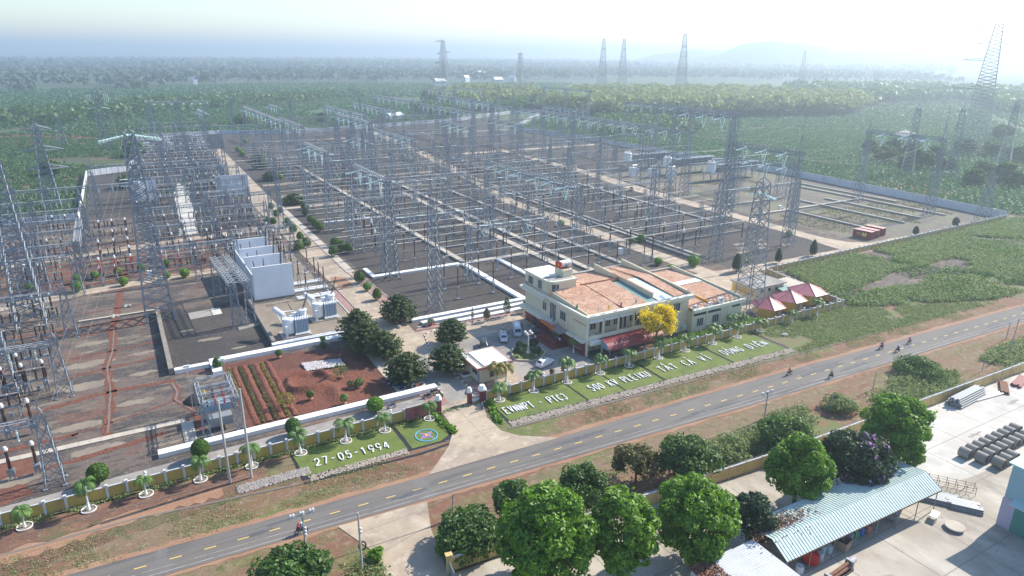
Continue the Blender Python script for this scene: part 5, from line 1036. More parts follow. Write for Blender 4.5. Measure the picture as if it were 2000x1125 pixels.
for i, (x, y, z, m_, lb) in enumerate(((80.2, 120.3, 3.7, 'green_paint', 'small green pennant beside the banner'), (80.4, 116.2, 3.7, 'pink', 'small pink pennant beside the banner'), (80.4, 114.2, 3.7, 'yellow', 'small yellow pennant beside the banner'), (84.0, 108.5, 9.4, 'cyan_roof', 'small pale pennant at the roof corner'), (86.8, 108.5, 9.4, 'yellow', 'yellow pennant on the roof edge'), (90.3, 108.5, 9.4, 'pink_paint', 'magenta pennant on the roof edge'), (94.4, 108.5, 9.4, 'cyan_roof', 'pale blue pennant on the roof edge'), (81.3, 112.4, 9.3, 'green_paint', 'green pennant on the left roof edge'), (81.2, 122.6, 9.0, 'orange', 'orange pennant on the tower ledge'))):
    o = empty('pennant', (x, y, z), .4*i, lb, 'pennant', 'festive pennants on the office'); MB().bar((0, 0, 0), (0, 0, 1.9), .04).build('stick', M['alu'], o); q = MB(); q.quadbox([(0, -.01, .7), (.5, -.02, .6), (.5, .02, .6), (0, .01, .7), (0, -.01, 1.8), (.4, -.02, 1.5), (.4, .02, 1.5), (0, .01, 1.8)]); q.build('cloth', M[m_], o)
# front facade details (face y = 2.2 upper loggia, front y = -0)
def winF(x0, x1, z0, z1, y=2.2, nm='window', glass='glass', bars=3, parent=None):
    o = part(nm, glass, MB().box(x0, x1, y-.06, y-.003, z0, z1)); f = MB()
    for k in range(bars+1): xx = x0+(x1-x0)*k/bars; f.bar((xx, y-.08, z0), (xx, y-.08, z1), .07)
    f.bar((x0, y-.08, z0), (x1, y-.08, z0), .07).bar((x0, y-.08, z1), (x1, y-.08, z1), .07); f.build('frame', M['frame'], o); return o
winF(2.3, 3.8, 5.0, 6.8, glass='glass_brown', bars=2); winF(4.8, 5.5, 3.8, 6.6, nm='door', bars=1); winF(6.4, 7.7, 5.0, 6.8, glass='glass_brown'); winF(8.7, 10.2, 5.0, 6.8, glass='glass_brown'); winF(10.4, 11.1, 3.8, 6.6, nm='door', bars=1); winF(11.6, 12.3, 3.8, 6.6, nm='door', bars=1); winF(13.2, 15.2, 5.0, 6.9); winF(15.4, 16.0, 3.8, 6.6, nm='door', bars=1)
for a, b in ((.4, 4.0), (4.5, 8.1), (8.6, 12.4), (12.9, 16.3)): part('sunshade', 'white', MB().quadbox([(a, -.35, 7.7), (b, -.35, 7.7), (b, .1, 8.3), (a, .1, 8.3), (a, -.3, 7.75), (b, -.3, 7.75), (b, .15, 8.35), (a, .15, 8.35)])); part('parapet_rail', 'cream_light', MB().box(a, b, -.1, .1, 3.76, 4.6)); 
for a, b in ((.4, 4.1), (4.6, 8.2), (8.8, 12.5)): part('planter', 'cream_light', MB().box(a, b, -1.0, -.12, 2.7, 3.5)); part('planter_trough', 'white', MB().box(a+.15, b-.15, -.95, -.15, 3.5, 3.56))
for a, b in ((.8, 3.2), (4.9, 7.3), (8.8, 11.2)): part('window_hood', 'cover_grey', MB().box(a, b, 1.4, 2.19, 2.2, 2.35))
winF(24.6, 26.8, 5.6, 7.6, y=.6); winF(19.5, 21.2, 5.6, 7.6, y=.6); winF(13.3, 15.4, 1.2, 2.8); winF(24.2, 26.2, .3, 3.2, y=.6, nm='door', bars=2)
for a in (29.9, 34.6): part('vent_band', 'glass', MB().box(a, a+4.1, -.94, -.903, 4.0, 4.6))
winF(31.2, 33.2, 1.3, 3.3, y=-.9); winF(36.2, 38.2, 1.3, 3.3, y=-.9); part('vent_band', 'glass', MB().box(42.6, 45.2, -.94, -.903, 4.1, 4.6))
for x in (29.6, 34.2, 38.9, 41.2): part('rib', 'cream_light', MB().box(x, x+.25, -1.05, -.902, 0, 5.0))
def aircon(x, y, z, lb, rz=0):
    o = empty('air_conditioner', (x, y, z), rz, lb, 'air conditioner', 'air conditioners of the office'); MB().box(-.5, .5, -.22, .22, 0, .9).build('case', M['white'], o); f = MB().lathe([(.3, 0), (.3, .02)], 14)
    f.v = [(p[0]-.1, -.225-p[2]*.3, p[1]+.45) for p in f.v]; f.build('fan', M['radiator'], o); return o
aircon(83.2, 109.4, 3.78, 'air conditioner in the corner loggia of the upper floor'); aircon(111.9, 108.2, 5.78, 'leftmost rooftop air conditioner on the office wing'); aircon(116.6, 108.1, 5.78, 'small rooftop air conditioner in the middle of the wing'); aircon(120.4, 108.3, 5.95, 'large rooftop air conditioner on the right of the wing').scale = (1.5, 1.3, 1.3); aircon(116.4, 107.4, .5, 'air conditioner at the foot of the wing wall'); aircon(118.2, 107.4, .5, 'small grey air conditioner beside it at the foot of the wing wall').scale = (.8, 1, .8); aircon(109.8, 108.9, .9, 'air conditioner beside the glazed double door')
# barrel roofed shelter
bs = empty('barrel_roof_shelter', (84.6, 107.9), 0, 'low shelter with a curved dark red corrugated roof in front of the office', 'shelter'); k = MB(); n = 10; Lb = 15.6
for i in range(n):
    a, b = math.pi*i/n, math.pi*(i+1)/n; pa = (-math.cos(a)*3.1, 2.1+1.7*math.sin(a)); pb = (-math.cos(b)*3.1, 2.1+1.7*math.sin(b))
    for j in range(32):
        x0, x1 = Lb*j/32, Lb*(j+.8)/32; k.face([(x0, pa[0], pa[1]), (x1, pa[0], pa[1]), (x1, pb[0], pb[1]), (x0, pb[0], pb[1])]); x2 = Lb*(j+1)/32; k.face([(x1, pa[0], pa[1]), (x2, pa[0], pa[1]+.05), (x2, pb[0], pb[1]+.05), (x1, pb[0], pb[1])])
k.build('roof', M['red_metal'], bs); k = MB(); k.v = [(0.05, -math.cos(math.pi*i/n)*3.05, 2.1+1.65*math.sin(math.pi*i/n)) for i in range(n+1)]; k.f = [tuple(range(n+1))]; k.build('gable', M['radiator'], bs)
for x in (.3, 5, 10, 15): MB().bar((x, -2.9, 0), (x, -2.9, 2.1), .12).bar((x, 2.9, 0), (x, 2.9, 2.1), .12).build('post', M['steel'], bs)
# pavilions with pink roofs
def pavilion(x, y, r, lb, front='hut_wall'):
    o = empty('pavilion', (x, y), 0, lb, 'pavilion', 'pink roofed pavilions'); n = 6; P = [(r*.88*math.cos(math.pi/3*i+.0), r*.88*math.sin(math.pi/3*i)) for i in range(n)]
    MB().prism([(a*.93, b*.93) for a, b in P], 0, 2.7).build('wall', M[front], o); MB().prism([(a*.5-r*.42, b*.7-r*.2) for a, b in P], 0, 2.6).build('side_wall', M['orange_wall'], o); k = MB(); Q = [(r*1.12*math.cos(math.pi/3*i), r*1.12*math.sin(math.pi/3*i), 2.7) for i in range(n)]
    for i in range(n): k.face([Q[i], Q[(i+1) % n], (0, 0, 4.9)])
    k.face([(q[0], q[1], 2.66) for q in Q][::-1]); rf = k.build('roof', M['hut_roof'], o); rb = MB()
    for q in Q: rb.bar((q[0], q[1], 2.74), (0, 0, 4.95), .14, .06)
    rb.lathe([(.3, 4.85), (.2, 5.0), (.05, 5.2)], 8); rb.build('ridge_caps', M['hut_roof'], rf); MB().box(-.4, .4, -r*.83, -r*.80, 0, 2.2).build('door', M['wood'], o)
pavilion(136.4, 107.4, 4.0, 'leftmost pink roofed pavilion with an orange side beside the tall pylon'); pavilion(145.6, 108.4, 4.1, 'middle pink roofed pavilion'); pavilion(154.6, 109.8, 4.6, 'rightmost and largest pink roofed pavilion in the wall corner')
ob = empty('outbuilding', (141.2, 115.6), 0, 'flat grey roofed cream outbuilding behind the pavilions', 'building'); MB().box(0, 11, 0, 8.2, 0, 3.6).build('wall', M['cream'], ob); MB().box(-.5, 11.5, -.5, 8.7, 3.6, 3.85).build('roof', M['concrete_grey'], ob); MB().box(-.04, -.002, .5, 7.5, 1.2, 3.0).build('side_panel', M['orange_wall'], ob)
for x in (2, 4.8, 7.6): MB().box(x, x+1, -.05, -.003, 2.2, 3.0).build('window', M['glass'], ob)
for k in range(5): MB().box(1+k*1.9, 1.5+k*1.9, 3+k, 3.3+k, 3.85, 4.0).build('roof_debris', M['rust'], ob)
o2 = empty('lean_to', (152.6, 114.2), 0, 'low sand coloured lean-to with a green awning behind the pavilions', 'shed'); MB().box(0, 6.5, 0, 6, 0, 2.6).build('wall', M['hut_wall'], o2); MB().box(-.2, 6.7, -.2, 6.2, 2.6, 2.75).build('roof', M['cover'], o2); MB().quadbox([(-3.6, -2.2, 2.2), (.8, -2.2, 2.2), (.8, 1.4, 2.8), (-3.6, 1.4, 2.8), (-3.6, -2.2, 2.26), (.8, -2.2, 2.26), (.8, 1.4, 2.86), (-3.6, 1.4, 2.86)]).build('awning', M['teal_roof'], o2)
# guardhouse
gh = empty('guardhouse', (55.6, 108.7), 0, 'small cream guardhouse with a white flat roof edged in terracotta beside the gate', 'guardhouse')
MB().box(0, 6.0, 0, 7.4, 0, 3.1).build('wall', M['cream'], gh); MB().box(-.9, 7.2, -.5, 7.9, 3.1, 3.55).build('roof', M['terracotta_trim'], gh); MB().box(-.75, .1, -.35, 7.75, 3.55, 3.6).box(.9, 6.4, -.2, 7.0, 3.55, 3.75).build('roof_slab', M['white'], gh); MB().box(.1, .9, -.35, 7.75, 3.55, 3.58).box(6.4, 7.0, -.35, 7.75, 3.55, 3.58).box(.9, 6.4, 7.0, 7.75, 3.55, 3.58).build('roof_gutter', M['cover_grey'], gh)
MB().box(-.05, -.003, 1.2, 3.2, 1.3, 2.6).build('window', M['glass'], gh); MB().box(-.05, -.003, .2, 1.0, .1, 2.4).build('door', M['radiator'], gh); MB().box(2.2, 3.2, -.05, -.003, .9, 2.2).build('window', M['glass'], gh)
pl = empty('planter_bed', (53.8, 112.6), 0, 'grey kerbed planter under the dark conifer beside the gate lane', 'planter'); MB().box(0, 2.8, 0, 1.6, 0, .4).build('kerb', M['white'], pl); MB().box(.2, 2.6, .2, 1.4, .4, .43).build('soil', M['red_soil'], pl)
pl = empty('planter_bed', (44.3, 113.2), 0, 'octagonal grey planter under the nearest dark conifer', 'planter'); MB().prism([(1.5*math.cos(a), 1.1*math.sin(a)) for a in np.linspace(.4, 6.68, 9)[:-1]], 0, .5).build('kerb', M['pillar'], pl); MB().prism([(1.1*math.cos(a), .75*math.sin(a)) for a in np.linspace(.4, 6.68, 9)[:-1]], .5, .53).build('soil', M['red_soil'], pl)
sg = empty('ground_sign', (56.3, 117.6), 0, 'pale blue lettered board lying behind the guardhouse', 'sign'); MB().quadbox([(-1.6, -.2, .3), (.2, -1.2, .3), (.8, .4, .9), (-1.0, 1.4, .9), (-1.6, -.2, .4), (.2, -1.2, .4), (.8, .4, 1.0), (-1.0, 1.4, 1.0)]).build('board', M['white'], sg)
# plaque wall and gate
pq = empty('plaque_wall', (37.5, 102.3), 0, 'reddish stone plaque with a round emblem set in the boundary wall left of the gate', 'plaque'); MB().box(0, 3.7, -.35, .15, 0, 2.5).build('stone', M['plaque'], pq); MB().box(0, 3.7, -.4, .2, 2.5, 2.6).build('cap', M['cover_grey'], pq)
e_ = MB()
for a in range(16): a0, a1 = math.pi*a/8, math.pi*(a+1)/8; e_.strut((1.8+.42*math.cos(a0), -.37, 1.75+.42*math.sin(a0)), (1.8+.42*math.cos(a1), -.37, 1.75+.42*math.sin(a1)), .05)
for a in range(4): e_.strut((1.8, -.37, 1.75), (1.8+.3*math.cos(a*math.pi/2+.3), -.37, 1.75+.3*math.sin(a*math.pi/2+.3)), .09)
e_.box(1.2, 2.4, -.372, -.352, .95, 1.12).box(1.35, 2.25, -.372, -.352, .65, .8); e_.build('emblem', M['dark_red'], pq)
def pier(x, y, lb, s=.45):
    o = empty('gate_pier', (x, y), 0, lb, 'gate pier', 'gate piers'); MB().box(-s, s, -s, s, 0, 2.3).build('shaft', M['dark_red'], o); MB().lathe([(s*1.35, 2.3), (s*1.5, 2.6), (s*1.1, 3.0), (s*.9, 3.3)], 12).build('capital', M['white'], o); return o
pier(43.9, 102.6, 'dark red gate pier with a white lantern cap left of the drive'); pier(52.7, 102.2, 'large dark red gate pier with a white cap right of the drive', .55); pier(50.2, 102.5, 'slimmer dark red gate pier standing by the barrier', .35)
gt = empty('gate', (50.6, 102.3), 0, 'low white and red sliding gate pulled between the right hand piers', 'gate'); MB().box(0, 1.6, -.04, .04, .3, 1.5).build('panel', M['white'], gt); MB().bar((0, -.06, 1.1), (1.6, -.06, 1.1), .12).build('rail', M['red'], gt)
# emblem on the lawn
em = empty('lawn_emblem', (38.6, 95.75, .06), 0, 'turquoise ring with a four pointed star laid out on the lawn', 'emblem'); m = MB(); rx, ry = 1.85, 1.95
for a in range(40): a0, a1 = 2*math.pi*a/40, 2*math.pi*(a+1)/40; m.bar((rx*math.cos(a0), ry*math.sin(a0), .05), (rx*math.cos(a1), ry*math.sin(a1), .05), .16, .1)
m.build('ring', M['cyan_paint'], em)
def star(r1, r2, z, name, mt):
    m = MB(); P = []
    for k in range(8): a = math.pi/4*k+.55; r = r1 if k % 2 == 0 else r2; P.append((r*math.cos(a), r*math.sin(a)))
    for k in range(8): m.face([(0, 0, z), (*P[k], z), (*P[(k+1) % 8], z)])
    m.build(name, M[mt], em)
star(1.75, .62, .02, 'star_outline', 'cyan_paint'); star(1.55, .5, .04, 'star_body', 'pink_paint'); star(1.2, .34, .06, 'star_inner', 'purple_paint'); star(.6, .22, .08, 'star_core', 'orange'); star(.32, .14, .10, 'star_heart', 'yellow')
# ---------------------------------------------------------------- letters laid on the lawn
def arc(cx, cy, rx, ry, a0, a1, n=8): return [(cx+rx*math.cos(math.radians(a0+(a1-a0)*i/n)), cy+ry*math.sin(math.radians(a0+(a1-a0)*i/n))) for i in range(n+1)]
GL = {'E': [[(1, 1), (0, 1), (0, 0), (1, 0)], [(0, .5), (.8, .5)]], 'V': [[(0, 1), (.5, 0), (1, 1)]], 'N': [[(0, 0), (0, 1), (1, 0), (1, 1)]], 'P': [[(0, 0), (0, 1), (.6, 1)]+arc(.6, .74, .36, .26, 90, -90)+[(0, .48)]], 'T': [[(0, 1), (1, 1)], [(.5, 1), (.5, 0)]], '-': [[(.15, .5), (.85, .5)]],
 'C': [arc(.55, .5, .5, .5, 45, 315, 12)], 'G': [arc(.55, .5, .5, .5, 45, 350, 12)+[(.6, .42)]], '3': [arc(.42, .74, .42, .26, 150, -80, 8)+arc(.42, .26, .45, .26, 80, -150, 8)], '5': [[(.9, 1), (.15, 1), (.1, .55)]+arc(.45, .32, .45, .32, 110, -150, 9)], '0': [arc(.5, .5, .46, .5, 0, 360, 16)], 'K': [[(0, 0), (0, 1)], [(.95, 1), (.05, .42)], [(.3, .58), (1, 0)]], 'L': [[(0, 1), (0, 0), (.85, 0)]], 'I': [[(.5, 0), (.5, 1)]], 'U': [[(0, 1), (0, .35)]+arc(.5, .35, .5, .35, 180, 360, 8)+[(1, 1)]],
 'D': [[(0, 0), (0, 1), (.4, 1)]+arc(.4, .5, .55, .5, 90, -90, 10)+[(0, 0)]], 'O': [arc(.5, .5, .5, .5, 0, 360, 16)], 'A': [[(0, 0), (.5, 1), (1, 0)], [(.2, .38), (.8, .38)]], '2': [arc(.48, .7, .44, .3, 165, -35, 9)+[(0, 0), (1, 0)]], '7': [[(0, 1), (1, 1), (.4, 0)]], '1': [[(.15, .78), (.5, 1), (.5, 0)]], '9': [arc(.5, .68, .42, .32, 0, 360, 14), [(.92, .68), (.85, .3), (.45, 0)]], '4': [[(.75, 0), (.75, 1), (0, .3), (1, .3)]],
 '`': [[(.3, 1.42), (.6, 1.2)]], "'": [[(.7, 1.55), (.45, 1.36)]], '^': [[(.25, 1.15), (.5, 1.32), (.75, 1.15)]], '?': [arc(.5, 1.38, .14, .12, 160, -60, 6)], '.': [[(.45, -.28), (.55, -.28)]], '=': [[(-.2, .5), (.35, .5)]]}
VN = {'Ấ': "A^'", 'Ả': 'A?', 'Ì': 'I`', 'Đ': 'D=', 'Ò': 'O`', 'Ệ': 'E^.'}
def write(txt, p, q, h, gap, lab):
    L = math.dist(p, q); ang = math.atan2(q[1]-p[1], q[0]-p[0]); adv = L/(len(txt)-gap)
    wd = adv*.60
    for i, ch in enumerate(txt):
        if ch == ' ': continue
        m = MB()
        for g in VN.get(ch, ch):
            for stroke in GL[g]:
                w_ = .42 if g == 'I' else 1
                for a, b in zip(stroke[:-1], stroke[1:]):
                    e = .0; m.bar((a[0]*wd, a[1]*h, .12), (b[0]*wd, b[1]*h, .12), .17, .14)
        o = m.build('letter', M['white']); k = adv*i; o.location = (p[0]+(q[0]-p[0])*k/L, p[1]+(q[1]-p[1])*k/L-h*.0, .05+.001*(i % 3)); o.rotation_euler = (0, 0, ang)
        tag(o, 'white letter %s of the lawn writing %s' % ({'-': 'dash'}.get(ch, ch), lab) if not ch.isdigit() and ch != '-' else 'white %s of the lawn writing %s' % ('dash' if ch == '-' else 'figure '+ch, lab), 'letter', 'white letters on the lawns')
write('27-05-1994', (19.8, 95.6), (32.3, 95.0), 2.1, 0, 'showing the date'); write('EVNNPT - PTC3', (54.3, 95.3), (67.6, 94.6), 2.4, 0, 'nearest the gate'); write('500 KV PLEIKU', (73.2, 94.9), (87.9, 94.5), 2.4, 0, 'in the second field')
write('TẤT CẢ VÌ', (90.9, 94.7), (105.2, 94.3), 2.4, 0, 'in the third field'); write('DÒNG ĐIỆN', (108.6, 94.4), (122.0, 93.8), 2.4, 0, 'in the last field')
# ================================================================ VEGETATION
def leafmesh(P, N, size, seed=0, aspect=1.6, jit=.7):
    """quads at points P facing roughly N"""
    r = np.random.RandomState(seed); n = len(P); Nn = N+r.normal(0, jit, (n, 3)); Nn /= np.linalg.norm(Nn, axis=1)[:, None]+1e-9
    A = np.cross(Nn, r.normal(0, 1, (n, 3))); A /= np.linalg.norm(A, axis=1)[:, None]+1e-9; Bv = np.cross(Nn, A)
    s = (size*r.uniform(.6, 1.3, n))[:, None]; A = A*s*.5*aspect; Bv = Bv*s*.5
    V = np.stack([P-A, P-Bv*.9, P+A, P+Bv*.9], 1).reshape(-1, 3); F = np.arange(4*n).reshape(-1, 4); return V, F
def dirs(n, r, up=-1.0):
    D = r.normal(0, 1, (n*3, 3)); D /= np.linalg.norm(D, axis=1)[:, None]; D = D[D[:, 2] > up][:n]; return D
def crown_arrays(rx, rz, nl, nf, size, seed, lobe=.34, up=-.55, inner=.12, shape=1.0):
    r = np.random.RandomState(seed); D = dirs(nl, r, up); rad_ = r.uniform(.62, .86, len(D))[:, None]; L = D*rad_*np.array([rx, rx, rz]); lr = lobe*rx*r.uniform(.7, 1.25, len(D))
    idx = r.randint(0, len(D), nf); E = dirs(nf, r, -.75); idx = idx[:len(E)]; P = L[idx]+E*(lr[idx])[:, None]*np.array([1, 1, .8])*r.uniform(.75, 1.05, len(E))[:, None]
    k = int(nf*inner); Q = np.clip(r.normal(0, .36, (k, 3)), -.62, .62)*np.array([rx, rx, rz]); P = np.vstack([P, Q]); Nn = np.vstack([E, r.normal(0, 1, (k, 3))]); Nn[:, 2] += .35
    V, F = leafmesh(P, Nn, size, seed+1); return V, F, L
def trunk_mb(h, r, L, cz, seed=0, lean=0):
    rr = random.Random(seed); m = MB(); top = (lean, 0, h); m.tube((0, 0, 0), (lean*.5, 0, h*.55), r, 7, r*.75, cap=False); m.tube((lean*.5, 0, h*.55), top, r*.75, 7, r*.55, cap=False)
    for l in L: 
        p = (lean*.5, 0, h*rr.uniform(.5, 1)); q = (l[0], l[1], cz+l[2]); mid = tuple(p[i]*.5+q[i]*.5+(0 if i < 2 else -.3) for i in range(3)); m.tube(p, mid, r*.4, 5, r*.25, cap=False); m.tube(mid, q, r*.25, 5, r*.08, cap=False)
    return m
def tree(px, py, zc, rx, rz, kind, label, seed, nl=44, nf=9000, size=.42, trunk=None, blossom=None, lobe=.34, group=None, name='tree', h=None, xy=None, up=-.55, cat='tree', inner=.12):
    x, y = xy or at(px, py, zc); o = empty(name, (x, y), 0, label, cat, group); V, F, L = crown_arrays(rx, rz, nl, nf, size, seed, lobe, up, inner); V = V+np.array([0, 0, zc])
    npmesh('crown', V, F, M[kind], o); trunk_mb(zc-rz*.35, trunk or rx*.06, L[:9], zc, seed).build('trunk', M['bark'], o)
    if blossom:
        r = np.random.RandomState(seed+5); pk = L[r.permutation(len(L))[:blossom[1]]]; P = np.repeat(pk*1.12, blossom[2], 0)+r.normal(0, blossom[3], (len(pk)*blossom[2], 3)); V, F = leafmesh(P, r.normal(0, 1, P.shape), blossom[4], seed); npmesh('blossom', V+np.array([0, 0, zc]), F, M[blossom[0]], o)
    return o
g_ = 'round green trees along the south compound'
tree(1068, 1050, 7.2, 6.2, 7.0, 'leaf_bright', 'largest bright green round tree at the bottom, beside the spiked wall', 1, 95, 26000, .36, group=g_, lobe=.22, up=-.8)
tree(1216, 1035, 7.0, 4.7, 6.3, 'leaf_bright', 'airy bright green tree between the two rounder ones at the bottom', 2, 62, 14000, .34, group=g_, lobe=.22, inner=.04, up=-.8)
tree(1357, 1012, 6.8, 5.3, 5.9, 'leaf_bright', 'round bright green tree behind the white roofed shed', 3, 80, 20000, .34, group=g_, lobe=.22, up=-.8)
tree(1562, 914, 6.6, 4.7, 5.3, 'leaf_bright', 'dense light green round tree over the middle of the long shed roof', 4, 84, 19000, .32, group=g_, lobe=.20, up=-.8)
tree(1752, 840, 7.2, 5.4, 6.3, 'leaf_bright', 'tall spreading green tree at the edge of the pale yard', 5, 84, 22000, .34, group=g_, lobe=.21, up=-.8)
tree(1672, 900, 5.6, 5.0, 5.2, 'leaf_dark', 'dark tree with purple blossom between two green trees', 6, 70, 17000, .34, blossom=('blossom_purple', 22, 46, .40, .28), lobe=.27)
tree(1468, 1012, 4.6, 3.2, 3.8, 'leaf_dark', 'dark blue green tree at the left end of the long shed', 7, 40, 8000, .30, lobe=.27)
g_ = 'roadside trees in front of the south wall'
tree(1010, 978, 3.4, 3.4, 2.6, 'leaf_mid', 'low leafy tree behind the largest round tree', 8, 30, 5000, .36, group=g_); tree(1136, 948, 3.6, 3.4, 2.8, 'leaf_mid', 'leafy roadside tree left of the sparse olive one', 9, 32, 5200, .34, group=g_)
tree(1244, 905, 3.4, 3.6, 2.8, 'leaf_olive', 'sparse olive coloured tree between road and wall', 10, 30, 3600, .34, group=g_, inner=.05); tree(1345, 895, 4.2, 4.4, 3.4, 'leaf_mid', 'broad dark leafed tree with pale new leaves near the road', 11, 40, 8000, .34, group=g_)
tree(1530, 845, 3.0, 4.0, 2.6, 'leaf_mid', 'low dark green tree right of the roadside pole', 12, 34, 6500, .32, group=g_); tree(915, 1040, 2.0, 4.4, 2.2, 'leaf_mid', 'spreading glossy bush at the edge of the south driveway', 13, 40, 7500, .36, group=g_, name='bush'); tree(565, 1124, 1.9, 4.4, 2.1, 'leaf_mid', 'glossy leafed tree cut by the bottom edge', 14, 44, 8000, .38, group=g_)
tree(868, 1068, .7, 1.2, .8, 'leaf_bright', 'small bright bush at the driveway edge below the spreading bush', 15, 14, 900, .26, name='bush', cat='bush'); tree(735, 1082, .7, 1.1, .8, 'leaf_bright', 'small yellow green bush beside the driveway near the pole with the tyre', 16, 12, 700, .26, name='bush', cat='bush')
tree(1640, 790, 1.0, 3.0, 1.3, 'leaf_scrub', 'tangled grey green scrub bush left of the tall spreading tree', 17, 22, 2600, .28, name='bush', cat='bush'); tree(1795, 720, 1.0, 5.0, 1.2, 'leaf_mid', 'dense creeper growing over the wall by the bundled steel', 18, 30, 4200, .28, name='bush', cat='bush'); tree(1425, 880, 1.0, 4.0, 1.6, 'leaf_scrub', 'grey green thicket along the outer side of the wall', 19, 24, 3600, .28, name='bush', cat='bush')
yt = tree(1284, 628, 7.2, 3.7, 3.7, 'leaf_gold', 'tree covered in bright yellow blossom in front of the office', 20, 34, 1700, .30, trunk=.26, blossom=('blossom_yellow', 34, 170, .55, .27), lobe=.25, inner=.03)
# dark conifers with layered whorls
def conifer_mesh(seed, rx, h, z0):
    r = np.random.RandomState(seed); P, N_ = [], []; tiers = 9
    for k in range(tiers):
        u = k/(tiers-1); R_ = rx*1.08*(1-.86*u**3.2)*(1 if k else .9); z = z0+(h-z0)*u*.93; nb_ = int(16-5*u)
        for j in range(nb_):
            a = 6.283*j/nb_+r.uniform(0, .5)+k; L = R_*r.uniform(.78, 1.1)
            for q in np.linspace(.2, 1, 14):
                d = L*q; w_ = .20*(1-.25*q); zz = z+.9*(q**2)*.8-.35*q+r.normal(0, .05)
                for _ in range(4):
                    P.append((math.cos(a)*d+r.normal(0, w_), math.sin(a)*d+r.normal(0, w_), zz+r.normal(0, .09))); N_.append((math.cos(a)*.4, math.sin(a)*.4, 1.0))
    return leafmesh(np.array(P), np.array(N_), .34, seed, 2.0, .5)
for i, (bx, by, rx, h, lb) in enumerate(((700, 668, 4.4, 7.8, 'tallest dark conifer beside the service lane left of the others'), (778, 628, 4.3, 6.8, 'dark conifer at the corner of the white bands'), (718, 690, 3.9, 7.0, 'dark conifer overhanging the white ducts'), (752, 700, 3.6, 6.0, 'dark conifer on the left kerb of the lane, second from the gate'), (795, 745, 4.1, 6.0, 'dark conifer in the octagonal planter shading the motorbikes'), (883, 672, 3.4, 5.8, 'dark conifer at the rear left of the courtyard'), (876, 728, 3.6, 6.2, 'dark conifer in the kerbed planter left of the guardhouse'))):
    x, y = at(bx, by); o = empty('conifer', (x, y), .7*i, lb, 'conifer', 'dark layered conifers near the gate'); V, F = conifer_mesh(30+i, rx, h, 1.3); npmesh('foliage', V, F, M['leaf_pine'], o); MB().tube((0, 0, 0), (0, 0, h*.9), .2, 7, .06).build('trunk', M['bark'], o)
# topiary
def ball_mesh(r_, h, seed, cone=0, size=.16, n=1500, base=.45):
    r = np.random.RandomState(seed); D = dirs(n, r, -.9); P = D*np.array([r_, r_, h/2])*r.uniform(.93, 1.05, len(D))[:, None]; u = (P[:, 2]/(h/2)+1)/2
    if cone: P[:, :2] *= (1-cone*np.clip(u-.2, 0, 1))[:, None]*1.08
    P[:, 2] += base+h/2; return leafmesh(P, D, size, seed, 1.5, .45)
TB = {}
def topiary(x, y, r_, h, lb, cone=0, kind='leaf_topiary', base=.4, cat='topiary', grp='clipped round shrubs', n=1500):
    o = empty('topiary', (x, y), random.uniform(0, 6), lb, cat, grp); V, F = ball_mesh(r_, h, len(bpy.data.objects) % 97, cone, .16+.03*r_, n, base); npmesh('foliage', V, F, M[kind], o); MB().tube((0, 0, 0), (0, 0, base+.5), .1, 6).build('stem', M['bark'], o)
    MB().lathe([(r_*.75, base+.15*h), (r_*.88, base+.5*h), (r_*.7, base+.78*h), (.1, base+.93*h)] if not cone else [(r_*.8, base+.2*h), (r_*.6, base+.5*h), (.1, base+.85*h)], 10).build('inner_foliage', M[kind], o, smooth=True); return o
for (px, py, r_, h, lb) in ((195, 944, 1.45, 2.9, 'large round clipped shrub beside the near left path'), (394, 896, 1.35, 3.0, 'large egg shaped clipped shrub at the left end of the long white duct'), (574, 850, 1.25, 2.8, 'round clipped shrub beside the motorbike on the front path'), (734, 805, 1.5, 2.5, 'light green rounded tree where the long white duct ends')): topiary(*at(px, py), r_, h, lb, n=2600, kind='leaf_topiary' if px != 734 else 'leaf_bright')
for i, (px, py, r_, h) in enumerate(((595, 410, 1.5, 2.9), (597, 421, 1.5, 3.0), (608, 437, 1.5, 3.0), (617, 445, 1.5, 3.0), (625, 452, 1.6, 3.1), (561, 444, 1.5, 3.2), (573, 456, 1.5, 3.1), (587, 470, 1.25, 2.8), (584, 490, 1.7, 3.4), (599, 484, 1.6, 3.2), (655, 482, 1.6, 3.0), (669, 490, 1.6, 3.1), (681, 494, 1.5, 3.0), (652, 501, 1.6, 3.2), (703, 553, 1.6, 3.4), (737, 586, 1.25, 2.9), (530, 410, 1.3, 2.8), (540, 425, 1.3, 2.8), (548, 418, 1.3, 2.6), (535, 440, 1.2, 2.6), (522, 438, 1.2, 2.6))):
    topiary(*at(px, py), r_, h, 'dark rounded clipped shrub, %s along the service lane' % ('on the right side' if px > 590 and i < 5 else 'on the left side' if i < 10 else 'in the cluster beyond the fire walls' if i < 14 else 'at the paved footpath' if i < 16 else 'in the group behind the rear fire wall'), .45)
topiary(*at(718, 568), 1.15, 1.9, 'small light green bush beside the paved footpath', 0, 'leaf_bright')
for i, (px, py, r_) in enumerate(((62, 562+8, 1.0), (152, 545+8, 1.25), (153, 570, 1.5), (187, 545, 1.1), (232, 538, 1.15), (243, 558, 1.2), (277, 530, 1.1), (325, 520, 1.0), (327, 545, 1.0), (362, 542, 1.3), (60, 570, 1.2), (330, 383, 1.5), (358, 362, 1.2), (374, 345, 1.2))):
    topiary(*at(px, py), r_, 2.0*r_, '%s light green round bush %s' % (('first', 'second', 'third', 'fourth', 'fifth', 'sixth', 'seventh', 'eighth', 'ninth', 'tenth', 'eleventh', 'first', 'second', 'third')[i], 'along the left cross track' if i < 11 else 'beside the narrow rear service track'), 0, 'leaf_bright', .2, 'bush', 'round bushes of the left yard', 900)
topiary(*at(427, 722), .95, 2.4, 'small egg shaped shrub at the corner of the white ducts', .2); 
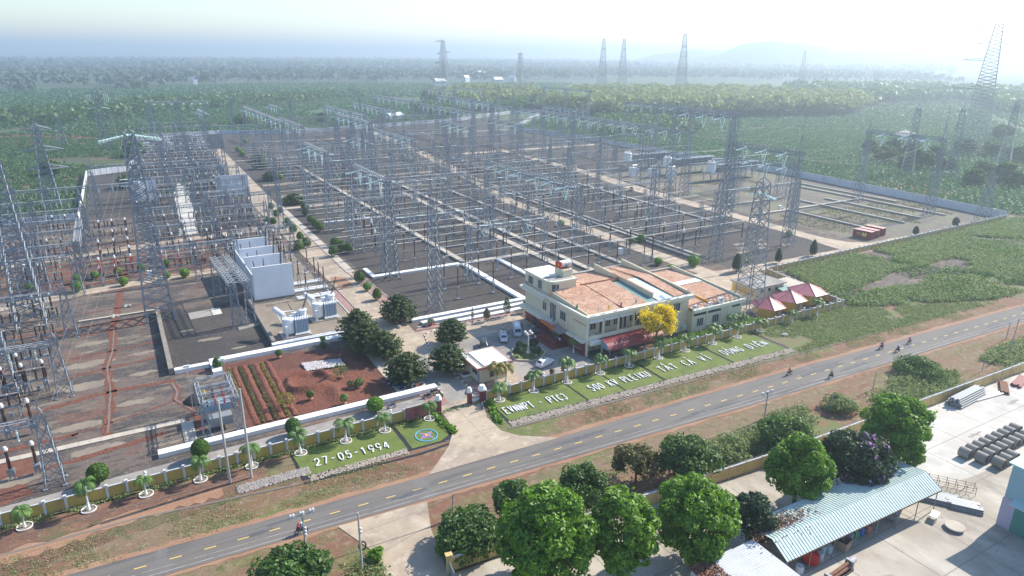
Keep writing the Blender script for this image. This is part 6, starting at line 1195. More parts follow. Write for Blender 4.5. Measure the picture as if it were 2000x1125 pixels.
tt_ = topiary(*at(632, 682), .7, 1.3, 'double ball topiary in front of the white duct', 0, n=700); V, F = ball_mesh(.6, 1.1, 3, 0, .16, 500, 2.0); npmesh('upper_ball', V, F, M['leaf_topiary'], tt_)
for (px, py, r_, h, lb) in ((1865, 443, 1.2, 3.4, 'egg shaped shrub on the path near the far corner of the boundary wall'), (1787, 460, 1.1, 3.2, 'egg shaped shrub beside the red containers'), (1587, 500, 1.2, 5.2, 'tall dark conical cypress near the bend of the track'), (1519, 514, 1.1, 4.6, 'shorter dark conical cypress beside the boundary wall'), (1438, 531, 1.5, 5.4, 'dark columnar shrub casting a long shadow on the concrete yard')): topiary(*at(px, py), r_, h, lb, .55 if 'con' in lb else .2, 'leaf_dark', .3, 'shrub', 'dark clipped evergreens', 2200)
for i, (px, py, r_, z_) in enumerate(((1285, 518, 1.3, 0), (1311, 536, 1.6, 0), (1322, 540, 1.2, 0), (1296, 545, 1.4, 0), (1354, 520, 1.9, 0), (1233, 475, 1.1, 0), (1251, 472, 1.4, 0), (1134, 424, 1.2, 0), (1096, 442, 1.2, 0), (1233, 373, 1.0, 0), (1470, 372, 1.3, 0), (1540, 462, 1.2, 0), (480, 280, 1.8, 0), (466, 297, 1.8, 0), (474, 305, 1.8, 0), (548, 350, 1.4, 0))):
    topiary(*at(px, py), r_, 1.9*r_, 'loose light green bush %s' % ('behind the stepped office roofs' if i < 5 else 'beside the service road' if i < 9 else 'by the right hand track' if i < 12 else 'at the rear end of the service lane'), 0, 'leaf_bright', .1, 'bush', 'loose bushes in the yard', 800)
for i, (px, py) in enumerate(((575, 398), (530, 352), (510, 330), (505, 315))):
    x, y = at(px, py); o = empty('conifer', (x, y), i, '%s spreading dark conifer on the right side of the lane' % ('nearest', 'second', 'third', 'farthest')[i], 'conifer', 'low conifers along the rear lane'); V, F = conifer_mesh(60+i, 4.4, 4.2, .8); npmesh('foliage', V, F, M['leaf_pine'], o); MB().tube((0, 0, 0), (0, 0, 3.8), .2, 7, .06).build('trunk', M['bark'], o)
for i, (px, py, h, k_) in enumerate(((923, 632, 4.2, 'leaf_olive'), (951, 628, 3.4, 'leaf_olive'), (990, 618, 5.2, 'leaf_pine'), (1025, 611, 3.2, 'leaf_olive'))):
    x, y = at(px, py); o = empty('sapling', (x, y), 0, ('thin bare reddish sapling by the long red kerb', 'grey green shrub tree by the long red kerb', 'slender green conifer by the long red kerb', 'grey green shrub tree nearest the office')[i], 'sapling', 'saplings along the red kerb')
    V, F = ball_mesh(.35 if i == 0 else .9, h-.8, 40+i, .6, .2, 160 if i == 0 else 900, .8); npmesh('foliage', V, F, M[k_], o); MB().tube((0, 0, 0), (0, 0, h*.8), .06, 5, .03).build('stem', M['bark'], o)
# palms along the wall
def palm_proto(seed, h=2.6, n=10, L=2.4):
    r = random.Random(seed); o = empty('palm', (0, 0)); MB().lathe([(.22, 0), (.16, .6), (.13, h*.6), (.12, h)], 8).build('trunk', M['palm_trunk'], o); MB().lathe([(.235, .0), (.18, .62), (.165, 1.0)], 8).build('whitewash', M['whitewash'], o)
    MB().lathe([(.12, h), (.14, h+.2), (.08, h+.7)], 7).build('crownshaft', M['leaf_palm'], o); V = MB()
    for k in range(n):
        a = 6.283*k/n+r.uniform(-.2, .2); e0 = r.uniform(.55, 1.25); le = L*r.uniform(.85, 1.1); p = Vector((0, 0, h+.55)); el = e0; seg = 11; prev = None
        for j in range(seg):
            d = Vector((math.cos(a)*math.cos(el), math.sin(a)*math.cos(el), math.sin(el))); q = p+d*le/seg; side = Vector((-math.sin(a), math.cos(a), 0)); up = d.cross(side)
            lw = .62*math.sin(math.pi*min(1, (j+1.2)/(seg+.6)))+.1
            for s_ in (-1, 1):
                for hh in (0, .5):
                    b = p.lerp(q, hh); t_ = b+side*s_*lw+d*.28-Vector((0, 0, .22+.18*lw)); V.face([b, b+d*.12, t_])
            V.strut(p, q, .035); p = q; el -= .235+.012*j
    V.build('fronds', M['leaf_palm'], o); return o
PP = [palm_proto(1), palm_proto(5, 2.3, 11, 2.5), palm_proto(9, 2.8, 9, 2.3)]; usedp = [0, 0, 0]
def ring(x, y, lb, r_=.95, h=.14):
    m = MB(); n = 20
    for k in range(n): a0, a1 = 6.283*k/n, 6.283*(k+1)/n; m.bar((r_*math.cos(a0), r_*math.sin(a0), h/2), (r_*math.cos(a1), r_*math.sin(a1), h/2), .11, h)
    o = m.build('tree_ring', M['white']); o.location = (x, y, .05); tag(o, lb, 'kerb ring', 'white rings round the palms'); sheet('ring_soil', [(x+(r_-.1)*math.cos(a), y+(r_-.1)*math.sin(a)) for a in np.linspace(0, 6.28, 14)[:-1]], .075, 'gravel_beige')
plx = [-26.5, -18.8, -11.2, -3.9, 3.5, 11.0, 18.6, 26.1, 33.0, 41.3, 55.6, 63.2, 71.0, 79.1, 86.7, 94.8, 102.5, 110.8, 118.6, 126.6, 137.5, 146.8]
ordn = ['first', 'second', 'third', 'fourth', 'fifth', 'sixth', 'seventh', 'eighth', 'ninth', 'tenth', 'eleventh', 'twelfth']
for i, x in enumerate(plx):
    k = (i*7) % 3; o = PP[k] if not usedp[k] else copy_tree(PP[k]); usedp[k] = 1; y = 100.7; o.location = (x, y, 0); o.rotation_euler = (0, 0, i*1.3); s_ = random.uniform(.85, 1.18)*(1.1 if i > 9 else 1); o.scale = (s_, s_, s_*random.uniform(.85, 1.25)); o.rotation_euler.x = random.uniform(-.07, .07)
    nm = '%s palm before the wall, counting %s' % (ordn[i if i < 10 else i-10], 'from the left edge' if i < 10 else 'rightwards from the gate'); tag(o, nm, 'palm', 'palms in front of the boundary wall')
    if i < 20: ring(x, y, 'white kerb ring round the %s palm %s' % (ordn[i if i < 10 else i-10], 'from the left edge' if i < 10 else 'right of the gate'))
def palm_at(x, y, lb, kind=0, s_=1.0, gold=False):
    o = copy_tree(PP[kind]); o.location = (x, y, 0); o.rotation_euler = (0, 0, x); o.scale = (s_, s_, s_); tag(o, lb, 'palm', 'other palms')
    if gold:
        for ch in o.children:
            if ch.name.startswith('fronds'): ch.data = ch.data.copy(); ch.data.materials[0] = M['leaf_gold']
    return o
palm_at(58.2, 106.6, 'yellowing palm in front of the guardhouse', 0, 1.25, True); palm_at(60.6, 107.0, 'green and yellow palm right beside the yellowing one', 1, 1.1, True); palm_at(80.6, 118.6, 'potted palm left of the office steps', 1, .9); palm_at(80.3, 111.9, 'potted palm right of the office steps', 2, .9); palm_at(124, 104.4, 'palm between office wing and wall', 1, 1.0); palm_at(121.0, 105, 'bushy palm beside the office wing wall', 2, 1.0); palm_at(162, 137, 'young palm behind the office near the dark columnar shrub', 1, 1.0)
# courtyard island
isl = [(67.0, 114.6), (68.2, 118.2), (70.4, 120.6), (74.6, 120.0), (75.0, 114.8), (72.4, 112.8), (70.0, 112.2)]
o = empty('island_kerb', (71, 116), 0, 'wavy pale kerb round the shaded courtyard island', 'kerb'); k = MB(); q = rough_poly(isl, .12, .9, 3)
for a, b in zip(q, q[1:]+q[:1]): k.bar((a[0]-71, a[1]-116, .2), (b[0]-71, b[1]-116, .2), .3, .4)
k.build('kerb_stones', M['cover'], o); sheet('lawn', isl, .2, 'lawn')
for i, (x, y) in enumerate(((68.6, 115.6), (70.6, 118.2), (73.6, 117.8), (72.0, 114.0))):
    o = empty('shrub', (x, y), i, ('left', 'rear left', 'rear right', 'front')[i]+' dark shrub in a white ring on the courtyard island', 'shrub', 'shrubs on the courtyard island'); V, F = ball_mesh(1.0, 1.5, 70+i, .1, .22, 700, .9); npmesh('foliage', V, F, M['leaf_dark'], o); MB().tube((0, 0, .2), (0, 0, 1.4), .14, 6).build('stem', M['whitewash'], o); ring(x, y, 'white ring round the %s island shrub' % ('left', 'rear left', 'rear right', 'front')[i], .6); 
o = empty('globe_lamp', (71.3, 116.2, .2), 0, 'white ornamental post with four globes on the courtyard island', 'street lamp'); MB().lathe([(.45, 0), (.45, .4), (.22, .6), (.26, 1.1), (.12, 1.3), (.1, 4.2), (.16, 4.4)], 12).build('post', M['white_marble'], o)
for k in range(4):
    a = k*math.pi/2+.6; MB().strut((0, 0, 4.2), (.75*math.cos(a), .75*math.sin(a), 4.5), .08).build('arm', M['white_marble'], o); MB().lathe([(.05, 4.5), (.24, 4.65), (.3, 4.85), (.22, 5.08), (.02, 5.15)], 10, (.8*math.cos(a), .8*math.sin(a))).build('globe', M['lamp_glass'], o, smooth=True)
# potted plants of the red garden
for i, (x, y, r_, h, k_, lb) in enumerate(((23.5, 140.0, .7, 1.3, 'leaf_topiary', 'round potted shrub at the rear of the red garden'), (32.2, 124.2, 1.4, 2.6, 'leaf_mid', 'largest potted tree beside the rubble heap'), (24.6, 118.0, .7, 1.3, 'leaf_topiary', 'small potted shrub in front of the soil heap'), (20.0, 117.4, 1.5, 2.2, 'leaf_gold', 'pale yellow green potted tree at the left of the soil heap'), (32.6, 118.4, .8, 1.3, 'leaf_olive', 'left one of the pair of potted shrubs near the lane'), (34.2, 118.2, .8, 1.5, 'leaf_palm', 'right one of the pair of potted shrubs near the lane'), (29.6, 113.2, .7, 1.6, 'leaf_palm', 'slim potted palm at the front of the red garden'), (45.6, 105.9, .7, 1.1, 'leaf_olive', 'red pot with a small shrub inside the gate curve'), (59.3, 141.5, .8, 1.0, 'leaf_palm', 'red pot with a palm on the paved kerb corner'), (63.9, 104.6, .5, .8, 'leaf_gold', 'first red pot behind the wall, beside the guardhouse'), (67.0, 104.6, .5, .8, 'leaf_olive', 'second red pot behind the wall'), (70.0, 104.7, .5, .8, 'leaf_olive', 'third red pot behind the wall, by the white car'), (72.9, 104.8, .5, .8, 'leaf_gold', 'fourth red pot behind the wall'))):
    o = empty('potted_plant', (x, y), i, lb, 'potted plant', 'plants in red pots'); MB().lathe([(.22, 0), (.4, .1), (.5, .4), (.56, .42), (.52, .48)], 12).build('pot', M['red' if i > 6 else 'terracotta_trim'], o); V, F = ball_mesh(r_, h, 80+i, .2, .2, 420, .7); npmesh('foliage', V, F, M[k_], o); MB().tube((0, 0, .4), (0, 0, .9+h*.3), .07, 5).build('stem', M['bark'], o)
# hedge and cut lawn behind the wall
V, F = leafmesh(np.stack([R.uniform(57, 80, 3800), 103.5+R.normal(0, .22, 3800), R.uniform(.05, .55, 3800)], 1), np.array([[0, 0, 1.]]*3800), .2, 9); npmesh('hedge', V, F, M['leaf_topiary'], label='low clipped hedge running just behind the boundary wall by the courtyard', cat='hedge')
V, F = leafmesh(np.stack([R.uniform(100, 131, 5200), 104.6+R.normal(0, .7, 5200), R.uniform(.05, 1.3, 5200)], 1), np.array([[0, 0, 1.]]*5200), .26, 19); npmesh('shrub_border', V, F, M['leaf_bright'], label='leafy shrub border between the office wing and the boundary wall', cat='shrubs')
sheet('lawn', rect(57.5, 80, 102.5, 104.1), .05, 'lawn')
# crops in rows
for i, (s0, n) in enumerate(((15.3, 240), (17.4, 260), (19.6, 240), (13.2, 90))):
    P = np.stack([s0+R.normal(0, .16, n*6), R.uniform(113.6 if i < 3 else 125, 139.5, n*6), R.uniform(.1, .42, n*6)], 1); V, F = leafmesh(P, np.array([[0, 0, 1.]]*len(P)), .2, 20+i); npmesh('crop_row', V, F, M['leaf_gold' if i > 1 else 'leaf_olive'], kind='stuff', label='row of young yellow green crop plants in the red garden', cat='crops')
# tufts of ground cover
def tufts(name, P, sz, k_, label, n=9, spread=.5, seed=0, hgt=.5, cat='ground cover', asp=1.6):
    r = np.random.RandomState(seed); Q = np.repeat(P, n, 0)+r.normal(0, 1, (len(P)*n, 3))*np.array([spread, spread, 0]); Q[:, 2] += np.abs(r.normal(0, hgt*.6, len(Q)))+.03; V, F = leafmesh(Q, np.array([[0, 0, .8]])+0*Q, sz, seed+1, asp, .8)
    return npmesh(name, V, F, M[k_], kind='stuff', label=label, cat=cat)
def inpoly(X, Y, poly):
    c_ = np.zeros(len(X), bool); j = len(poly)-1
    for i in range(len(poly)):
        xi, yi = poly[i]; xj, yj = poly[j]; c_ ^= ((yi > Y) != (yj > Y)) & (X < (xj-xi)*(Y-yi)/(yj-yi+1e-12)+xi); j = i
    return c_
def vnoise(X, Y, s, seed):
    r = np.random.RandomState(seed); v = 0*X
    for k in range(5): a = r.uniform(0, 6.28); f = s*(1.6**k)*r.uniform(.8, 1.2); v = v+np.sin(X*f*math.cos(a)+Y*f*math.sin(a)+r.uniform(0, 6))/(1.35**k)
    return v/2.2
def scatter(poly, n, seed, thr=None, sc=.1):
    r = np.random.RandomState(seed); p = np.array(poly); X = r.uniform(p[:, 0].min(), p[:, 0].max(), n); Y = r.uniform(p[:, 1].min(), p[:, 1].max(), n); k = inpoly(X, Y, poly)
    if thr is not None: k &= vnoise(X, Y, sc, seed) > thr
    return np.stack([X[k], Y[k], 0*X[k]], 1)
sp = [(161, 100.5), (171, 130), (310, 133.5), (325, 128), (325, 86), (232, 84), (200, 86), (178, 94)]
sheet('scrub_ground', rough_poly(sp, .6, 3, 2), -.01, 'scrub_soil')
P = scatter(sp, 48000, 3, -.55, .11); k = (np.abs((P[:, 1]-108)-(P[:, 0]-185)*.05) > 3.4+vnoise(P[:, 0], P[:, 1], .12, 8)*2) | (P[:, 0] > 232); P = P[k]; k = np.hypot((P[:, 0]-222)/6, (P[:, 1]-106)/2.4) > 1; P = P[k]
tufts('scrub', P, .34, 'leaf_scrub', 'dense low green scrub between the boundary wall and the road', 11, .55, 4, .75)
P2 = scatter(sp, 3000, 13, .25, .07); tufts('tall_scrub', P2, .36, 'leaf_topiary', 'taller dark green clumps inside the scrub by the road', 15, .8, 14, 1.3)
tufts('verge_grass', scatter([(-60, 88), (34, 87), (34, 92), (-60, 96)], 4500, 21, -.1, .35), .12, 'leaf_scrub', 'thin grass tufts on the verge left of the drive', 6, .35, 22, .1)
tufts('verge_grass', scatter([(58, 86), (200, 81), (160, 88), (58, 90)], 7000, 23, -.1, .3), .12, 'leaf_scrub', 'thin grass tufts between road and stone strip', 6, .35, 24, .1)
tufts('verge_grass', scatter([(125, 88), (162, 86), (200, 84), (180, 92), (162, 101), (124, 101)], 7500, 25, -.45, .2), .22, 'leaf_scrub', 'weeds on the rough slope past the last letters', 8, .5, 26, .2)
tufts('roadside_scrub', scatter([(88, 61.5), (240, 57.5), (240, 66), (160, 68), (120, 70), (96, 72), (80, 66)], 9000, 27, -.15, .15), .30, 'leaf_scrub', 'green scrub along the south side of the road in front of the wall', 11, .6, 28, .65)
tufts('roadside_scrub', scatter([(44, 64.5), (90, 61.5), (96, 70), (46, 72)], 2600, 29, .0, .25), .26, 'leaf_scrub', 'weeds under the roadside trees', 9, .5, 30, .45)
tufts('roadside_scrub', scatter([(17, 60), (22, 60), (21, 72), (14, 72)], 420, 31, -.3, .4), .26, 'leaf_scrub', 'weeds at the foot of the pole with the tyre', 10, .5, 32, .35)
tufts('yard_weeds', scatter([(225, 140), (305, 137), (317, 250), (226, 250)], 9000, 33, .2, .07), .3, 'leaf_olive', 'dry weeds on the right hand gravel yard', 6, .8, 34, .12)
tufts('wall_foot_weeds', np.concatenate([np.stack([R.uniform(-58, 158, 1600), 101.9+R.normal(0, .3, 1600), 0*R.rand(1600)], 1)]), .2, 'leaf_scrub', 'weeds growing at the foot of the mustard wall', 6, .25, 35, .16)
tufts('curb_plants', np.concatenate([np.stack([43.2-.2*np.arange(26)/8, 94.4+.3*np.arange(26), 0*np.arange(26)], 1), np.stack([51.6+.08*np.arange(24), 93.5+.32*np.arange(24), 0*np.arange(24)], 1)]), .45, 'leaf_bright', 'row of leafy plants edging the lawns at the drive', 16, .3, 36, .35)
# ---------------------------------------------------------------- plantations and woods
def bushes(name, P, rad_, k_, label, nq=12, seed=0, hscale=.9, qs=.75, cat='plantation', kind='stuff'):
    r = np.random.RandomState(seed); n = len(P); D = r.normal(0, 1, (n, nq, 3)); D[..., 2] = np.abs(D[..., 2]); D /= np.linalg.norm(D, axis=2)[..., None]
    s = (rad_*r.uniform(.7, 1.3, n))[:, None, None]; Q = P[:, None, :]+D*s*np.array([1, 1, hscale])*r.uniform(.8, 1.05, (n, nq, 1)); Q = Q.reshape(-1, 3); sz = np.repeat((rad_*qs*r.uniform(.8, 1.2, n)), nq)
    V, F = leafmesh(Q, D.reshape(-1, 3), 1.0, seed+1, 1.3, .45); Vc = Q.repeat(4, 0); V = Vc+(V-Vc)*sz.repeat(4)[:, None]; return npmesh(name, V, F, M[k_], kind=kind, label=label, cat=cat)
def rowsP(poly, dx, dy, ang, seed, jit=.35, keep=1.0, thr=None):
    r = np.random.RandomState(seed); p = np.array(poly); c_ = p.mean(0); Rm = np.hypot(*(p-c_).T).max(); gx = np.arange(-Rm, Rm, dx); gy = np.arange(-Rm, Rm, dy); X, Y = np.meshgrid(gx, gy); X = X.ravel()+r.normal(0, jit, X.size); Y = Y.ravel()+r.normal(0, jit, Y.size)
    ca, sa = math.cos(ang), math.sin(ang); U, W_ = c_[0]+X*ca-Y*sa, c_[1]+X*sa+Y*ca; k = inpoly(U, W_, poly) & (r.rand(len(U)) < keep)
    if thr is not None: k &= vnoise(U, W_, .02, seed) > thr
    return np.stack([U[k], W_[k], 0*U[k]], 1)
bushes('coffee_plantation', rowsP([(322, 60), (322, 160), (322, 320), (316, 420), (520, 430), (700, 300), (640, 60)], 3.1, 3.1, .5, 41, .3), 1.6, 'leaf_coffee', 'green coffee plantation in rows beyond the right hand perimeter wall', 20, 42, qs=.5)
bushes('coffee_plantation', rowsP([(316, 425), (306, 520), (420, 650), (640, 640), (760, 420), (700, 310), (520, 440)], 3.6, 3.6, .5, 43, .4, .9), 1.9, 'leaf_coffee', 'hazy coffee plantation further back on the right', 14, 44, qs=.55)
bushes('coffee_plantation', rowsP([(640, 60), (700, 300), (960, 480), (1100, 300), (900, 60)], 5.5, 5.5, .3, 45, .8, .85), 2.6, 'leaf_coffee', 'distant coffee plantation behind the pylons at the right edge', 8, 46)
bushes('green_field', rowsP([(-20, 306), (-18, 414), (2, 428), (9, 505), (10, 575), (-60, 640), (-190, 560), (-150, 320)], 2.9, 2.9, 1.9, 47, .5, .86, -.75), 1.35, 'leaf_coffee', 'green bushes of the side field beyond the white sunlit wall', 18, 48, qs=.55)
bushes('green_field', rowsP([(8, 584), (78, 606), (125, 584), (186, 596), (280, 622), (330, 690), (330, 1000), (60, 960), (-330, 760), (-220, 600), (-60, 650)], 4.2, 4.2, .45, 49, .6, .9, -.9), 2.0, 'leaf_coffee', 'dark green plantation behind the station wall', 9, 50)
bushes('coffee_plantation', rowsP([(700, 300), (760, 420), (700, 480), (860, 560), (1150, 560), (1000, 420), (960, 480), (720, 330)], 5.5, 5.5, .5, 145, .8, .9), 2.6, 'leaf_coffee', 'hazy plantation strip in front of the tree line at the right', 8, 146)
bushes('green_field', rowsP([(-330, 760), (60, 965), (330, 1005), (560, 900), (900, 1300), (300, 1500), (-600, 1200), (-700, 900)], 8.0, 8.0, .7, 51, 1.6, .95, -.95), 3.8, 'leaf_coffee', 'hazy plantations in the middle distance', 8, 52)
# belts of taller trees
def belt(name, poly, n, rad_, k_, label, seed, z=0, **kw):
    P = scatter(poly, n, seed); P[:, 2] = np.random.RandomState(seed).uniform(.35, 1.0, len(P))*rad_*1.1+z; return bushes(name, P, rad_, k_, label, seed=seed, hscale=1.1, cat='woodland', **kw)
belt('rubber_trees', [(430, 560), (700, 480), (860, 560), (840, 760), (640, 860), (470, 760), (420, 680)], 3600, 8.0, 'leaf_rubber', 'yellow green rubber plantation behind the right half of the station', 61, 4, nq=40, qs=.42)
belt('rubber_trees', [(350, 700), (460, 770), (560, 900), (470, 960), (340, 820)], 900, 8.0, 'leaf_rubber', 'yellow green trees behind the middle gantries', 62, 3, nq=36, qs=.42)
belt('woodland', [(285, 640), (350, 690), (420, 690), (480, 790), (440, 830), (300, 740)], 900, 5.0, 'leaf_mid', 'dark trees just behind the rear wall', 63, 1, nq=26, qs=.5)
belt('woodland', [(330, 440), (420, 560), (470, 540), (430, 420)], 300, 4.5, 'leaf_mid', 'trees behind the rear right corner of the wall', 64, 1, nq=30, qs=.45)
belt('woodland', [(900, 420), (1300, 700), (1500, 500), (1500, 200), (1000, 200)], 3000, 8.5, 'leaf_mid', 'hazy woodland in front of the round mountain', 65, 1, nq=18, qs=.6)
belt('woodland', [(860, 560), (1100, 900), (1400, 800), (1200, 560)], 1800, 8.0, 'leaf_mid', 'tree line behind the yellow green plantation', 66, 2, nq=18, qs=.6)
belt('woodland', [(-60, 700), (330, 1010), (340, 1060), (60, 1010), (-120, 800)], 900, 5.5, 'leaf_mid', 'hedge of dark trees across the left fields', 67, 0, nq=20, qs=.55)
belt('woodland', [(-700, 1250), (300, 1550), (1300, 1500), (1900, 1000), (2600, 1600), (1500, 2600), (-200, 2600), (-1100, 1800)], 8000, 9, 'leaf_far', 'distant hazy woods', 68, 0, nq=10, qs=.8)
belt('woodland', [(-1100, 1900), (-200, 2700), (1500, 2700), (3000, 1600), (4600, 2600), (2600, 5200), (-700, 5200), (-2600, 3000)], 9000, 15, 'leaf_far', 'woods fading into the haze below the horizon', 69, -6, nq=8, qs=.9)
for i, (px, py, rx, zc) in enumerate(((1730, 300, 6, 5), (1800, 310, 7, 6), (1780, 290, 6, 5), (1965, 335, 6, 5), (1750, 285, 6, 5), (1920, 330, 5, 4), (1830, 300, 6, 5), (1960, 260, 8, 6), (1885, 285, 6, 5), (1700, 285, 5, 4), (1990, 300, 7, 5), (1850, 320, 5, 4), (1940, 290, 6, 5), (1770, 312, 5, 4), (1905, 345, 5, 4), (1990, 350, 5, 4))):
    tree(px, py, zc, rx, zc*1.05, 'leaf_mid', 'bushy field tree in the loose group around the pylons at the right', 200+i, 26, 2600, .95, group='field trees among the right plantation', lobe=.34)
for i, (px, py, rx) in enumerate(((38, 172, 8), (62, 170, 6), (235, 168, 8), (268, 166, 10), (283, 166, 8), (385, 155, 9), (560, 188, 7), (470, 235, 6), (478, 236, 5), (628, 232, 6), (100, 330, 5), (265, 292, 6), (250, 355, 4), (930, 208, 8), (985, 190, 9))):
    tree(px, py, rx*.7, rx, rx*.8, 'leaf_mid', 'dark round tree standing alone in the left fields', 240+i, 22, 1500, 1.3, group='lone trees in the left fields', lobe=.36)
r_h = random.Random(3)
for i in range(34):
    px = r_h.choice((r_h.uniform(5, 330), r_h.uniform(330, 620), r_h.uniform(1260, 1300), r_h.uniform(850, 1020))); py = r_h.uniform(127, 137) if i < 26 else r_h.uniform(150, 172); x, y = at(px, py); s_ = r_h.uniform(11, 18)*(1 if i < 26 else .7)
    o = empty('far_house', (x, y, -8 if i < 26 else 0), r_h.uniform(0, 3), 'tiny pale roofed house far out in the hazy plain', 'house', 'tiny houses in the plain'); MB().box(-s_, s_, -s_*.5, s_*.5, 0, 12).build('wall', M['mould_wall'], o); MB().face([(-s_*1.05, -s_*.6, 12), (s_*1.05, -s_*.6, 12), (s_, 0, 17), (-s_, 0, 17)]).face([(-s_*1.05, s_*.6, 12), (-s_, 0, 17), (s_, 0, 17), (s_*1.05, s_*.6, 12)]).build('roof', M['white'], o)
for i, (px, py, rz_, s_, lb) in enumerate(((1388, 204, .3, 13, 'grey roofed barn among the yellow green trees'), (1465, 214, .5, 10, 'white roofed barn at the edge of the right plantation'), (1775, 275, .8, 14, 'long pale shed behind the pylons in the plantation'), (1945, 268, .2, 5, 'small orange roofed hut at the right edge'), (770, 234, .4, 9, 'pale shed behind the rear wall'))):
    x, y = at(px, py); o = empty('barn', (x, y), rz_, lb, 'barn', 'barns beyond the walls'); MB().box(-s_, s_, -s_*.45, s_*.45, 0, 4).build('wall', M['mould_wall'], o); MB().quadbox([(-s_*1.05, -s_*.55, 4), (s_*1.05, -s_*.55, 4), (s_, 0, 7), (-s_, 0, 7), (-s_*1.05, -s_*.55, 4.1), (s_*1.05, -s_*.55, 4.1), (s_, 0, 7.1), (-s_, 0, 7.1)]).quadbox([(-s_*1.05, s_*.55, 4), (s_*1.05, s_*.55, 4), (s_, 0, 7), (-s_, 0, 7), (-s_*1.05, s_*.55, 4.1), (s_*1.05, s_*.55, 4.1), (s_, 0, 7.1), (-s_, 0, 7.1)]).build('roof', M['orange' if i == 3 else 'cover_grey' if i == 2 else 'zinc'], o)
# ================================================================ POLES, VEHICLES, PEOPLE, SOUTH YARD
def pole_line(x, y, h, lb, arm=True, r=.14, lean=0, can=0):
    o = empty('utility_pole', (x, y), 0, lb, 'utility pole', 'poles along the village road'); MB().tube((0, 0, 0), (lean, 0, h), r, 8, r*.7).build('pole', M['pole'], o)
    if arm:
        MB().bar((lean-1.5, .1, h-.5), (lean+1.5, .1, h-.5), .12).strut((lean-1.2, .1, h-.5), (lean, .1, h-1.2), .07).strut((lean+1.2, .1, h-.5), (lean, .1, h-1.2), .07).build('crossarm', M['alu'], o)
        for dx in (-1.4, -1.05, -.15, .15, 1.05, 1.4): MB().lathe([(.05, h-.45), (.12, h-.3), (.14, h-.1), (.1, h+.05)], 7, (lean+dx, .1)).build('insulator', M['white'], o)
    for k in range(can): MB().lathe([(.04, h-2.6-k*.5), (.11, h-2.5-k*.5), (.11, h-2.25-k*.5)], 7, (.22, -.1)).build('insulator', M['white'], o)
    return o
pole_line(13.2, 74.9, 7.6, 'pale concrete pole with six white insulators at the lower left of the road', can=3); p2 = pole_line(18.9, 70.1, 8.6, 'dark pole carrying a coiled black cable beside the south driveway', False, .16, can=2)
m = MB()
for k in range(18):
    a0, a1 = 6.283*k/18, 6.283*(k+1)/18; m.tube((.45*math.cos(a0)+.3, .2, 3.4+.62*math.sin(a0)), (.45*math.cos(a1)+.3, .2, 3.4+.62*math.sin(a1)), .1, 6, cap=False)
m.build('cable_coil', M['black'], p2)
pole_line(94.2, 71.6, 5.4, 'pole with a white crossarm and a dark coil right of the lettered lawn', can=1); pole_line(163.4, 64.4, 8.6, 'tall dark leaning pole near the right edge of the road', False, .15, .5); pole_line(173, 69.5, 4.2, 'short pole behind the tall leaning one', False, .12)
pole_line(33.3, 73.8, 3.9, 'short dark post with a white cap south of the road', False, .13, can=0); pole_line(76.5, 68.6, 2.8, 'short dark stump post beside the dark leafed tree', False, .13); pole_line(122, 69.0, 4.0, 'slim grey post in the scrub right of the tall spreading tree', False, .1); pole_line(106.5, 67.2, 4.2, 'slim grey post in the scrub left of the tall spreading tree', False, .1); pole_line(150, 63.0, 4.2, 'thin pale post in front of the wall far right', False, .08)
pole_line(7.3, 97.8, 14.0, 'left one of two tall plain concrete poles by the wall', False, .2); pole_line(10.4, 97.7, 15.2, 'right one of two tall plain concrete poles by the wall', False, .2)
for dx, y0, y1, y2 in ((-1.3, 74.9, 71.6, 64.4), (0, 74.9, 71.6, 64.4), (1.3, 74.9, 71.6, 64.4)):
    wire((-120+dx, 82, 7.2), (13.2+dx, y0, 7.3), 1.5, 'overhead wire along the south side of the village road', .02, 10); wire((13.2+dx, y0, 7.3), (94.2+dx, y1, 5.3), 1.3, 'overhead wire along the south side of the village road', .02, 12); wire((94.2+dx, y1, 5.3), (163.4, y2, 8.4), 1.2, 'overhead wire along the south side of the village road', .02, 12)
wire((18.9, 70.1, 5.6), (33.3, 73.8, 3.8), .3, 'low dark telephone cable between the dark pole and the short post', .03, 6); wire((33.3, 73.8, 3.8), (76.5, 68.6, 2.8), .6, 'low dark telephone cable above the roadside trees', .03, 8)
# ---- cars
def loft(secs, m=None):
    """secs: (x, halfwidth, z0, z1, inset of the top)"""
    m = m or MB(); n = len(m.v)
    for x, w_, z0, z1, ins in secs:
        zm = z0+(z1-z0)*.55; m.v += [(x, -w_*.92, z0), (x, -w_, z0+.12), (x, -w_, zm), (x, -w_+ins, z1-.06), (x, -w_+ins+.12, z1), (x, w_-ins-.12, z1), (x, w_-ins, z1-.06), (x, w_, zm), (x, w_, z0+.12), (x, w_*.92, z0)]
    for i in range(len(secs)-1):
        for j in range(10): a = n+i*10+j; b = n+i*10+(j+1) % 10; m.f.append((a, b, b+10, a+10))
    m.f.append(tuple(n+j for j in range(10))[::-1]); m.f.append(tuple(n+(len(secs)-1)*10+j for j in range(10))); return m
def wheels(o, xs_, w_, r):
    for x in xs_:
        for s_ in (-1, 1):
            wh = MB().tube((x, s_*(w_-.22), r), (x, s_*(w_+.01), r), r, 14).build('wheel', M['tyre'], o); MB().tube((x, s_*w_, r), (x, s_*(w_+.025), r), r*.6, 10).build('rim', M['alu'], wh)
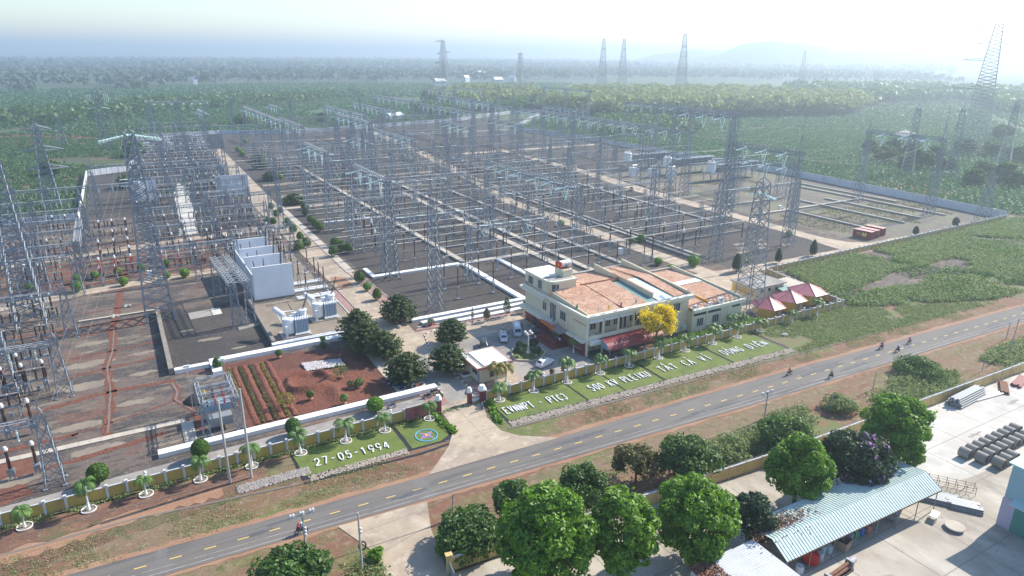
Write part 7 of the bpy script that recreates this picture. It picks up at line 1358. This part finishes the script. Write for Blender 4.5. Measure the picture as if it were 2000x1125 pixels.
def car(x, y, rz, paint, lb, kind='suv'):
    o = empty('parked_car', (x, y, .052), rz, lb, 'car', 'vehicles parked by the office')
    if kind == 'suv': body = [(-2.2, .78, .35, .85, .05), (-2.05, .88, .28, 1.0, .06), (-1.2, .9, .25, 1.0, .05), (.9, .9, .25, 1.0, .05), (1.7, .88, .27, .92, .1), (2.15, .78, .3, .78, .1), (2.27, .6, .4, .65, .08)]; cab = [(-2.0, .74, .95, 1.15, .08), (-1.65, .76, .95, 1.55, .2), (-.9, .78, .95, 1.66, .22), (.25, .78, .95, 1.64, .22), (.75, .76, .95, 1.35, .16), (1.3, .72, .92, 1.0, .06)]; ws = (-1.35, 1.4)
    elif kind == 'sedan': body = [(-2.25, .74, .4, .8, .05), (-2.0, .86, .28, .92, .06), (-1.2, .88, .25, .92, .05), (.9, .88, .25, .9, .05), (1.8, .85, .27, .8, .1), (2.3, .7, .3, .62, .1)]; cab = [(-1.75, .7, .88, .95, .06), (-1.1, .74, .88, 1.34, .2), (-.1, .75, .88, 1.42, .22), (.45, .74, .88, 1.28, .18), (1.15, .7, .86, .92, .05)]; ws = (-1.35, 1.4)
    elif kind == 'pickup': body = [(-2.6, .85, .4, .95, .03), (-2.5, .9, .35, 1.05, .03), (.9, .9, .3, 1.05, .05), (1.9, .88, .3, .98, .1), (2.45, .8, .35, .82, .1)]; cab = [(-2.45, .8, 1.0, 1.55, .16), (-1.0, .8, 1.0, 1.66, .2), (.2, .8, 1.0, 1.68, .22), (.7, .78, 1.0, 1.45, .18), (1.2, .74, .98, 1.05, .06)]; ws = (-1.6, 1.5)
    else: body = [(-2.65, .88, .35, 1.2, .02), (-2.6, .94, .28, 1.3, .02), (1.9, .94, .28, 1.3, .03), (2.45, .9, .3, 1.05, .1), (2.65, .8, .35, .8, .1)]; cab = [(-2.6, .9, 1.25, 2.2, .1), (-1.8, .9, 1.25, 2.3, .12), (1.2, .9, 1.25, 2.3, .12), (1.8, .88, 1.25, 1.9, .14), (2.3, .84, 1.2, 1.3, .06)]; ws = (-1.7, 1.75)
    loft(body).build('body', M[paint], o, smooth=False); loft(cab).build('cabin', M[paint], o)
    z0 = cab[0][2]+.06; g = MB()
    mid = cab[1:-1] if kind != 'van' else cab[:-1]
    for s_ in (-1, 1):
        for a, b in zip(mid[:-1], mid[1:]):
            if kind == 'van' and a[0] < -2.7: continue
            za, zb = z0, a[3]-.16; zc_ = b[3]-.16; fa = lambda c, z: s_*(c[1]-c[4]*max(0, (z-(c[2]+(c[3]-c[2])*.55))/((c[3]-c[2])*.45))+.012)
            g.face([(a[0]+.07, fa(a, za), za), (b[0]-.07, fa(b, za), za), (b[0]-.07, fa(b, zc_), zc_), (a[0]+.07, fa(a, zb), zb)])
    g.build('side_window', M['glass'], o); a, b = cab[-2], cab[-1]; g = MB(); g.face([(a[0]+.05, -a[1]+a[4]+.12, a[3]+.012), (b[0], -b[1]+.12, b[3]+.02), (b[0], b[1]-.12, b[3]+.02), (a[0]+.05, a[1]-a[4]-.12, a[3]+.012)]); g.build('windscreen', M['glass'], o)
    a, b = cab[0], cab[1]; g = MB(); g.face([(a[0]-.012, -a[1]+.14, a[3]+.02), (b[0]-.012, -b[1]+b[4]+.14, b[3]+.01), (b[0]-.012, b[1]-b[4]-.14, b[3]+.01), (a[0]-.012, a[1]-.14, a[3]+.02)]); g.build('rear_window', M['glass'], o)
    if kind in ('suv',): c_ = cab[2]; MB().box(c_[0]+.1, c_[0]+.85, -.38, .38, c_[3]+.0, c_[3]+.02).build('sunroof', M['glass'], o)
    f, r_ = body[-2], body[0]
    for s_ in (-1, 1): MB().box(f[0]-.05, f[0]+.09, s_*f[1]*.72-.16, s_*f[1]*.72+.16, f[3]-.28, f[3]-.12).build('headlight', M['lamp_glass'], o); MB().box(r_[0]-.02, r_[0]+.14, s_*r_[1]*.88-.1, s_*r_[1]*.88+.1, r_[3]-.22, r_[3]-.02).build('tail_light', M['tail_lamp'], o); MB().box(cab[-2][0]+.2, cab[-2][0]+.35, s_*(body[2][1]+.1)-.1, s_*(body[2][1]+.1)+.1, z0, z0+.16).build('mirror', M[paint], o)
    wheels(o, ws, body[2][1]-.02, .34); MB().box(body[-1][0]-.02, body[-1][0]+.02, -.26, .26, .42, .54).build('number_plate', M['white'], o); return o
car(71.4, 109.6, .32, 'car_white', 'white car with a sunroof parked in front of the courtyard island'); car(70.4, 125.6, -2.0, 'car_silver', 'silver car parked between the dark pickup and the minibus').scale = (1, 1, 1); car(64.2, 123.4, -2.0, 'car_green', 'dark green pickup with a canopy parked behind the guardhouse', 'pickup'); car(74.9, 127.2, -2.0, 'car_silver', 'silver minibus with an open side door', 'van'); car(79.2, 125.0, -2.0, 'car_black', 'black sedan parked beside the office entrance', 'sedan'); car(40.9, 115.8, -1.2, 'car_navy', 'dark blue car half hidden under the nearest conifer', 'sedan'); car(53.4, 147.3, .3, 'dark_red', 'dark red car under the conifer at the white bands', 'suv')
# ---- people
def person_mesh(kind):
    import bmesh
    bm = bmesh.new(); sl_ = bm.verts.layers.skin.verify(); V = {}
    if kind == 'stand': J = dict(pel=((0, 0, .95), .14), chest=((0, .02, 1.32), .16), neck=((0, 0, 1.5), .06), head=((0, .02, 1.66), .10), top=((0, 0, 1.76), .08), ls=((.19, 0, 1.42), .07), le=((.25, -.02, 1.14), .05), lh=((.24, .08, .88), .04), rs=((-.19, 0, 1.42), .07), re=((-.26, 0, 1.14), .05), rh=((-.22, .1, .9), .04), lp=((.10, 0, .9), .10), lk=((.11, .03, .5), .07), la=((.11, -.02, .08), .05), lt=((.11, .15, .04), .04), rp=((-.10, 0, .9), .10), rk=((-.11, .06, .5), .07), ra=((-.11, .0, .08), .05), rt=((-.11, .17, .04), .04))
    else: J = dict(pel=((0, 0, .86), .15), chest=((0, .14, 1.2), .17), neck=((0, .2, 1.38), .06), head=((0, .24, 1.52), .11), top=((0, .24, 1.64), .09), ls=((.2, .16, 1.3), .07), le=((.28, .38, 1.1), .05), lh=((.27, .62, 1.06), .04), rs=((-.2, .16, 1.3), .07), re=((-.28, .38, 1.1), .05), rh=((-.27, .62, 1.06), .04), lp=((.11, .02, .82), .10), lk=((.2, .42, .74), .08), la=((.17, .3, .32), .05), lt=((.17, .44, .28), .04), rp=((-.11, .02, .82), .10), rk=((-.2, .42, .74), .08), ra=((-.17, .3, .32), .05), rt=((-.17, .44, .28), .04))
    for k, (p, r) in J.items(): v = bm.verts.new(p); v[sl_].radius = (r, r); V[k] = v
    V['pel'][sl_].use_root = True
    for a, b in (('pel', 'chest'), ('chest', 'neck'), ('neck', 'head'), ('head', 'top'), ('chest', 'ls'), ('ls', 'le'), ('le', 'lh'), ('chest', 'rs'), ('rs', 're'), ('re', 'rh'), ('pel', 'lp'), ('lp', 'lk'), ('lk', 'la'), ('la', 'lt'), ('pel', 'rp'), ('rp', 'rk'), ('rk', 'ra'), ('ra', 'rt')): bm.edges.new((V[a], V[b]))
    me = bpy.data.meshes.new('tmp'); bm.to_mesh(me); bm.free(); o = bpy.data.objects.new('tmp', me); C.objects.link(o); o.modifiers.new('s', 'SKIN'); q = o.modifiers.new('u', 'SUBSURF'); q.levels = 1
    dg = bpy.context.evaluated_depsgraph_get(); out = bpy.data.meshes.new_from_object(o.evaluated_get(dg)); bpy.data.objects.remove(o); return out
PM = {}
def person(x, y, z, rz, shirt, lb, kind='stand', helmet=None):
    if kind not in PM: PM[kind] = person_mesh(kind)
    me = PM[kind].copy(); me.name = 'person'; me.materials.clear()
    for k in ('skin', shirt, 'trousers', 'hair'): me.materials.append(M[k])
    for p in me.polygons:
        c_ = p.center; top = 1.40 if kind == 'stand' else 1.33; belt_ = .92 if kind == 'stand' else .9
        hand = (c_.z < .98 and abs(c_.x) > .2 and kind == 'stand') or (kind != 'stand' and c_.y > .5 and c_.z > .95)
        p.material_index = 0 if hand or c_.z > top+.08 else 1 if c_.z > belt_ else 2 if c_.z > .1 or kind != 'stand' else 3
    o = bpy.data.objects.new('person', me); C.objects.link(o); o.location = (x, y, z); o.rotation_euler = (0, 0, rz); tag(o, lb, 'person', 'people about the place'); cy, cz = (0.01, 1.68) if kind == 'stand' else (.24, 1.56)
    hm_ = MB().lathe([(.13, cz-.04), (.145, cz+.04), (.11, cz+.12), (.02, cz+.16)], 10); hm_.v = [(p[0], p[1]+cy-.015, p[2]) for p in hm_.v]; hm_.build('helmet' if helmet else 'hair', M[helmet or 'hair'], o, smooth=True); return o
def moto(x, y, rz, paint, lb, group='motorbikes on the road'):
    o = empty('motorbike', (x, y, .03), rz, lb, 'motorbike', group)
    for yy in (-.62, .64):
        w_ = MB(); 
        for k in range(14): a0, a1 = 6.283*k/14, 6.283*(k+1)/14; w_.tube((0, yy+.27*math.cos(a0), .3+.27*math.sin(a0)), (0, yy+.27*math.cos(a1), .3+.27*math.sin(a1)), .055, 6, cap=False)
        wo_ = w_.build('wheel', M['tyre'], o); MB().tube((-.05, yy, .3), (.05, yy, .3), .2, 12).build('rim', M['alu'], wo_)
    loft([(-.1, .1, .4, .55, .02), (.0, .14, .38, .62, .03), (.1, .1, .4, .55, .02)]).build('engine', M['black'], o)
    b = MB(); b.bar((0, -.6, .72), (0, .1, .62), .2, .2).bar((0, .1, .5), (0, .42, .85), .22, .16).bar((0, .40, .55), (0, .5, 1.0), .26, .08); b.build('body', M[paint], o); MB().bar((0, -.66, .82), (0, .12, .8), .26, .1).build('seat', M['black'], o)
    MB().strut((0, .64, .3), (0, .46, 1.0), .06).bar((-.34, .42, 1.03), (.34, .42, 1.03), .05).build('handlebar', M['alu'], o); MB().box(-.08, .08, .52, .6, .82, .94).build('headlight', M['lamp_glass'], o); MB().box(-.16, -.08, -.75, -.1, .3, .4).build('exhaust', M['alu'], o); return o
dirE, dirW = -math.pi/2-.04, math.pi/2-.04
riders = ((13.9, 80.9, dirE, 'dark_red', 'shirt_blue', 'nearest motorbike on the road, behind the pale concrete pole', 1, 'white'), (112.9, 81.4, dirW, 'black', 'shirt_olive', 'motorbike alone on the far side of the road right of the last letters', 0, 'blue'), (119.1, 76.3, dirE, 'black', 'shirt_olive', 'motorbike alone near the white edge line', 0, 'hair'), (142.1, 80.3, dirW, 'dark_red', 'shirt_red', 'left motorbike of the three together', 1, 'blue'), (143.6, 77.5, dirE, 'black', 'shirt_blue', 'middle motorbike of the three together, nearest the camera', 0, 'white'), (150.4, 78.9, dirW, 'red', 'shirt_red', 'rightmost motorbike of the three together', 0, 'blue'), (200.3, 77.6, dirW, 'black', 'shirt_blue', 'motorbike cut by the right edge of the picture', 0, 'hair'))
for x, y, rz, pc, sh, lb, pil_, hl in riders:
    moto(x, y, rz, pc, lb); f = Vector((-math.sin(rz), math.cos(rz))); pl = lb.replace('motorbike', 'bike'); person(x-f.x*.12, y-f.y*.12, .0, rz, sh, 'rider with a '+('dark' if hl in ('hair', 'blue') else 'white')+' helmet on the '+' '.join(pl.split()[:9]), 'ride', hl)
    if pil_: person(x-f.x*.5, y-f.y*.5, .06, rz, 'shirt_red' if sh != 'shirt_red' else 'shirt_white', 'passenger riding behind on the '+' '.join(pl.split()[:9]), 'ride', 'red')
moto(44.0, 108.2, 1.2, 'black', 'left parked motorbike inside the gate curve', 'parked motorbikes'); moto(45.0, 108.6, 1.2, 'car_silver', 'middle parked motorbike inside the gate curve', 'parked motorbikes'); moto(45.9, 109.2, 1.3, 'black', 'right parked motorbike inside the gate curve', 'parked motorbikes'); moto(18.2, 105.9, .4, 'black', 'black motorbike parked behind the wall by a round shrub', 'parked motorbikes'); moto(36.8, 107.8, 1.5, 'blue', 'motorbike parked against the long white duct', 'parked motorbikes')
for x, y, rz, sh, lb in ((51.0, 99.0, .4, 'shirt_blue', 'person in a dark blue shirt standing outside the gate'), (72.4, 129.4, 2.0, 'shirt_white', 'person in a white shirt standing behind the silver car, left of two'), (73.3, 128.2, 1.0, 'shirt_white', 'person in a pale shirt beside the minibus, right of two'), (77.0, 128.6, 0, 'shirt_olive', 'person in a dark shirt between minibus and black sedan'), (76.2, 121.2, 2, 'shirt_white', 'person standing alone behind the island shrubs'), (79.3, 117.6, -1.5, 'shirt_blue', 'person in blue on the office steps'), (79.6, 116.4, -1.2, 'shirt_white', 'person in a white shirt on the office steps')): person(x, y, .05 if x < 79 else .5, rz, sh, lb)
V, F = ball_mesh(.5, 1.3, 3, .2, .2, 300, .8); bz = empty('bonsai', (80.4, 128.2), 0, 'dark sculpted pot tree at the rear corner of the office', 'potted plant'); npmesh('foliage', V, F, M['leaf_dark'], bz); MB().tube((0, 0, .3), (0, .1, 2.8), .12, 6).tube((0, .1, 2.6), (.4, .1, 3.2), .1, 6).build('trunk', M['bark'], bz); MB().lathe([(.4, 0), (.6, .3), (.62, .4)], 10).build('pot', M['white'], bz)
# ---- red containers
for i, (x, y, lb) in enumerate(((229.2, 143.9, 'nearest dark red container with a yellow mark on its side'), (232.9, 144.4, 'middle dark red shipping container'), (237.9, 145.3, 'farthest dark red shipping container'))):
    o = empty('shipping_container', (x, y), .1, lb, 'container', 'dark red containers'); m = MB().box(-1.3, 1.3, -3.3, 3.3, 0, 2.9)
    for k in range(16): m.box(-1.34, -1.301, -3.1+k*.4, -2.92+k*.4, .2, 2.7)
    m.build('body', M['container'], o); t = MB().box(-1.3, 1.3, -3.3, 3.3, 2.9, 2.93)
    for k in range(14): t.box(-1.2, 1.2, -3.1+k*.46, -2.9+k*.46, 2.93, 2.97)
    t.build('roof', M['container_top'], o); d = MB()
    for s_ in (-.65, .65):
        d.box(s_-.6, s_+.6, -3.36, -3.305, .15, 2.75)
        for q in (-.3, .3): d.bar((s_+q, -3.4, .2), (s_+q, -3.4, 2.7), .05)
    d.build('door', M['dark_red'], o)
    if i == 0:
        e_ = MB().prism([(-.7, -.6), (.7, -.6), (.9, .2), (.6, .8), (.1, .3), (-.5, .8), (-.9, .1)], 0, .02); e_.v = [(-1.35-p[2], -.9+p[0]*-1, 1.6+p[1]) for p in e_.v]; e_.build('yellow_mark', M['gold'], o)
        l_ = MB()
        for k in range(4): l_.box(-1.375, -1.345, .5+k*.38, .76+k*.38, 1.45, 1.95)
        l_.box(-1.375, -1.345, -.2, 1.9, .98, 1.06); l_.build('lettering', M['yellow_pale'], o)
# ---- south yard
sh = empty('long_shed', (63.4, 42.0), -.03, 'long pale green corrugated roof shed running away under the trees', 'shed'); Ls = 31.5
def corr(x0, x1, y0, y1, z0, z1, m, axis='x', pitch=.5):
    """corrugated sheet: ribs run across the slope"""
    n = int((x1-x0)/pitch); k = m
    for i in range(n):
        a, b = x0+(x1-x0)*i/n, x0+(x1-x0)*(i+.7)/n; c_ = x0+(x1-x0)*(i+1)/n; k.face([(a, y0, z0), (b, y0, z0), (b, y1, z1), (a, y1, z1)]); k.face([(b, y0, z0), ((b+c_)/2, y0, z0+.07), ((b+c_)/2, y1, z1+.07), (b, y1, z1)]); k.face([((b+c_)/2, y0, z0+.07), (c_, y0, z0), (c_, y1, z1), ((b+c_)/2, y1, z1+.07)])
    return k
m = corr(0, Ls, 0, 2.6, 3.5, 5.0, MB()); corr(0, Ls, 2.6, 7.0, 5.0, 4.3, m); m.build('roof', M['shed_roof'], sh); MB().box(0, Ls, -.02, .05, 3.28, 3.46).build('fascia', M['rust'], sh)
for k in range(8):
    x = .4+k*(Ls-.8)/7
    for y in (.3, 6.6): MB().tube((x, y, 0), (x, y, 3.5 if y < 1 else 4.2), .07, 6).build('post', M['steel_dark'], sh)
    MB().strut((x, .3, 3.5), (x, 2.6, 4.9), .08).strut((x, 2.6, 4.9), (x, 6.6, 4.2), .08).strut((x, .3, 3.45), (x, 6.6, 3.9), .08).build('truss', M['steel_dark'], sh)
MB().box(.5, Ls-.5, 6.9, 7.0, 0, 3.0).build('rear_wall', M['concrete_grey'], sh)
ws = empty('white_roof_shed', (51.5, 38.5), -.02, 'white corrugated roof shed with rust streaks at the bottom edge', 'shed'); m = MB()
n = 26
for i in range(n):
    y0, y1, y2 = 8.2*i/n, 8.2*(i+.6)/n, 8.2*(i+1)/n; zf = lambda y: 3.9+.02*y
    for (xa, xb) in ((0, 3.4), (3.5, 6.9), (7.0, 10.6)): m.face([(xa, y0, 4.0), (xb, y0, 4.15), (xb, y1, 4.15), (xa, y1, 4.0)]); m.face([(xa, y1, 4.0), (xb, y1, 4.15), (xb, (y1+y2)/2, 4.22), (xa, (y1+y2)/2, 4.07)]); m.face([(xa, (y1+y2)/2, 4.07), (xb, (y1+y2)/2, 4.22), (xb, y2, 4.15), (xa, y2, 4.0)])
m.build('roof', M['zinc'], ws); MB().box(.2, 10.3, .2, 8, 0, 3.9).build('wall', M['mould_wall'], ws); MB().box(-.1, 3.3, 5.9, 8.0, 4.1, 4.14).box(.1, 2.2, 3.5, 5.6, 4.09, 4.13).build('leaf_litter', M['rust'], ws)
P = np.stack([51.5+R.uniform(0, 3.4, 500), 38.5+R.uniform(4, 8.2, 500), 4.2+R.rand(500)*.1], 1); V, F = leafmesh(P, np.array([[0, 0, 1.]]*500), .22, 77); npmesh('fallen_leaves', V, F, M['rust'], kind='stuff', label='dry leaves lying on the white shed roof', cat='leaves')
P = np.stack([67+R.normal(0, 2.6, 900), 46+R.normal(0, .9, 900), 4.75+R.rand(900)*.15], 1); V, F = leafmesh(P, np.array([[0, 0, 1.]]*900), .22, 78); npmesh('fallen_leaves', V, F, M['rust'], kind='stuff', label='dry leaves lying on the long shed roof', cat='leaves')
wh = empty('warehouse', (99.2, 35.2), -.02, 'blue green metal warehouse with a green roller door at the right edge', 'warehouse'); MB().box(0, 30, -22, 0, 0, 9.8).build('wall', M['warehouse_wall'], wh); MB().quadbox([(-.4, -22.4, 9.8), (30, -22.4, 11.5), (30, .4, 11.5), (-.4, .4, 9.8), (-.4, -22.4, 10.0), (30, -22.4, 11.7), (30, .4, 11.7), (-.4, .4, 10.0)]).build('roof', M['warehouse_roof'], wh)
MB().box(-.12, -.003, -1.6, .1, 0, 4.6).build('corner_panel', M['lilac'], wh); MB().box(-.08, -.003, -12, -1.6, .05, 4.3).build('roller_door', M['roller'], wh); MB().quadbox([(-1.3, -12, 4.5), (0, -12, 4.9), (0, -1.2, 4.9), (-1.3, -1.2, 4.5), (-1.3, -12, 4.58), (0, -12, 4.98), (0, -1.2, 4.98), (-1.3, -1.2, 4.58)]).build('canopy', M['warehouse_roof'], wh)
for y in (-4.6,): wd_ = MB().box(-.07, -.004, y, y+1.9, 6.1, 7.0).build('window', M['glass'], wh); MB().bar((-.09, y, 6.1), (-.09, y, 7.0), .1).bar((-.09, y+.95, 6.1), (-.09, y+.95, 7.0), .1).bar((-.09, y+1.9, 6.1), (-.09, y+1.9, 7.0), .1).bar((-.09, y, 6.1), (-.09, y+1.9, 6.1), .1).bar((-.09, y, 7.0), (-.09, y+1.9, 7.0), .1).build('frame', M['white'], wd_)
a2 = empty('workshop_roof', (80, 2), 0, 'pale green metal roof corner cut by the bottom right edge', 'workshop'); MB().box(0, 30, 0, 17.6, 0, 6.0).build('wall', M['warehouse_wall'], a2); MB().box(-.4, 30, 0, 18, 6.0, 6.2).build('roof', M['warehouse_roof'], a2)
# rows of concrete pipes
for r_ in range(3):
    for k in range(9 if r_ < 2 else 3):
        x = 112.8+1.95*k+r_*.9; y = 46.8-2.1*r_
        o = empty('concrete_pipe', (x, y), 0, '%s of the rows of short grey concrete pipes on the pale yard' % (('rear row', 'middle row', 'front row')[r_]), 'concrete pipe', 'short concrete pipes lying in rows'); t = MB(); n = 16; ro, ri = .86, .7
        for i in range(n):
            a, b = 6.283*i/n, 6.283*(i+1)/n; A_ = [(q*math.cos(a), q*math.sin(a)+.88) for q in (ro, ri)]; B_ = [(q*math.cos(b), q*math.sin(b)+.88) for q in (ro, ri)]
            for q, y0, y1 in ((0, -.8, .8), (1, .8, -.8)): t.face([(A_[q][0], y0, A_[q][1]), (B_[q][0], y0, B_[q][1]), (B_[q][0], y1, B_[q][1]), (A_[q][0], y1, A_[q][1])])
            for yy in (-.8, .8): t.face([(A_[0][0], yy, A_[0][1]), (A_[1][0], yy, A_[1][1]), (B_[1][0], yy, B_[1][1]), (B_[0][0], yy, B_[0][1])])
        t.build('shell', M['concrete_grey'], o)
def bars(x, y, L, n, lv, rz, m, lb, w_=.3, h=.22, name='steel_bundle', cat='steel bundle'):
    o = empty(name, (x, y), rz, lb, cat, 'piles of steel in the yard'); rr = random.Random(int(x*10))
    for l in range(lv):
        b = MB()
        for k in range(n-l): j = rr.uniform(-.5, .5); b.box(-L/2+j, L/2+j, (k-(n-l)/2)*w_*1.1, (k-(n-l)/2)*w_*1.1+w_, .08+l*h*1.15, .08+l*h*1.15+h)
        b.build('layer', M[m], o)
    return o
bars(133.4, 57.6, 9.5, 8, 5, .05, 'grey_metal', 'neat stack of grey steel beams against the wall', .34, .3); bars(138, 56.4, 9, 4, 1, -.12, 'alu', 'loose pale beams lying in front of the grey stack'); bars(145.2, 56.6, 5.5, 5, 2, .5, 'rust', 'rusty and pale scrap stack right of the grey beams'); bars(151, 56.4, 6, 6, 2, .2, 'dark_red', 'reddish scrap frames by the wall at the right edge')
bars(96.5, 45.2, 11, 5, 2, -.95, 'steel_dark', 'long dark steel sections beyond the end of the long shed', .3, .25); bars(97.6, 42.0, 9.5, 6, 2, -.95, 'grey_metal', 'grey steel tubes lying parallel beside the dark sections', .34, .28); bars(98.9, 39.6, 4, 7, 3, -.95, 'grey_metal', 'short bundle of grey sheets at the end of the tubes', .3, .2)
cg = empty('lattice_crates', (101.4, 42.8), -.95, 'row of wire cages with upright rods beside the grey tubes', 'cages'); m = MB()
for k in range(7):
    for s_ in (0, 1.4): m.strut((-4+k*1.2, s_, 0), (-4+k*1.2, s_, 1.5), .07)
    m.strut((-4+k*1.2, 0, 1.2), (-4+k*1.2, 1.4, 1.2), .06)
for s_ in (0, 1.4):
    for z in (.4, .9, 1.3): m.strut((-4, s_, z), (3.2, s_, z), .06)
m.build('rods', M['rust'], cg)
def drum(x, y, r_, h, mt, lb, tilt=0, name='drum', cat='drum'):
    o = empty(name, (x, y), 0, lb, cat, 'drums and cans under the long shed'); MB().lathe([(r_*.96, 0), (r_, .05), (r_, h*.32), (r_*1.04, h*.34), (r_, h*.36), (r_, h*.64), (r_*1.04, h*.66), (r_, h*.68), (r_, h-.04), (r_*.96, h), (r_*.9, h-.03)], 14).build('shell', M[mt], o); o.rotation_euler = (tilt, 0, 0); return o
drum(81.6, 43.0, .45, 1.3, 'terracotta_trim', 'orange brown drum at the right end of the drum group'); drum(80.4, 43.2, .42, 1.25, 'blue', 'dark blue drum with a yellow band under the long shed'); drum(79.3, 43.2, .42, 1.2, 'green_paint', 'green drum beside the blue one'); drum(78.2, 43.3, .42, 1.1, 'radiator', 'dark grey drum left of the green one'); drum(73.5, 43.1, .4, 1.1, 'cyan_roof', 'pale blue gas can, right of the pair under the shed'); drum(72.6, 43.4, .4, 1.2, 'cyan_roof', 'pale blue gas can, left of the pair under the shed'); drum(71.2, 42.7, .4, 1.2, 'mould_wall', 'grey blue can standing in front of the others'); drum(66.9, 42.5, .5, 1.1, 'mould_wall', 'single pale can behind the machines')
rd_ = empty('cable_reel', (69.6, 42.9), .6, 'large red reel leaning under the long shed', 'reel'); MB().tube((-.5, 0, .95), (-.38, 0, .95), .95, 20).tube((.38, 0, .95), (.5, 0, .95), .95, 20).build('flange', M['red'], rd_); MB().tube((-.38, 0, .95), (.38, 0, .95), .5, 14).build('core', M['wood'], rd_)
cr = empty('wooden_crate', (76.0, 42.8), .2, 'open pale crate filled with offcuts under the long shed', 'crate'); MB().box(-1, 1, -.8, -.7, 0, 1.3).box(-1, 1, .7, .8, 0, 1.3).box(-1, -.9, -.7, .7, 0, 1.3).box(.9, 1, -.7, .7, 0, 1.3).box(-.9, .9, -.7, .7, 0, .1).build('boards', M['wood'], cr); MB().bar((-.5, -.3, .2), (.4, .3, 1.5), .14).bar((.2, -.4, .2), (-.3, .4, 1.6), .12).build('offcuts', M['steel_dark'], cr)
def machine(x, y, L, lb):
    o = empty('bending_machine', (x, y), .08, lb, 'machine', 'dark rolling machines on the yard'); MB().box(-L/2, L/2, -.55, .55, 0, .35).build('base', M['black'], o); b = MB()
    for yy, z in ((-.25, .8), (.25, .8), (0, 1.15)): b.tube((-L/2+.3, yy, z), (L/2-.5, yy, z), .2, 10)
    b.build('roller', M['rust'], o); MB().box(-L/2, -L/2+.35, -.5, .5, .35, 1.5).build('end_stand', M['grey_metal'], o); MB().box(L/2-.5, L/2-.1, -.5, .5, .35, 1.5).build('end_stand', M['steel_dark'], o); MB().tube((L/2-.1, 0, 1.1), (L/2+.8, 0, 1.1), .36, 12).build('motor', M['lilac'], o); return o
machine(70.6, 39.6, 5.2, 'dark roller machine with a pale motor in front of the cans'); machine(64.9, 37.2, 5.0, 'dark roller machine with a pale motor, middle one of the yard'); machine(64.9, 35.2, 5.2, 'dark roller machine with a pale motor at the bottom edge')
kg = empty('rod_rack', (64.0, 39.6), .1, 'black rack with a row of thin rods below the long shed end', 'rack'); MB().box(-4, 3, -.3, .3, .6, .9).box(-4, 3, -1.3, -.9, .2, .4).build('beam', M['black'], kg); m = MB()
for k in range(26): m.strut((-3.8+k*.26, -.3, .9), (-3.7+k*.26, -1.5, .3), .05)
m.build('rods', M['rust'], kg)
tb = empty('round_lid', (93.0, 37.6), 0, 'large round pale lid lying on the concrete', 'lid'); MB().lathe([(1.25, .3), (1.3, .35), (1.3, .45), (1.2, .5)], 26).lathe([(.5, 0), (.5, .3)], 12).build('disc', M['cover'], tb)
wt = empty('worktable', (92.6, 40.2), .3, 'small white worktable beside the round lid', 'table'); MB().box(-.9, .9, -.5, .5, .8, .86).build('tabletop', M['white'], wt)
for a in (-.8, .8):
    for b in (-.4, .4): MB().box(a-.04, a+.04, b-.04, b+.04, 0, .8).build('leg', M['steel'], wt)
tr_ = empty('scrap_trolley', (88.4, 43.4), .35, 'low grey trolley heaped with scrap below the right end of the shed', 'trolley'); MB().box(-2, 2, -.7, .7, .4, 1.1).build('bed', M['grey_metal'], tr_); MB().bar((-1.5, -.4, 1.2), (1.5, .3, 1.6), .16).bar((-1, .5, 1.2), (1.3, -.3, 1.4), .14).build('scrap', M['lilac'], tr_)
rg = empty('road_litter', (16.2, 69.6), 0, 'crumpled blue bag on the ground left of the dark pole', 'bag'); V_ = MB().prism([(-.4, -.2), (.1, -.35), (.45, 0), (.2, .3), (-.3, .25)], 0, .18); V_.build('bag', M['cyan_paint'], rg)
fs = empty('paper_sheets', at(1650, 794), .3, 'pale sheets lying in the scrub left of the tall spreading tree', 'sheets'); MB().box(-1.2, .0, -.5, .5, .3, .36).box(.1, 1.3, -.4, .6, .35, .41).build('sheet', M['white'], fs)
for px, py, s_, lb in ((1693, 594, 1.6, 'white plastic rubbish heap on the rough ground, left of two'), (1714, 594, 2.2, 'larger white plastic rubbish heap on the rough ground, right of two'), (1533, 655, 1.8, 'grey rubble heap on the slope past the last letters')):
    x, y = at(px, py); o = empty('rubbish_heap', (x, y), 0, lb, 'rubbish'); b = np.random.RandomState(px); k = MB()
    for q in range(26): a, r_ = b.uniform(0, 6.28), b.uniform(0, s_*.5); z = .1+.3*b.rand(); k.quadbox([(r_*math.cos(a)+dx*.2, r_*.6*math.sin(a)+dy*.15, z+dz*.08) for dz in (0, 1) for dx, dy in ((-1, -1), (1, -.8), (.9, 1), (-.8, 1))])
    k.build('scraps', M['rubble'], o)
# ================================================================ HAZE
hz = MB().box(-31500, 31500, -31500, 31500, -60, 150).build('haze', bpy.data.materials.new('haze_air')); hz['kind'] = 'stuff'
hm = hz.data.materials[0]; hm.use_nodes = True; t = hm.node_tree; t.nodes.clear()
pv = t.nodes.new('ShaderNodeVolumePrincipled'); pv.inputs['Color'].default_value = (.72, .87, 1.0, 1); pv.inputs['Density'].default_value = HAZE_D; pv.inputs['Anisotropy'].default_value = .45
ot = t.nodes.new('ShaderNodeOutputMaterial'); t.links.new(pv.outputs[0], ot.inputs['Volume'])
